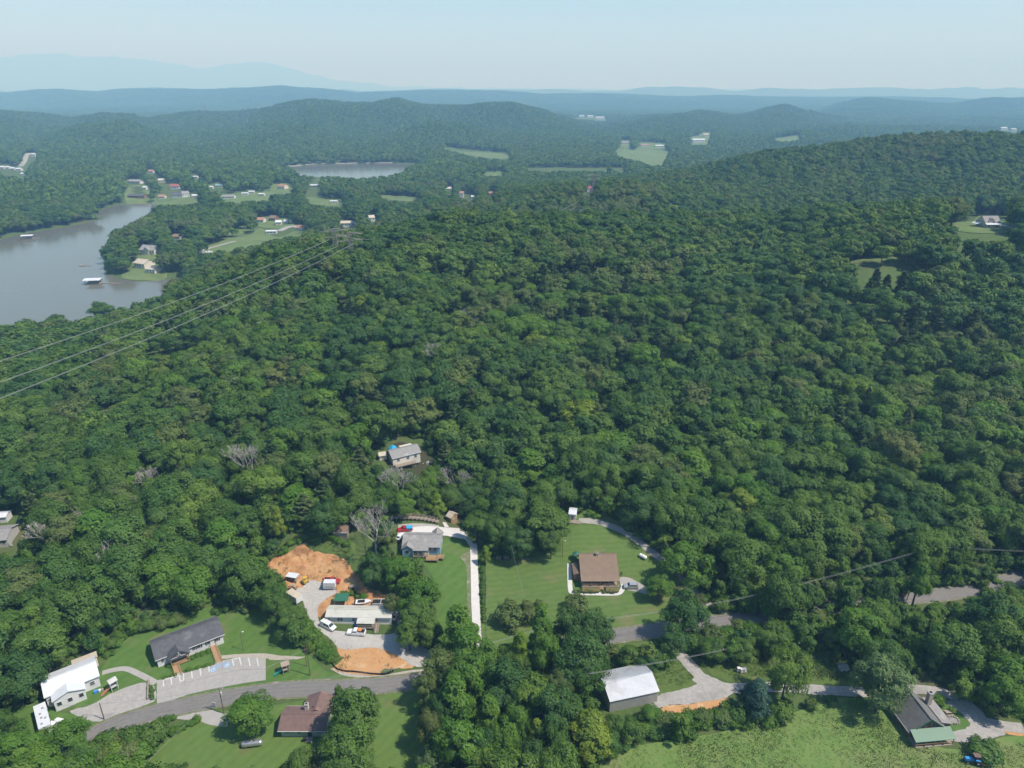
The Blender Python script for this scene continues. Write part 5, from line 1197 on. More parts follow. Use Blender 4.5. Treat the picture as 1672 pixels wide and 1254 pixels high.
# tractor
g = ground(1588, 1246); tr = empty('tractor', (g.x, g.y, hz(g.x, g.y) + .1), math.radians(172), 'blue tractor with white wheels in the meadow corner', 'tractor')
MB().box(1.0, 0, 1.15, 1.9, .75, .75).box(1.95, 0, 1.1, .12, .7, .7).build('hood', 'tractor_blue', tr); MB().box(-.3, 0, .9, 1.2, .6, .5).build('chassis', 'tractor_blue', tr)
for q in (-1, 1):
    b = MB().lathe([(.42, -.2), (.75, -.18), (.75, .18), (.42, .2)], 18, (0, 0, 0), 'x'); b.v = [(y - .7, x + q * .8, z + .75) for x, y, z in b.v]; w_ = b.build('rear_wheel', 'rubber', tr, True)
    b = MB().lathe([(.1, -.16), (.42, -.12), (.42, .12), (.1, .16)], 14, (0, 0, 0), 'x'); b.v = [(y - .7, x + q * .86, z + .75) for x, y, z in b.v]; b.build('rim', 'paint_white', w_)
    wheel(tr, 1.5, q * .65, .42, .26)
    MB().box(-.7, q * .72, 1.6, 1.2, .4, .08).build('fender', 'tractor_blue', tr)
for i, j in ((-1.0, -.5), (-1.0, .5), (.05, -.5), (.05, .5)): MB().box(i, j, 1.9, .07, .07, 1.3).build('canopy_post', 'black', tr)
MB().box(-.45, 0, 2.58, 1.5, 1.3, .1).build('canopy', 'shingle_maroon', tr); MB().box(-.6, 0, 1.35, .5, .5, .4).build('seat', 'black', tr); MB().tube((.2, 0, 1.5), (0, 0, 1.75), .2, .2, 10).build('steering_wheel', 'black', tr)
MB().box(-2.1, 0, .5, 1.4, 1.8, .2).build('mower_deck', 'rust', tr)

# ------------------------------------------------------------------ tanks, play sets, yard things
def tank(px, py, yaw, L, R, mat, label):
    g = ground(px, py); r_ = empty('gas_tank', (g.x, g.y, hz(g.x, g.y) + .05), yaw, label, 'tank')
    MB().lathe([(R * .1, -L / 2), (R * .7, -L / 2 + R * .18), (R * .97, -L / 2 + R * .6), (R, -L / 2 + R), (R, L / 2 - R), (R * .97, L / 2 - R * .6), (R * .7, L / 2 - R * .18), (R * .1, L / 2)], 18, (0, 0, R + .25), 'x').build('shell', mat, r_, True)
    for q in (-1, 1): MB().box(q * L * .28, 0, .2, .25, R * 1.3, .5).build('foot', 'concrete', r_)
    MB().lathe([(.18, 0), (.18, .2), (.12, .26)], 10, (0, 0, 2 * R + .22)).build('valve_dome', mat, r_)
tank(*c3(1152, 366), yaw_px(c3(1135, 350), c3(1172, 372)), 3.0, .65, 'tank_white', 'white gas tank on the lawn beside the grey lane')
tank(*c6(318, 698), yaw_px(c6(255, 705), c6(380, 690)), 5.2, .75, 'steel', 'long silver gas tank under the round tree by the maroon-roofed house')
def playset(px, py, yaw, label, frame, slide, roofm):
    g = ground(px, py); r_ = empty('play_set', (g.x, g.y, hz(g.x, g.y)), yaw, label, 'play set')
    for i in (-1, 1):
        for j in (-1, 1): MB().box(i * .8, j * .8, 1.5, .14, .14, 3.0).build('post', frame, r_)
    MB().box(0, 0, 1.4, 1.8, 1.8, .12).build('platform', frame, r_)
    MB().prism([(-1.1, 3.0), (0, 3.7), (1.1, 3.0), (1.1, 3.08), (0, 3.78), (-1.1, 3.08)], -1.1, 1.1, 'x').build('roof', roofm, r_)
    b = MB(); b.v = [(-.9, -.3, 1.4), (-.9, .3, 1.4), (-3.3, .3, .15), (-3.3, -.3, .15), (-.9, -.3, 1.3), (-.9, .3, 1.3), (-3.3, .3, .05), (-3.3, -.3, .05)]
    b.f = [(0, 1, 2, 3), (7, 6, 5, 4), (0, 3, 7, 4), (1, 5, 6, 2), (0, 4, 5, 1), (3, 2, 6, 7)]; b.build('slide', slide, r_)
    for q in (-1, 1): MB().tube((-.9, q * .32, 1.55), (-3.3, q * .32, .25), .06, .06, 5).build('slide_side', slide, r_)
    MB().box(.0, .85, 1.9, 1.7, .06, .7).build('panel', frame, r_); MB().box(.85, 0, 1.9, .06, 1.7, .7).build('panel', frame, r_)
    ld = MB()
    for k in range(5): ld.box(1.15 - .05 * k, 0, .25 + k * .27, .06, .7, .06)
    ld.build('ladder', frame, r_)
playset(*c1(190, 1120), .5, 'wooden play set with green slide beside the parking lot', 'wood_grey', 'plastic_green', 'wood_grey')
playset(*c2(742, 578), .9, 'small pastel play set with orange slide on the hall lawn', 'siding_grey', 'plastic_orange', 'siding_grey')
g = ground(*c2(625, 602)); bx = empty('toy_box', (g.x, g.y, hz(g.x, g.y)), .5, 'blue toys piled against the hall wing', 'toys'); MB().box(0, 0, .4, 1.0, .8, .8).build('chest', 'plastic_blue', bx); MB().box(.9, .1, .3, .6, .6, .6, .4).build('crate', 'siding_white', bx); MB().box(1.6, -.1, .35, .5, .6, .7, .2).build('barrel', 'wood_grey', bx)
# pale boxes in the weeds
for k, (x, y) in enumerate(((1140, 452), (1163, 458), (1187, 455))):
    g = ground(*crop(C4, [(x, y)])[0]); b_ = empty('storage_box', (g.x, g.y, hz(g.x, g.y)), .2 * k, ['pale box in the weeds beside the lane, the western of three', 'pale box in the weeds beside the lane, the middle of three', 'pale box in the weeds beside the lane, the eastern of three'][k], 'box', 'pale boxes in the weeds')
    MB().box(0, 0, .3, .9, .8, .4).build('stand', 'wood_grey', b_); MB().box(0, 0, .75, .8, .7, .5).build('lower_box', 'paint_white', b_); MB().box(0, 0, 1.25, .76, .66, .46).build('upper_box', 'paint_white', b_); MB().box(0, 0, 1.52, .9, .8, .08).build('lid', 'siding_white', b_)
def picnic(px, py, yaw, label):
    g = ground(px, py); r_ = empty('picnic_table', (g.x, g.y, hz(g.x, g.y)), yaw, label, 'table')
    MB().box(0, 0, .75, 1.9, .8, .07).build('table_top', 'wood_grey', r_)
    for q in (-1, 1):
        MB().box(0, q * .75, .45, 1.9, .3, .06).build('bench_seat', 'wood_grey', r_)
        MB().tube((q * .7, -.75, 0), (q * .7, .3, .72), .05, .05, 4).tube((q * .7, .75, 0), (q * .7, -.3, .72), .05, .05, 4).build('leg', 'wood_grey', r_)
picnic(*c5(880, 942), .1, 'grey picnic table on the grass beside the green-porched house')
g = ground(*c5(912, 980)); fr = empty('fire_ring', (g.x, g.y, hz(g.x, g.y)), 0, 'ring of stones around ashes beside the green-porched house', 'fire ring')
MB().lathe([(.9, 0), (.9, .12), (.1, .13)], 14).build('ash', 'shingle_grey', fr)
for k in range(13): a = k * 6.283 / 13; MB().box(1.2 * math.cos(a), 1.2 * math.sin(a), .18, .5, .36, .4, a + random.uniform(-.3, .3), .75).build('stone', 'stone', fr)
g = ground(*c3(1012, 478)); gr = empty('grill', (g.x, g.y, hz(g.x, g.y)), .3, 'black barbecue grill at the corner of the brown-roofed house', 'grill'); MB().lathe([(.1, .7), (.35, .8), (.4, 1.0), (.3, 1.2), (.05, 1.25)], 10).build('kettle', 'black', gr)
for k in range(3): a = k * 2.1; MB().tube((.3 * math.cos(a), .3 * math.sin(a), 0), (.15 * math.cos(a), .15 * math.sin(a), .8), .03, .03, 4).build('leg', 'black', gr)
g = ground(*c3(722, 372)); um = empty('patio_umbrella', (g.x, g.y, hz(g.x, g.y) + .3), 0, 'dark green patio umbrella beside the brown-roofed house', 'umbrella'); MB().tube((0, 0, 0), (0, 0, 2.6), .04, .04, 6).build('pole', 'steel', um); MB().lathe([(1.6, 2.0), (.9, 2.4), (.05, 2.75)], 8).build('canopy', 'roof_green', um)
g = ground(*c6(695, 662)); gr = empty('grill', (g.x, g.y, hz(g.x, g.y)), .3, 'black grill behind the maroon-roofed house', 'grill'); MB().box(0, 0, .95, .9, .6, .4).build('lid', 'black', gr); MB().box(0, 0, .4, .8, .5, .7).build('cabinet', 'black', gr)
g = ground(*c2(1395, 697)); sg = empty('road_sign', (g.x, g.y, hz(g.x, g.y)), -.2, 'small white sign on posts beside the drive', 'sign'); MB().box(0, 0, 1.1, 1.0, .1, 1.3).build('panel', 'paint_white', sg)
for q in (-1, 1): MB().box(q * .4, 0, .3, .1, .08, .9).build('post', 'paint_white', sg)
# tarp and firewood at the hillside house, wood pile in the yard
g = ground(641, 737); tt_ = empty('tent', (g.x, g.y, hz(g.x, g.y)), .1, 'bright blue tarp tent behind the hillside house', 'tent'); MB().prism([(-1.8, 0), (-1.5, 1.3), (0, 2.1), (1.5, 1.3), (1.8, 0)], -2.0, 2.0, 'y').build('cover', 'tarp_blue', tt_)
for k in range(3): MB().tube((-1.85, -1.9 + k * 1.9, 0), (-2.5, -1.9 + k * 1.9, 0), .03, .03, 4).build('guy_peg', 'steel', tt_)
g = ground(*c3(248, 370)); wp = empty('log_pile', (g.x, g.y, hz(g.x, g.y)), .05, 'long stacked log pile under the yard trees', 'log pile')
for k in range(18):
    row, i = divmod(k, 7) if k < 7 else (1, k - 7) if k < 13 else (2, k - 13)
    MB().tube((-2.9 + (i + row * .5) * .9, -.6, .22 + row * .36), (-2.9 + (i + row * .5) * .9 + .05, .6, .22 + row * .36), .21, .19, 8).build('log', 'wood_grey' if k % 3 else 'bark', wp)
for k, (x, y, L_, H_, lab) in enumerate(((795, 450, 5, 1.2, 'junk heap right of the hillside house'), (1000, 530, 4, .7, 'pale brush heap below the hillside house'))):
    g = ground(*crop(C7, [(x, y)])[0]); jp = empty('scrap_heap', (g.x, g.y, hz(g.x, g.y)), .3 * k, lab, 'scrap')
    for i in range(9): MB().box(random.uniform(-L_ / 2, L_ / 2), random.uniform(-1.2, 1.2), random.uniform(.2, H_), random.uniform(.5, 1.4), random.uniform(.4, 1.0), random.uniform(.3, .8), random.uniform(0, 3)).build('scrap_piece', random.choice(['siding_white', 'wood_grey', 'rust', 'siding_grey']), jp)
# row of pale boats/trailers by the far lawn
for k in range(4):
    g = ground(326 + k * 5.6, 417 - k * 1.0); v_ = empty('boat_trailer', (g.x, g.y, hz(g.x, g.y)), .8, ['first', 'second', 'third', 'fourth'][k] + ' from the west of the pale boats parked by the long lawn', 'boat', 'boats parked by the long lawn')
    loft([(x, [(0, .8), (w * .8, 1.1), (w, 2.2), (-w, 2.2), (-w * .8, 1.1)]) for x, w in ((-3, 1.1), (0, 1.25), (2, .9), (3.4, .1))]).build('hull', 'car_white', v_); MB().box(-.5, 0, 2.6, 2.2, 1.6, .9).build('cabin', 'siding_white', v_); MB().box(0, 0, .5, 5, 1.2, .2).build('trailer_frame', 'steel', v_)
# black silt fence
sf = wpts(crop(C1, [(395, 895), (440, 985), (490, 1060), (520, 1100), (570, 1120), (640, 1125), (720, 1135), (790, 1142), (850, 1138), (900, 1118)]))
sp = smooth_loop(sf, 6, closed=False); b = MB(); zz = height([p.x for p in sp], [p.y for p in sp])
for i in range(len(sp) - 1):
    (x0, y0), (x1, y1) = sp[i], sp[i + 1]; k = len(b.v)
    for x, y, z in ((x0, y0, zz[i]), (x1, y1, zz[i + 1])): b.v += [(x, y - .02, z), (x, y - .02, z + .75), (x, y + .02, z + .75), (x, y + .02, z)]
    b.f += [(k, k + 4, k + 5, k + 1), (k + 1, k + 5, k + 6, k + 2), (k + 2, k + 6, k + 7, k + 3)]
sfo = empty('silt_fence', (sp[0].x, sp[0].y, zz[0]), 0, 'black silt fence curving round the clay pad', 'fence'); on(b.build('fabric', 'black'), sfo)
for i in range(0, len(sp), 4): on(MB().box(sp[i].x, sp[i].y - .06, zz[i] + .45, .06, .06, 1.1).build('stake', 'wood_grey'), sfo)
# timber wall between hall lot and church drive
ta, tb_ = ground(*c2(968, 525)), ground(*c2(962, 650)); n_ = 9
tw = empty('timber_wall', tuple(ta), 0, 'short weathered timber wall between the gravel lot and church drive', 'wall')
for k in range(n_):
    p, q = ta.lerp(tb_, k / n_), ta.lerp(tb_, (k + .92) / n_); m_ = (p + q) / 2
    for r_ in range(3): on(MB().box(m_.x, m_.y, hz(m_.x, m_.y) + .18 + r_ * .3, .35, (q - p).length, .27, math.atan2(q.y - p.y, q.x - p.x) - math.pi / 2).build('sleeper', 'wood_grey'), tw)
# boardwalk behind the blue house
ba, bb = ground(*c1(890, 118)), ground(*c1(1200, 145)); bw = empty('boardwalk', tuple(ba), 0, 'raised wooden boardwalk with railings behind the blue house', 'boardwalk')
dv = bb - ba; yw = math.atan2(dv.y, dv.x); n_ = 12
for k in range(n_):
    c = ba.lerp(bb, (k + .5) / n_); z = hz(c.x, c.y) + 1.1
    on(MB().box(c.x, c.y, z, dv.length / n_ - .04, 1.9, .12, yw).build('deck_section', 'wood_grey'), bw)
    for q in (-1, 1):
        ox, oy = -math.sin(yw) * q * .9, math.cos(yw) * q * .9; e = ba.lerp(bb, k / n_)
        on(MB().box(e.x + ox, e.y + oy, hz(e.x, e.y) + 1.1, .12, .12, 2.3).build('post', 'wood_grey'), bw)
        on(MB().box(c.x + ox, c.y + oy, z + 1.0, dv.length / n_, .1, .12, yw).box(c.x + ox, c.y + oy, z + .55, dv.length / n_, .06, .1, yw).build('railing', 'wood_grey'), bw)
# low stone line fence posts at yard edge (thin post fence left of the olive yard)
fa, fb = ground(*c3(135, 400)), ground(*c3(140, 880)); fn = empty('post_fence', tuple(fa), 0, 'thin wooden post fence along the edge of the olive yard', 'fence')
for k in range(13):
    p = fa.lerp(fb, k / 12); on(MB().box(p.x, p.y, hz(p.x, p.y) + .6, .12, .12, 1.3).build('post', 'wood_grey'), fn)
    if k: q = fa.lerp(fb, (k - 1) / 12); on(MB().tube((q.x, q.y, hz(q.x, q.y) + 1.0), (p.x, p.y, hz(p.x, p.y) + 1.0), .025, .025, 4).tube((q.x, q.y, hz(q.x, q.y) + .6), (p.x, p.y, hz(p.x, p.y) + .6), .025, .025, 4).build('wire_strand', 'steel'), fn)

# ------------------------------------------------------------------ poles and lines
def pole(px, py, top_py, label, arm=1.8, trans=False, lamp=False, yaw=0.0, h=None, r=.15):
    b = ground(px, py); b.z = hz(b.x, b.y); H = h or solve_h(b, top_py)
    o = empty('utility_pole' if not lamp else 'yard_light_pole', tuple(b), yaw, label, 'pole')
    MB().tube((0, 0, -.4), (0, 0, H), r, r * .65, 8).build('pole', 'pole_wood', o)
    if arm:
        MB().box(0, .16, H - .5, arm, .12, .14).build('crossarm', 'pole_wood', o)
        for k in (-.45, .0, .45): MB().lathe([(.07, 0), (.09, .1), (.05, .24)], 8, (k * arm, .16, H - .43)).build('insulator', 'siding_white', o)
    if trans: MB().lathe([(.05, 0), (.26, .04), (.26, .8), (.1, .9)], 10, (.32, -.1, H - 2.2)).build('transformer', 'siding_grey', o)
    if lamp:
        MB().tube((0, 0, H - .15), (.7, 0, H + .1), .04, .04, 5).build('lamp_arm', 'steel', o); MB().lathe([(.08, .1), (.22, -.05), (.12, -.16)], 8, (.8, 0, H + .05)).build('lamp_head', 'lamp_clear', o)
    return Vector((b.x, b.y, b.z + H - .35))
def wire_run(pts, label, sag=.02, r=.03, cat='power line', name='power_line', lanes=(0,)):
    root = None
    for ln in lanes:
        P = []
        for a, b in zip(pts, pts[1:]):
            d = b - a; L_ = d.length; side = Vector((-d.y, d.x, 0)).normalized() * ln
            for k in range(17):
                t = k / 16; q = a.lerp(b, t) + side; q.z -= sag * L_ * 4 * t * (1 - t); P.append(q)
        if root is None: root = empty(name, tuple(pts[0]), 0, label, cat)
        on(MB().path(P, r, 5).build('wire', 'wire'), root)
    return root
p1 = pole(*c2(678, 776), c2(658, 668)[1], 'plain utility pole beside the gravel lot', arm=0)
p2 = pole(*c2(1457, 738), c2(1436, 570)[1], 'utility pole with transformer beside the road below the church lot', trans=True)
p3 = pole(*c1(350, 1145), c1(338, 960)[1], 'slim utility pole on the grass beside the play set', arm=0)
p4 = pole(*c1(328, 1085), c1(330, 930)[1], 'slim pole among the bank weeds above the play set', arm=0, r=.1)
p5 = pole(*c2(1582, 326), c2(1556, 205)[1], 'thin lamp pole on the lawn right of the church', arm=0, lamp=True, r=.09)
p6 = pole(*c3(630, 357), c3(630, 250)[1], 'lamp pole in the yard left of the brown-roofed house', arm=0, lamp=True, r=.1)
p7 = pole(*crop(C4, [(1032, 395)])[0], crop(C4, [(1045, 272)])[0][1], 'dark utility pole in the weeds beside the lane')
p8 = pole(1513, 938, 907, 'utility pole beside the paved road at the forest edge', h=11.5)
p9 = pole(15, 826, 798, 'utility pole standing in the woods at the left edge', h=15)
p0 = Vector(at_depth(-60, 1148, 190)); pR = Vector(at_depth(1900, 905, 240))
wire_run([p0, p1 + Vector((0, 0, -.3))], 'single wire reaching the gravel lot pole from the left edge', .01, .03)
wire_run([p1, p2, p3], 'thin wire strung along the road past the church lot', .012, .03)
pm_ = Vector(at_depth(960, 1022, 196)); pm2 = Vector(at_depth(1200, 979, 215))
wire_run([p2 + Vector((0, 0, -.2)), Vector(at_depth(640, 1092, 182)), Vector(at_depth(905, 1019, 198)), Vector(at_depth(1190, 981, 212)), p8], 'bundle of road wires crossing the olive yard to the forest pole', .012, .028, lanes=(-.2, .2))
wire_run([p8, pR], 'road wires running off right from the forest pole', .008, .028, lanes=(-.2, .2))
wire_run([Vector(at_depth(960, 1100, 178)), p7, Vector(at_depth(1470, 1005, 215))], 'service wires slung over the lane past the dark pole', .01, .028, lanes=(-.15, .15))
wire_run([p2, Vector(at_depth(230, 1254, 168))], 'service wire crossing the bottom lawn', .015, .03)
wire_run([Vector(at_depth(835, 890, 228)), ground(858, 985)], 'thin guy wire falling across the olive yard', .0, .025)
# ------------------------------------------------------------------ pylons and transmission lines
def pylon(base, H, arm, label, s=1.0, yaw=.0):
    o = empty('pylon', tuple(base), yaw, label, 'pylon'); r = .14 * s; w0, w1 = 2.6, .7
    def leg(i, j, z): t = z / H; w = w0 + (w1 - w0) * min(1, t * 1.25); return (i * w, j * w, z)
    for i in (-1, 1):
        for j in (-1, 1): MB().tube((i * w0, j * w0, -1), leg(i, j, H), r, r * .8, 4).build('leg', 'galvanised', o)
    br = MB(); n_ = 7
    for k in range(n_):
        z0_, z1_ = H * k / n_, H * (k + 1) / n_
        for a, b in (((-1, -1), (1, -1)), ((1, -1), (1, 1)), ((1, 1), (-1, 1)), ((-1, 1), (-1, -1))):
            br.tube(leg(*a, z0_), leg(*b, z1_), r * .55, r * .55, 3); br.tube(leg(*b, z0_), leg(*a, z1_), r * .55, r * .55, 3); br.tube(leg(*a, z1_), leg(*b, z1_), r * .55, r * .55, 3)
    br.build('bracing', 'galvanised', o)
    for z in (H * .78, H * .95):
        a = MB()
        for j in (-.6, .6):
            a.tube((-arm, j, z), (arm, j, z), r * .8, r * .8, 4); a.tube((-arm, j, z), (0, j, z + 1.7), r * .6, r * .6, 3); a.tube((arm, j, z), (0, j, z + 1.7), r * .6, r * .6, 3)
        for k in range(9): x = -arm + arm * 2 * k / 8; a.tube((x, -.6, z), (x, .6, z), r * .5, r * .5, 3); a.tube((x, -.6, z), (x + arm * .12, .6, z + .8), r * .5, r * .5, 3)
        a.build('crossarm', 'galvanised', o)
    for q in (-1, 0, 1): MB().tube((q * arm * .96, 0, H * .78), (q * arm * .96, 0, H * .78 - 1.8), .12, .12, 6).build('insulator_string', 'siding_grey', o)
    return o
def pyl(px, py, t, H, arm, label, s=1.0, yaw=0.0):
    top = Vector(at_depth(px, py, t)); z = hz(top.x, top.y); H = max(H, top.z - z)
    pylon(Vector((top.x, top.y, z)), H, arm, label, s, yaw); FOOTPRINTS.append((top.x, top.y, 4.5)); return top
q1 = pyl(545, 374, 470, 20, 8.5, 'left lattice pylon of the pair on the wooded crest', 1.0, .5); q2 = pyl(570, 380, 462, 20, 8.5, 'right lattice pylon of the pair on the wooded crest', 1.0, .5)
q3 = pyl(968, 311, 830, 24, 8, 'lattice pylon beyond the crest near the red roofed house', 1.3, .4)
q4 = pyl(560, 190, 3000, 45, 14, 'tall thin pylon on the long far ridge', 3.2); q5 = pyl(334, 172, 3700, 45, 14, 'tiny pylon on the skyline of the far ridge', 3.6); q6 = pyl(852, 232, 1950, 40, 9, 'slim pylon standing at the edge of the far valley fields', 2.8)
def hv(a, b, label, sag, r=.07): return wire_run([Vector(a), Vector(b)], label, sag, r, 'power line', 'transmission_line', lanes=(-.3, .3))
for k, ((x0, y0, t0), (x1, y1, t1)) in enumerate((((538, 391, 466), (-160, 640, 230)), ((552, 401, 462), (-160, 680, 222)), ((577, 398, 460), (-160, 712, 215)))):
    hv(at_depth(x0, y0, t0), at_depth(x1, y1, t1), ['upper', 'middle', 'lower'][k] + ' heavy cable of the transmission line crossing the left slope', .012, .055)
for k, ((x0, y0, t0), (x1, y1, t1)) in enumerate((((962, 318, 828), (870, 358, 560)), ((970, 320, 828), (880, 362, 555)), ((974, 326, 826), (905, 362, 556)))):
    hv(at_depth(x0, y0, t0), at_depth(x1, y1, t1), ['upper', 'middle', 'lower'][k] + ' cable running from the far pylon down to the crest', .01, .06)
for k, ((x0, y0, t0), (x1, y1, t1)) in enumerate((((975, 322, 828), (1180, 255, 1500)), ((975, 327, 828), (1190, 262, 1500)))):
    hv(at_depth(x0, y0, t0), at_depth(x1, y1, t1), ['upper', 'lower'][k] + ' cable leaving the far pylon towards the misty valley', .012, .08)
hv(at_depth(580, 391, 460), at_depth(640, 391, 500), 'short cable end right of the paired pylons', .004, .05)
hv(q5 - Vector((0, 0, 8)), at_depth(-60, 182, 3900), 'hair thin cable along the far ridge skyline, west span', .01, .22); hv(q5 - Vector((0, 0, 8)), q4 - Vector((0, 0, 8)), 'hair thin cable along the far ridge, middle span', .012, .2); hv(q4 - Vector((0, 0, 8)), q6 - Vector((0, 0, 6)), 'hair thin cable dropping to the valley pylon', .012, .2)
# ------------------------------------------------------------------ single trees one can tell apart
T0 = len(bpy.data.objects)
CL = 'tall leafy trees of the roadside clump'
LBL = 'tall leafy tree in the roadside clump left of the metal barn'
for key, cx, cy, w, H in (('tall',748,1026,66,19),('tall',757,1061,70,18),('bright',762,1105,78,19),('dark',825,1120,85,17),('tall',742,1147,66,20),('bright',757,1206,88,18),('oak',868,1138,62,16),('bright',891,1068,56,18),('bright',825,1213,60,16),('oak',905,1213,52,15),('oak',957,1110,58,14),('oak',994,1212,40,9),('oak',781,1250,54,13),('oak',700,1190,46,13),('bright',845,1175,50,14),('tall',800,1165,48,17),('tall',795,1075,46,18),('oak',845,1095,50,15),('oak',930,1160,45,12),('dark',720,1160,50,15),('dark',795,1225,55,15),('dark',870,1240,50,13)):
    tree_px(key, cx, cy, w, H, LBL, CL)
for key, cx, cy, w, H, lab in (
 ('olive',715,1091,64,16,'brownish green tree at the road edge below the gravel entrance'), ('olive',694,1124,44,12,'small brownish tree overhanging the road'), ('yellow',849,1063,46,17,'slender yellow green tree in the roadside clump'), ('tall',884,1023,46,19,'tall slender tree poking up before the olive yard'),
 ('dark',928,1026,56,16,'dark blue green tree at the yard corner beside the road'), ('dark',966,1030,70,16,'dark rounded tree beside the paved road'), ('dark',950,1074,95,19,'biggest dark tree of the roadside clump'), ('olive',912,1120,48,14,'sparse brownish tree above the bare patch'), ('yellow',877,1200,40,14,'narrow bright yellow green tree at the bottom'), ('yellow',964,1196,78,15,'broad yellow green tree at the meadow edge'), ('pale',703,1244,48,9,'pale grey green bush tree at the bottom edge'),
 ('oak',579,1165,88,18,'large green tree right of the maroon-roofed house'), ('oak',568,1222,96,15,'big tree below the maroon-roofed house'), ('bright',410,1162,76,11,'round dense tree left of the maroon-roofed house'), ('oak',490,1246,55,8,'small tree behind the silver gas tank'), ('olive',520,1238,50,7,'thin olive tree below the maroon-roofed house'), ('bright',553,1128,14,5,'young sapling beside the road'),
 ('bright',650,931,62,13,'sunlit bushy tree at the right edge of the clay bank'), ('bright',681,968,66,14,'sunlit tree between the mobile home and blue house lawn'), ('oak',682,1006,62,14,'leafy tree shading the right end of the mobile home'), ('oak',667,1036,46,10,'low tree at the gravel bend'), ('oak',700,1030,46,11,'tree at the foot of the blue house lawn'), ('olive',633,880,38,12,'small tree beside the blue house pad'), ('dark',608,928,56,12,'shady tree at the top of the clay bank'), ('olive',640,985,30,9,'leaning tree behind the mobile home'),
 ('oak',442,955,48,13,'leafy tree left of the machine shelter'), ('oak',450,980,56,13,'leafy tree left of the tan roofed box trailer'), ('oak',470,1010,58,10,'bushy tree at the bend of the gravel yard'), ('yellow',452,850,30,15,'slender yellow green tree at the dark wood edge'),
 ('bright',1077,958,46,9,'bright rounded tree beside the silver car'), ('dark',1118,1000,72,16,'tall dark tree leaning over the paved road'), ('dark',1100,1046,52,11,'shaded tree at the mouth of the gravel lane'),
 ('oak',778,858,48,13,'tree at the top of the white concrete drive'), ('oak',818,866,50,14,'western tree of the yard grove above the log pile'), ('dark',850,884,52,13,'dark tree over the log pile'), ('oak',886,852,84,16,'broad crowned tree of the yard grove'), ('oak',900,886,42,11,'low tree at the corner of the yard grove'), ('oak',835,842,60,15,'rear tree of the yard grove'), ('yellow',793,903,22,8,'small yellow green tree beside the white drive'),
 ('bright',1124,913,80,16,'large bright crowned tree at the edge of the grey lane'), ('spruce',1236,1135,56,12,'blue green conical spruce beside the gravel lane'), ('oak',1285,1096,70,17,'tall tree behind the blue green spruce'), ('pale',1442,1112,92,17,'large feathery pale tree beside the green-porched house'), ('tall',1500,948,40,18,'slender vine clad tree beside the road'), ('bright',1640,1132,66,13,'rounded tree beside the shaded gravel yard'), ('oak',1562,1048,90,17,'broad dark tree behind the gravel yard'), ('oak',1640,985,62,14,'tree between the road and the right edge'),
 ('bright',1064,1165,36,5,'bright bushy tree at the corner of the metal barn'), ('oak',1030,1190,44,7,'bushy tree in front of the metal barn'), ('oak',1003,1185,36,8,'shaded tree at the left wall of the metal barn'), ('dark',1060,1075,46,7,'dark bushy tree between the road and barn weeds'), ('oak',1030,1072,44,7,'bushy tree above the barn weeds'), ('oak',1165,1060,48,7,'bushy tree beside the lane mouth'), ('oak',1215,1058,50,8,'leafy tree in the roadside belt above the pale boxes'), ('oak',1260,1040,56,11,'taller tree in the roadside belt above the pale boxes'),
 ('bright',30,1215,80,12,'leafy tree in front of the white camper'), ('bright',105,1205,70,11,'leafy tree at the road end of the camper'), ('bright',60,1250,80,11,'leafy tree in the bottom left corner'), ('oak',130,1238,56,8,'bushy tree at the bottom left roadside'), ('oak',5,1180,40,10,'tree at the left edge beside the small grass patch'),
 ('bright',378,377,20,12,'dark round tree on the long lawn across the lake')):
    tree_px(key, cx, cy, w, H, lab)
WB = 'leafy tree in the row between the boardwalk and the hillside house'
for key, cx, cy, w, H in (('oak',590,815,52,14),('oak',622,818,46,13),('bright',655,822,44,12),('oak',682,800,46,14),('yellow',712,822,36,11),('oak',735,812,46,13),('dark',765,812,52,15),('bright',700,790,40,13),('oak',560,835,50,14),('oak',640,800,40,12),('dark',530,845,50,14),('oak',800,815,50,14),('oak',670,787,36,11),('bright',706,776,36,12)):
    tree_px(key, cx, cy, w, H, WB, 'trees below the hillside house')
for bx_, by_, w_, H_, lab_ in ((168,534,44,21,'round tree standing alone on the near lake shore'), (97,552,38,18,'shore tree left of the round lakeside tree')):
    g = ground(bx_, by_); TAKEN.append((g.x, g.y, 6)); place_tree('oak', (g.x, g.y, g.z - .1), H_, w_ * project(g.x, g.y, g.z)[2] / FPX * .5, lab_)
# orchard bushes, foundation shrubs, hedges
for cx, cy, w, lab in ((832,992,25,'small round bush at the top left of the orchard group'), (860,989,19,'small round bush in the middle of the orchard group'), (880,986,16,'smallest bush at the right of the orchard group'), (833,1016,46,'largest orchard bush in the olive yard'), (866,1010,34,'orchard bush beside the tall slender tree'), (942,992,36,'round bush alone in front of the brown-roofed house'), (1000,1009,9,'tiny shrub alone near the road in the olive yard')):
    shrub_px(cx, cy, w, lab, v=2 if w > 15 else 0)
for k, (x, y) in enumerate(((1240,365),(1278,348),(1313,335),(1352,320))): shrub_px(*c2(x, y), 9.5, ['first', 'second', 'third', 'fourth'][k] + ' round clipped shrub from the porch along the church wall', 'clipped church shrubs', v=1, hr=1.0)
shrub_px(*c2(1103, 412), 9, 'round clipped shrub left of the church porch', 'clipped church shrubs', v=1, hr=1.0)
def hedge_row(pts, w, label, group, step, v=None, jit=1.5):
    for (x0, y0), (x1, y1) in zip(pts, pts[1:]):
        n_ = max(1, int(math.hypot(x1 - x0, y1 - y0) / step))
        for k in range(n_):
            t = (k + .5) / n_; shrub_px(x0 + (x1 - x0) * t + random.uniform(-jit, jit), y0 + (y1 - y0) * t + random.uniform(-jit, jit), w * random.uniform(.75, 1.3), label, group, v, random.uniform(.9, 1.4))
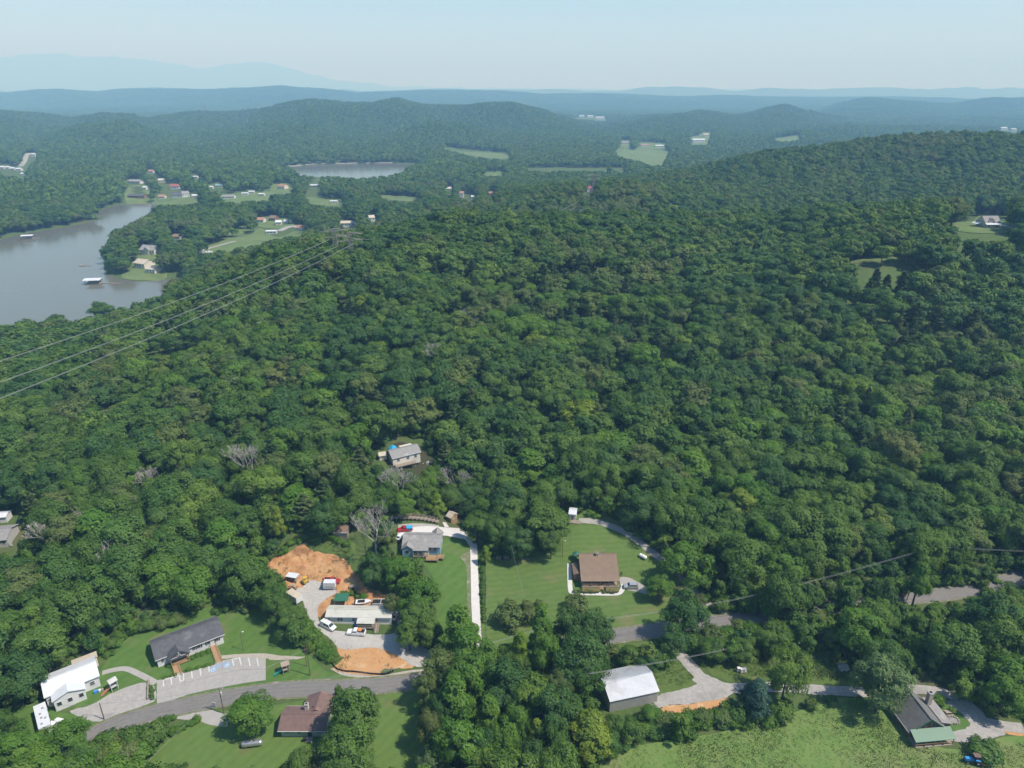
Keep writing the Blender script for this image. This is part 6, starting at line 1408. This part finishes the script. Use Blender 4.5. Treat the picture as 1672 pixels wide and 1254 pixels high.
hedge_row([c2(1190, 452), c2(1395, 398)], 6, 'low clipped shrub in the row edging the parking lot', 'low shrubs edging the lot', 5, 1, .3)
hedge_row([c2(1050, 495), c2(1145, 470)], 6, 'low shrub in the row left of the entrance steps', 'low shrubs edging the lot, west', 5, 1, .3)
hedge_row([c2(860, 850), c2(1000, 800), c2(1145, 745)], 13, 'weedy shrub on the triangle between road and drive', 'weedy shrubs on the road triangle', 8, 1)
hedge_row([c2(1110, 850), c2(1300, 760)], 15, 'shrub in the hedge along the maroon-roofed house drive', 'hedge along the drive', 8, 1)
hedge_row([c2(600, 950), c2(750, 930), c2(900, 920), c2(1060, 890)], 34, 'tall roadside shrub in the thicket at the bottom left', 'roadside thicket', 15, 0)
hedge_row([c2(560, 1040), c2(720, 1020), c2(880, 1000), c2(960, 980)], 38, 'shrub in the lower row of the bottom left thicket', 'lower roadside thicket', 16, None)
hedge_row([c2(975, 540), c2(985, 640)], 10, 'shrub growing along the timber wall', 'shrubs along the timber wall', 6, 0)
hedge_row([crop(C4, [(580, 850)])[0], crop(C4, [(800, 830)])[0], crop(C4, [(1000, 790)])[0], crop(C4, [(1250, 800)])[0], crop(C4, [(1480, 790)])[0]], 30, 'shrub in the wild hedge between the barn track and meadow', 'wild hedge by the meadow', 11, None, 5)
hedge_row([crop(C4, [(250, 950)])[0], crop(C4, [(450, 900)])[0], crop(C4, [(620, 880)])[0]], 30, 'shrub in the tangled edge below the metal barn', 'tangled edge below the barn', 11, None, 5)
hedge_row([crop(C4, [(240, 370)])[0], crop(C4, [(420, 390)])[0], crop(C4, [(600, 350)])[0]], 30, 'shrub in the thicket between road and barn weeds', 'thicket above the barn', 12, None, 4)
hedge_row([crop(C4, [(760, 240)])[0], crop(C4, [(950, 250)])[0], crop(C4, [(1150, 270)])[0], crop(C4, [(1300, 320)])[0]], 32, 'shrub in the thicket along the south road edge', 'thicket along the south road edge', 12, None, 4)
hedge_row([(1140,985),(1190,992),(1260,985),(1340,968),(1420,955),(1490,950),(1560,940),(1640,920)], 24, 'leafy shrub on the forest verge above the paved road', 'forest verge shrubs', 13, None, 6)
hedge_row([(1150,1040),(1230,1035),(1300,1030),(1400,1010),(1470,1000)], 26, 'shrub on the south verge of the paved road', 'south verge shrubs', 16, None, 6)
hedge_row([c1(260, 760), c1(330, 870), c1(430, 960), c1(500, 1020)], 22, 'weedy shrub on the bank left of the clay pad', 'shrubs on the clay pad bank', 8, 1, 5)
hedge_row([c1(150, 330), c1(300, 230), c1(480, 240), c1(600, 260)], 12, 'weedy shrub above the red clay bank', 'shrubs above the clay bank', 8, 1, 4)
hedge_row([c1(640, 620), c1(730, 610), c1(540, 590)], 10, 'scrubby shrub on the red clay bank', 'scrub on the clay bank', 9, 1, 3)
hedge_row([(787,905),(789,960),(790,1015)], 8, 'weedy shrub along the white concrete drive', 'weeds along the white drive', 5, 0, 1)
hedge_row([(936,963),(972,964)], 6, 'foundation shrub in the front bed of the brown-roofed house', 'front bed shrubs', 4, 2, .6)
hedge_row([(985,964),(1006,964)], 6, 'foundation shrub in the right front bed of the brown-roofed house', 'right front bed shrubs', 4, 2, .6)
shrub_px(*c5(1100, 1165), 52, 'big dark bush in the meadow beside the tractor', v=0, hr=.7); shrub_px(*c5(820, 860), 22, 'leafy bush behind the chimney of the green-porched house', v=1); shrub_px(*c5(910, 915), 12, 'small bush beside the picnic table', v=0)
hedge_row([(175,1060),(200,1035),(225,1025),(300,1012)], 20, 'shrub at the wood edge behind the church', 'wood edge shrubs behind the church', 11, None, 4)
# dead grey trees
def dead_tree(cx, cy, wpx, H, label, seed, leaning=0.0):
    g = ground(cx, cy, H * .6); t = project(g.x, g.y, g.z)[2]; R = wpx * t / FPX * .5; z = hz(g.x, g.y)
    o = empty('dead_tree', (g.x, g.y, z), 0, label, 'tree', 'bare dead trees'); TAKEN.append((g.x, g.y, R * .8))
    r = random.Random(seed); b = MB(); tk_ = MB()
    tk_.tube((0, 0, -.5), (leaning, 0, H * .45), H * .022 + .06, H * .015 + .04, 7); tk_.build('trunk', 'dead_wood', o)
    def grow(p, d, L_, rad, lev):
        q = p + d * L_; b.tube(p, q, rad, rad * .6, 5 if lev < 2 else 3, False)
        if lev >= 5: return
        for _ in range(3 if lev < 2 else 2 + (r.random() < .4)):
            nd = (d + Vector((r.uniform(-1, 1), r.uniform(-1, 1), r.uniform(-.15, .75))) * .75).normalized(); grow(q, nd, L_ * r.uniform(.6, .85), max(rad * .62, .045), lev + 1)
    for k in range(4):
        a = k * 1.57 + r.uniform(-.4, .4); grow(Vector((leaning, 0, H * (.32 + .04 * k))), Vector((math.cos(a) * R / H * 1.6, math.sin(a) * R / H * 1.6, .8)).normalized(), H * .24, H * .008 + .03, 0)
    b.build('branches', 'dead_wood', o)
for k, (cx, cy, w, H, lab) in enumerate(((403,762,40,17,'bare grey dead tree standing in the wood left of the hillside house'), (80,880,40,13,'bare leaning dead tree near the left edge house'), (190,920,70,14,'widest bare dead tree in the wood above the church'), (148,862,38,12,'bare dead snag above the widest dead tree'), (238,790,26,12,'thin dead tree in the pines'), (612,872,66,17,'tall bare pale tree between the shed and blue house'), (650,795,34,14,'bare pale tree below the hillside house'), (742,790,50,14,'thin half dead tree right of the hillside house'), (708,588,30,15,'bare dead branches on the mid slope'), (765,530,28,15,'forked dead tree high on the slope'))):
    dead_tree(cx, cy, w, H, lab, 40 + k)
N_SINGLE = sum(1 for o in bpy.data.objects if o.name.split('.')[0] == 'broadleaf_tree')
# ------------------------------------------------------------------ the forest
OPEN_PX = [
 [(165,1102),(175,1085),(210,1042),(245,1022),(360,998),(425,1005),(470,1045),(500,1068),(545,1095),(690,1085),(705,1135),(640,1150),(690,1175),(690,1254),(225,1254),(285,1200),(200,1195),(150,1225),(60,1240),(0,1240),(0,1165),(68,1165),(70,1112),(128,1074),(160,1078)],
 [(440,932),(470,882),(540,860),(575,860),(600,880),(612,925),(640,960),(650,992),(648,1030),(690,1055),(708,1075),(680,1098),(560,1104),(540,1075),(520,1040),(498,1010),(470,985),(466,940)],
 [(640,850),(735,838),(768,858),(776,890),(792,890),(792,1035),(735,1045),(718,1020),(716,950),(690,915),(652,905)],
 [(790,912),(910,905),(922,862),(930,842),(1000,848),(1050,885),(1128,962),(1165,1000),(1230,1000),(1230,1022),(1000,1052),(905,1052),(792,1052)],
 [(1482,966),(1600,952),(1600,972),(1482,990)], [(1622,952),(1700,925),(1700,948),(1630,966)],
 [(985,1112),(1060,1094),(1100,1056),(1125,1056),(1150,1080),(1200,1080),(1390,1078),(1396,1132),(1320,1138),(1200,1142),(1100,1168),(990,1168)],
 [(985,1400),(990,1232),(1100,1215),(1290,1172),(1400,1150),(1475,1185),(1478,1120),(1520,1108),(1570,1148),(1672,1180),(1900,1190),(1900,1400)],
 [(615,742),(645,714),(690,722),(705,768),(720,778),(640,772)],
 [(1388,429),(1440,421),(1500,425),(1495,431),(1392,434)], [(1562,368),(1598,350),(1642,353),(1655,368),(1640,377),(1572,376)], [(1302,450),(1306,450),(1306,478),(1302,478)],
 [(256,590),(288,562),(298,566),(268,598)], [(-10,842),(24,842),(26,898),(-10,905)],
 [(8,797),(20,797),(20,812),(8,812)],
 # across the lake
 [(212,304),(244,304),(244,318),(214,318)], [(446,300),(476,300),(476,314),(448,314)], [(612,318),(680,322),(684,329),(640,326)], [(500,322),(562,326),(560,336),(505,332)], [(862,274),(1020,274),(1020,278),(862,278)],
 [(226,401),(256,401),(256,417),(226,417)], [(216,430),(262,432),(262,450),(222,448)], [(140,452),(168,452),(168,468),(140,468)],
 [(325,410),(372,392),(384,376),(396,376),(400,384),(440,378),(480,367),(500,368),(498,380),(440,388),(372,406)], [(557,362),(580,362),(580,372),(557,372)], [(603,355),(613,355),(613,363),(603,363)],
 [(418,356),(468,356),(474,366),(418,366)], [(208,293),(232,295),(232,303),(208,303)], [(230,303),(240,306),(240,320),(226,318)], [(210,319),(238,319),(238,331),(212,333)], [(258,318),(324,316),(322,330),(260,334)], [(277,301),(293,301),(293,310),(277,310)], [(364,318),(440,312),(440,324),(362,327)],
 [(452,302),(468,302),(468,312),(452,312)], [(506,302),(520,302),(520,307),(506,307)], [(539,327),(552,327),(552,333),(539,333)], [(242,277),(250,277),(250,284),(242,284)], [(259,291),(269,291),(269,299),(259,299)], [(314,287),(324,287),(324,292),(314,292)], [(351,301),(363,301),(363,307),(351,307)],
 [(0,269),(34,272),(44,250),(58,249),(58,258),(40,276),(40,288),(0,284)], [(750,314),(775,318),(775,326),(750,324)], [(730,306),(737,306),(737,312),(730,312)], [(798,315),(806,315),(806,321),(798,321)], [(958,307),(968,307),(968,315),(958,315)], [(282,384),(294,384),(294,392),(282,392)],
 [(1005,244),(1092,248),(1082,270),(1040,261),(1008,253)], [(720,240),(830,250),(830,260),(780,256)], [(792,281),(822,281),(822,286),(792,286)],
 [(1014,229),(1026,229),(1026,237),(1014,237)], [(1046,233),(1085,234),(1085,242),(1046,242)], [(1128,224),(1155,221),(1155,234),(1128,234)], [(934,187),(990,190),(990,197),(934,193)], [(1634,208),(1662,209),(1662,216),(1634,214)], [(1262,226),(1302,221),(1305,227),(1275,230)],
] + [LAKES_PX[0], [(478,276),(560,271),(650,270),(664,276),(640,284),(600,288),(530,287),(490,284)]] + [[(a - w * .55 - 1, b + 2.5), (a - w * .55 - 1, b - 7), (a + w * .55 + 1, b - 7), (a + w * .55 + 1, b + 2.5)] for a, b, w, *_ in FAR_H]
def in_polys(px, py):
    o = np.zeros(len(px), bool)
    for poly in OPEN_PX:
        a = np.array(poly, float); b = np.roll(a, -1, 0)
        bb = (px >= a[:, 0].min()) & (px <= a[:, 0].max()) & (py >= a[:, 1].min()) & (py <= a[:, 1].max())
        if not bb.any(): continue
        x = px[bb][:, None]; y = py[bb][:, None]
        cond = (a[:, 1] > y) != (b[:, 1] > y)
        xi = a[:, 0] + (y - a[:, 1]) * (b - a)[:, 0] / np.where(np.abs((b - a)[:, 1]) < 1e-9, 1e-9, (b - a)[:, 1])
        o[bb] |= (np.sum(cond & (x < xi), 1) % 2) == 1
    return o
def clear_of_open(X, Y, Z, H, R, far=False):
    # keeps a tree only where its crown does not stand over a clearing, road, yard or water
    ok = np.ones(len(X), bool)
    for fz, fr in [(z, x) for z in (.0, .25, .5, .75, .97) for x in (-.9, -.45, 0, .45, .9) if abs(x) < 1.05 - abs(z - .55)] if far else ((0.0, 0), (.35, -.7), (.35, .7), (.6, -.9), (.6, .9), (.8, -.6), (.8, .6), (.97, 0), (.5, 0)):
        px, py, t = project(X + fr * R, Y, Z + fz * H)
        ok &= ~in_polys(px, py)
    return ok
def jitter_grid(r0, r1, step, half, seed, jit=.42):
    r = np.random.default_rng(seed); m = r1 * math.sin(half) + step
    xs = np.arange(-m, m, step); ys = np.arange(40, r1, step)
    X, Y = np.meshgrid(xs, ys); X[1::2] += step / 2
    X = X.ravel() + r.uniform(-jit, jit, X.size) * step; Y = Y.ravel() + r.uniform(-jit, jit, Y.size) * step
    d = np.hypot(X, Y); k = (d >= r0) & (d < r1) & (np.abs(X) < (Y + 60) * math.tan(half) + 30)
    return X[k], Y[k], r
def lake_clear(X, Y, Z): return Z > WATER + .6
def leafy_field(r0, r1, step, half, seed, Hr, Rr):
    X, Y, r = jitter_grid(r0, r1, step, half, seed)
    Z = height(X, Y); k = lake_clear(X, Y, Z); X, Y, Z = X[k], Y[k], Z[k]
    H = r.uniform(*Hr, len(X)); R = Rr[0] + (Rr[1] - Rr[0]) * np.clip(.55 * r.beta(2, 2.6, len(X)) + .45 * (H - Hr[0]) / (Hr[1] - Hr[0]), 0, 1)
    k = clear_of_open(X, Y, Z, H, R)
    dd = np.hypot(X, Y) > 560
    k[dd] = clear_of_open(X[dd], Y[dd], Z[dd], H[dd], R[dd], True)
    return X[k], Y[k], Z[k], H[k], R[k], r
HALF = math.radians(43)
# --- zone 0/1: the wooded slope
X, Y, Z, H, R, r = leafy_field(95, 1300, 10.0, HALF, 1, (13.0, 20.5), (5.2, 9.4))
big = fbm(X, Y, 120, 2, 77); pine = (fbm(X, Y, 70, 2, 55) + .25 * r.normal(size=len(X))) > .40
pine &= np.hypot(X, Y) < 470
d = np.hypot(X, Y); pxx, pyy, tt = project(X, Y, Z + H * .6)
edge = (d < 185); H = np.where(edge & (pxx > 1000), H * .72, H); H = np.where(pine, H * .95, H)
R = np.where(edge, R * .85, R); R = np.where(pine, R * .62, R)
tk = np.array(TAKEN)
keep = np.ones(len(X), bool)
nr_ = d < 320
if len(tk):
    D = np.hypot(X[nr_][:, None] - tk[:, 0], Y[nr_][:, None] - tk[:, 1]); keep[nr_] = (D > (tk[:, 2] * .75 + R[nr_][:, None] * .45)).all(1)
foot = np.array(FOOTPRINTS) if FOOTPRINTS else np.zeros((0, 3))
if len(foot):
    D = np.hypot(X[:, None] - foot[:, 0], Y[:, None] - foot[:, 1]); keep &= (D > foot[:, 2]).all(1)
X, Y, Z, H, R, d, pine, pxx, pyy, tt = [a[keep] for a in (X, Y, Z, H, R, d, pine, pxx, pyy, tt)]
inframe = (pxx > -40) & (pxx < 1712) & (pyy < 1290) & (pyy > 100)
order = np.argsort(np.where(inframe, tt, 1e9))
solo_b = [i for i in order if not pine[i] and inframe[i]][:max(0, 298 - N_SINGLE)]
solo_p = [i for i in order if pine[i] and inframe[i]][:80]
for i in solo_b + solo_p:
    key = 'pine' if pine[i] else random.choices(['oak', 'dark', 'bright', 'tall', 'olive', 'yellow'], [70, 9, 9, 6, 5, .8])[0]
    look = {'pine': 'feathery pine', 'oak': 'full crowned green tree', 'dark': 'dark green tree', 'bright': 'bright green bushy tree', 'tall': 'slender bright green tree', 'olive': 'dull olive tree', 'yellow': 'yellow green tree'}[key]
    x_, y_ = pxx[i], pyy[i]
    if y_ > 985 and x_ > 1130: where = 'in the belt between the road and the green-porched house'
    elif y_ > 985 and x_ < 560: where = 'at the wood edge left of the white hall'
    elif x_ < 230: where = 'in the wood behind the white-roofed hall'
    elif x_ < 430: where = 'in the wood behind the church'
    elif x_ < 600: where = 'in the wood above the clay bank'
    elif x_ < 790: where = 'in the wood around the hillside house'
    elif x_ < 1000: where = 'in the wood behind the yard grove'
    elif x_ < 1200: where = 'in the wood above the grey lane'
    elif x_ < 1450: where = 'in the dense wood north of the paved road'
    else: where = 'in the dense wood above the forest pole'
    lab = look + ' ' + where; grp = look + 's ' + where
    place_tree(key, (X[i], Y[i], Z[i] - .1), H[i], R[i], lab, grp)
rest = np.ones(len(X), bool); rest[solo_b + solo_p] = False
X, Y, Z, H, R, d, pine = [a[rest] for a in (X, Y, Z, H, R, d, pine)]
def lod(kind, seed, nleaf, size, lm, shape='round', H=17, R=6.2):
    if kind == 'pine': V, F, T, cc = pine_data(seed, H, 4.6, 6, nleaf, size)
    else: V, F, T, cc = crown_data(seed, H, R, 26 + seed % 9, nleaf, size, shape, .20)
    return join_tree('tree_form', V, F, T, trunk_data(seed, H, R, cc, 5, 3 if kind != 'pine' else 0), lm)
def forest(name, sel, forms, wts, np_, label, seed):
    # forms: leafy first, then np_ pine forms last
    r = np.random.default_rng(seed); m = int(sel.sum()); nl = len(forms) - np_
    P = np.stack([X[sel], Y[sel], Z[sel] - .2], 1)
    w = np.array(wts, float); w /= w.sum()
    var = r.choice(nl, m, p=w); pv = pine[sel]
    pat = fbm(X[sel], Y[sel], 75, 3, 31) + r.normal(0, .12, m)      # patches of one species
    if nl >= 10: var = np.where(pat > .34, np.where(r.uniform(0, 1, m) < .6, 8, 7), np.where(pat < -.36, 6, var))
    elif nl >= 8: var = np.where(pat > .36, 7, np.where(pat < -.36, 6, var))
    var = np.where(pv, nl + r.integers(0, max(np_, 1), m), var)
    fr = np.where(pv, 4.6, 6.2)
    k = R[sel] / fr
    scl = np.stack([k, k, H[sel] / 17.0], 1)
    rot = np.zeros((m, 3)); rot[:, 2] = r.uniform(0, 6.28, m); rot[:, 0] = r.normal(0, .04, m)
    scatter(name, P, scl, rot, var, instance_forms(name, forms), label, 'forest')
z1 = d < 430
forest('slope_forest', z1, [lod('leaf', 300 + i, 5200, .50, 'leaf') for i in range(6)] + [lod('leaf', 310, 5200, .50, 'leaf_dark'), lod('leaf', 311, 5200, .50, 'leaf_olive'), lod('leaf', 312, 5200, .50, 'leaf_bright'), lod('leaf', 313, 4200, .6, 'leaf_yellow')] + [lod('pine', 320 + i, 3600, .62, 'needle') for i in range(3)],
       [1] * 6 + [.9, .8, .9, .06], 3, 'dense dark green broadleaf forest covering the slope behind the houses', 3)
forest('hill_forest', ~z1, [lod('leaf', 330 + i, 2000, .85, 'leaf') for i in range(6)] + [lod('leaf', 340, 2000, .85, 'leaf_dark'), lod('leaf', 341, 2000, .85, 'leaf_olive')] + [lod('pine', 345 + i, 1200, 1.1, 'needle') for i in range(2)],
       [1] * 6 + [.7, .5], 2, 'forest canopy over the hill crest and the lake peninsula', 4)
# --- zone 2: valley woods and the long ridge
X, Y, Z, H, R, r = leafy_field(1300, 4400, 11.6, math.radians(39), 2, (12, 20), (5.6, 8.2))
pine = np.zeros(len(X), bool)
forest('valley_forest', np.ones(len(X), bool), [lod('leaf', 350 + i, 240, 2.3, 'leaf') for i in range(6)] + [lod('leaf', 356, 240, 2.3, 'leaf_dark')], [1] * 6 + [.8], 0, 'hazy forest filling the far valley and long ridge', 5)
# --- zone 3: farthest ridges, patches of canopy
def patch_form(seed):
    r = np.random.default_rng(seed); VV = []; FF = []; TT = []; o = 0
    for k in range(46):
        x, y = r.uniform(-40, 40, 2); h = r.uniform(10, 19); rr = r.uniform(5, 8)
        V, F, T, _ = crown_data(seed * 100 + k, h, rr, 8, 26, 5.2, 'round', .2)
        VV.append(V + [x, y, 0]); FF.append(F + o); TT.append(T * .5 + r.uniform(0, .5)); o += len(V)
    return npmesh('canopy_form', np.vstack(VV), np.vstack(FF), ['leaf'], np.concatenate(TT))
X, Y, r = jitter_grid(4350, 9800, 62, math.radians(38), 6)
Z = height(X, Y); px_, py_, _t = project(X, Y, Z + 8); k = ~in_polys(px_, py_); X, Y, Z = X[k], Y[k], Z[k]
m = len(X); rot = np.zeros((m, 3)); rot[:, 2] = r.uniform(0, 6.28, m)
scatter('far_forest', np.stack([X, Y, Z - 1], 1), np.ones((m, 3)), rot, r.integers(0, 5, m), instance_forms('far_forest', [patch_form(7 + i) for i in range(5)]), 'blue hazed forest on the farthest ridges', 'forest')

# --- undergrowth and young trees that fill the wood edges (uncountable)
X, Y, r = jitter_grid(95, 340, 3.6, HALF, 12)
Z = height(X, Y); H = r.uniform(1.2, 3.4, len(X)); R = r.uniform(1.1, 2.3, len(X))
def near_foot(X, Y, pad):
    D = np.hypot(X[:, None] - foot[:, 0], Y[:, None] - foot[:, 1]); return (D > foot[:, 2] + pad).all(1)
ok = np.ones(len(X), bool)
for fz, fr in ((0, 0), (.6, -1), (.6, 1), (1, 0)):
    px_, py_, _t = project(X + fr * R, Y, Z + fz * H); ok &= ~in_polys(px_, py_)
ok &= near_foot(X, Y, -2.5)
X, Y, Z, H, R = [a[ok] for a in (X, Y, Z, H, R)]; m = len(X)
rot = np.zeros((m, 3)); rot[:, 2] = r.uniform(0, 6.28, m)
def shrub_form(seed, lm, n_=520, size=.42):
    V, F, T, cc = crown_data(seed, 3.0, 2.0, 12, n_, size, 'round', .0, (.34, .5)); return npmesh('shrub_form', V, F, [lm], T)
UF = [shrub_form(400, 'leaf'), shrub_form(401, 'leaf_bright'), shrub_form(402, 'leaf'), shrub_form(403, 'leaf_olive'), shrub_form(404, 'leaf_dark')]
scatter('undergrowth', np.stack([X, Y, Z - .1], 1), np.stack([R / 2, R / 2, H / 3], 1), rot, r.choice(5, m, p=[.3, .25, .2, .1, .15]), instance_forms('undergrowth', UF), 'tangled green undergrowth along the wood edges', 'undergrowth')
X, Y, r = jitter_grid(95, 350, 6.0, HALF, 13)
Z = height(X, Y); H = r.uniform(5.5, 11, len(X)); R = r.uniform(2.0, 3.6, len(X))
ok = clear_of_open(X, Y, Z, H, R) & near_foot(X, Y, 0)
X, Y, Z, H, R = [a[ok] for a in (X, Y, Z, H, R)]; pine = np.zeros(len(X), bool)
R = R * 6.2 / 3.4 * .55
forest('understorey', np.ones(len(X), bool), [lod('leaf', 360 + i, 1700, .8, ['leaf', 'leaf_bright', 'leaf', 'leaf_dark'][i], 'round') for i in range(4)], [1, .8, 1, .7], 0, 'young leafy understorey filling the gaps at the wood edge', 15)
# --- tall grass of the meadow and weeds
def tuft(seed, n_, h, w, lm):
    r = np.random.default_rng(seed); V = []; F = []
    for k in range(n_):
        a = r.uniform(0, 6.28); x, y = r.normal(0, .28, 2); hh = h * r.uniform(.5, 1.1); dx, dy = math.cos(a) * w, math.sin(a) * w; lx, ly = r.normal(0, .3 * h, 2)
        b = len(V); V += [(x - dx, y - dy, 0), (x + dx, y + dy, 0), (x + dx * .4 + lx, y + dy * .4 + ly, hh), (x - dx * .4 + lx, y - dy * .4 + ly, hh)]; F.append((b, b + 1, b + 2, b + 3))
    return npmesh('tuft_form', np.array(V), np.array(F), [lm], r.uniform(0, 1, len(F)))
leafmat('grass_blade', [(0, (.115, .185, .045)), (.6, (.150, .205, .058)), (.85, (.19, .215, .08)), (1, (.24, .22, .11))], .45)
leafmat('weed_blade', [(0, (.055, .125, .022)), (.7, (.085, .150, .030)), (1, (.15, .16, .05))], .3)
def grass(name, polys, step, seed, lm, h, label):
    X, Y, r = jitter_grid(95, 260, step, HALF, seed, .5); px_, py_, _t = project(X, Y, height(X, Y)); ok = np.zeros(len(X), bool)
    for p in polys:
        P = np.array([q for q in p], float); ok |= sdf(px_, py_, P) < 0
    ok &= (py_ < 1300) & (px_ > -60) & (px_ < 1740); ok &= near_foot(X, Y, -3.5)
    X, Y = X[ok], Y[ok]; Z = height(X, Y); m = len(X); k = r.uniform(.5, 1.25, m) * (1 + 1.2 * np.clip(fbm(X, Y, 9, 3, 8), -.4, .6)); rot = np.zeros((m, 3)); rot[:, 2] = r.uniform(0, 6.28, m)
    scatter(name, np.stack([X, Y, Z + .04], 1), np.stack([k * 1.3, k * 1.3, k], 1), rot, r.integers(0, 3, m), instance_forms(name, [tuft(seed + i, 16, h, .05, lm) for i in range(3)]), label, 'grass')
grass('meadow_grass', [[(975,1300),(985,1240),(1050,1218),(1180,1198),(1290,1168),(1380,1145),(1440,1152),(1470,1195),(1540,1228),(1672,1215),(1740,1215),(1740,1300)]], 1.0, 71, 'grass_blade', .24, 'tall seeding grass of the hay meadow')
grass('weeds', [[(990,1062),(1088,1052),(1115,1085),(1135,1100),(1118,1122),(1075,1122),(990,1100)], [(1130,1065),(1200,1065),(1385,1070),(1390,1112),(1250,1108),(1190,1102),(1155,1088)], crop(C1, [(150,300),(300,225),(600,225),(630,330),(520,335),(330,290)]), crop(C1, [(380,870),(510,905),(545,1040),(500,1085),(420,1000)])], .85, 81, 'weed_blade', .5, 'rank green weeds on the rough ground')

grass('clay_weeds', [crop(C1, [(300,290),(345,325),(430,345),(520,360),(590,410),(640,470),(680,510),(720,570),(640,640),(480,640),(500,600),(440,540),(330,510),(180,470),(100,450),(100,400),(200,355)]), crop(C1, [(820,1085),(1000,1070),(1030,1085),(850,1108)]), crop(C1, [(540,1000),(600,1000),(600,1110),(530,1095)])], 1.9, 85, 'weed_blade', .6, 'sparse weeds on the bare clay')
leafmat('clod', [(0, (.30, .16, .07)), (.7, (.40, .24, .12)), (1, (.42, .38, .32))], .0)
def rock_form(seed):
    r = np.random.default_rng(seed); b = MB().lathe([(.1, 0), (.5, .05), (.6, .3), (.4, .55), (.08, .62)], 6); V = np.array(b.v); V += r.normal(0, .07, V.shape)
    F = [q for q in b.f if len(q) == 4]; return npmesh('clod_form', V, np.array(F), ['clod'], r.uniform(0, 1, len(F)))
X, Y, r = jitter_grid(95, 260, 1.1, HALF, 91, .5); px_, py_, _t = project(X, Y, height(X, Y)); ok = np.zeros(len(X), bool)
for p in (crop(C1, [(300,280),(345,315),(430,335),(520,350),(590,400),(640,460),(680,500),(720,560),(820,600),(900,670),(450,690),(420,680),(500,600),(440,545),(330,520),(180,480),(90,460),(90,390),(200,345)]), crop(C1, [(545,960),(760,950),(900,990),(1030,1078),(830,1100),(790,1140),(640,1130),(510,1100),(560,1040)])): ok |= sdf(px_, py_, np.array(p)) < 0
ok &= r.uniform(0, 1, len(X)) < .42; X, Y = X[ok], Y[ok]; m = len(X); k = r.uniform(.12, .5, m) ** 1.4 + .08; rot = r.uniform(0, 6.28, (m, 3)) * [.1, .1, 1]
scatter('clay_clods', np.stack([X, Y, height(X, Y) + .1], 1), np.stack([k, k, k * .8], 1), rot, r.integers(0, 3, m), instance_forms('clay_clods', [rock_form(5), rock_form(6), rock_form(7)]), 'loose clods and stones lying on the bare clay', 'rubble')
# ------------------------------------------------------------------ the hazy air
def build_haze():
    m = bpy.data.materials.new('haze_air'); m.use_nodes = True; nt = m.node_tree; nt.nodes.clear()
    v = nt.nodes.new('ShaderNodeVolumePrincipled'); o = nt.nodes.new('ShaderNodeOutputMaterial')
    v.inputs['Color'].default_value = (*HAZE_COLOR, 1); v.inputs['Absorption Color'].default_value = (.78, .82, 1, 1)
    v.inputs['Density'].default_value = HAZE_DENSITY; v.inputs['Anisotropy'].default_value = 0.0
    nt.links.new(v.outputs[0], o.inputs['Volume']); MATS['haze_air'] = m
    b = MB().box(0, 0, 685, 74000, 74000, 1470); ob = b.build('haze', 'haze_air')
    tag(ob, 'pale blue summer haze between the hills', 'haze', kind='stuff')
build_haze()
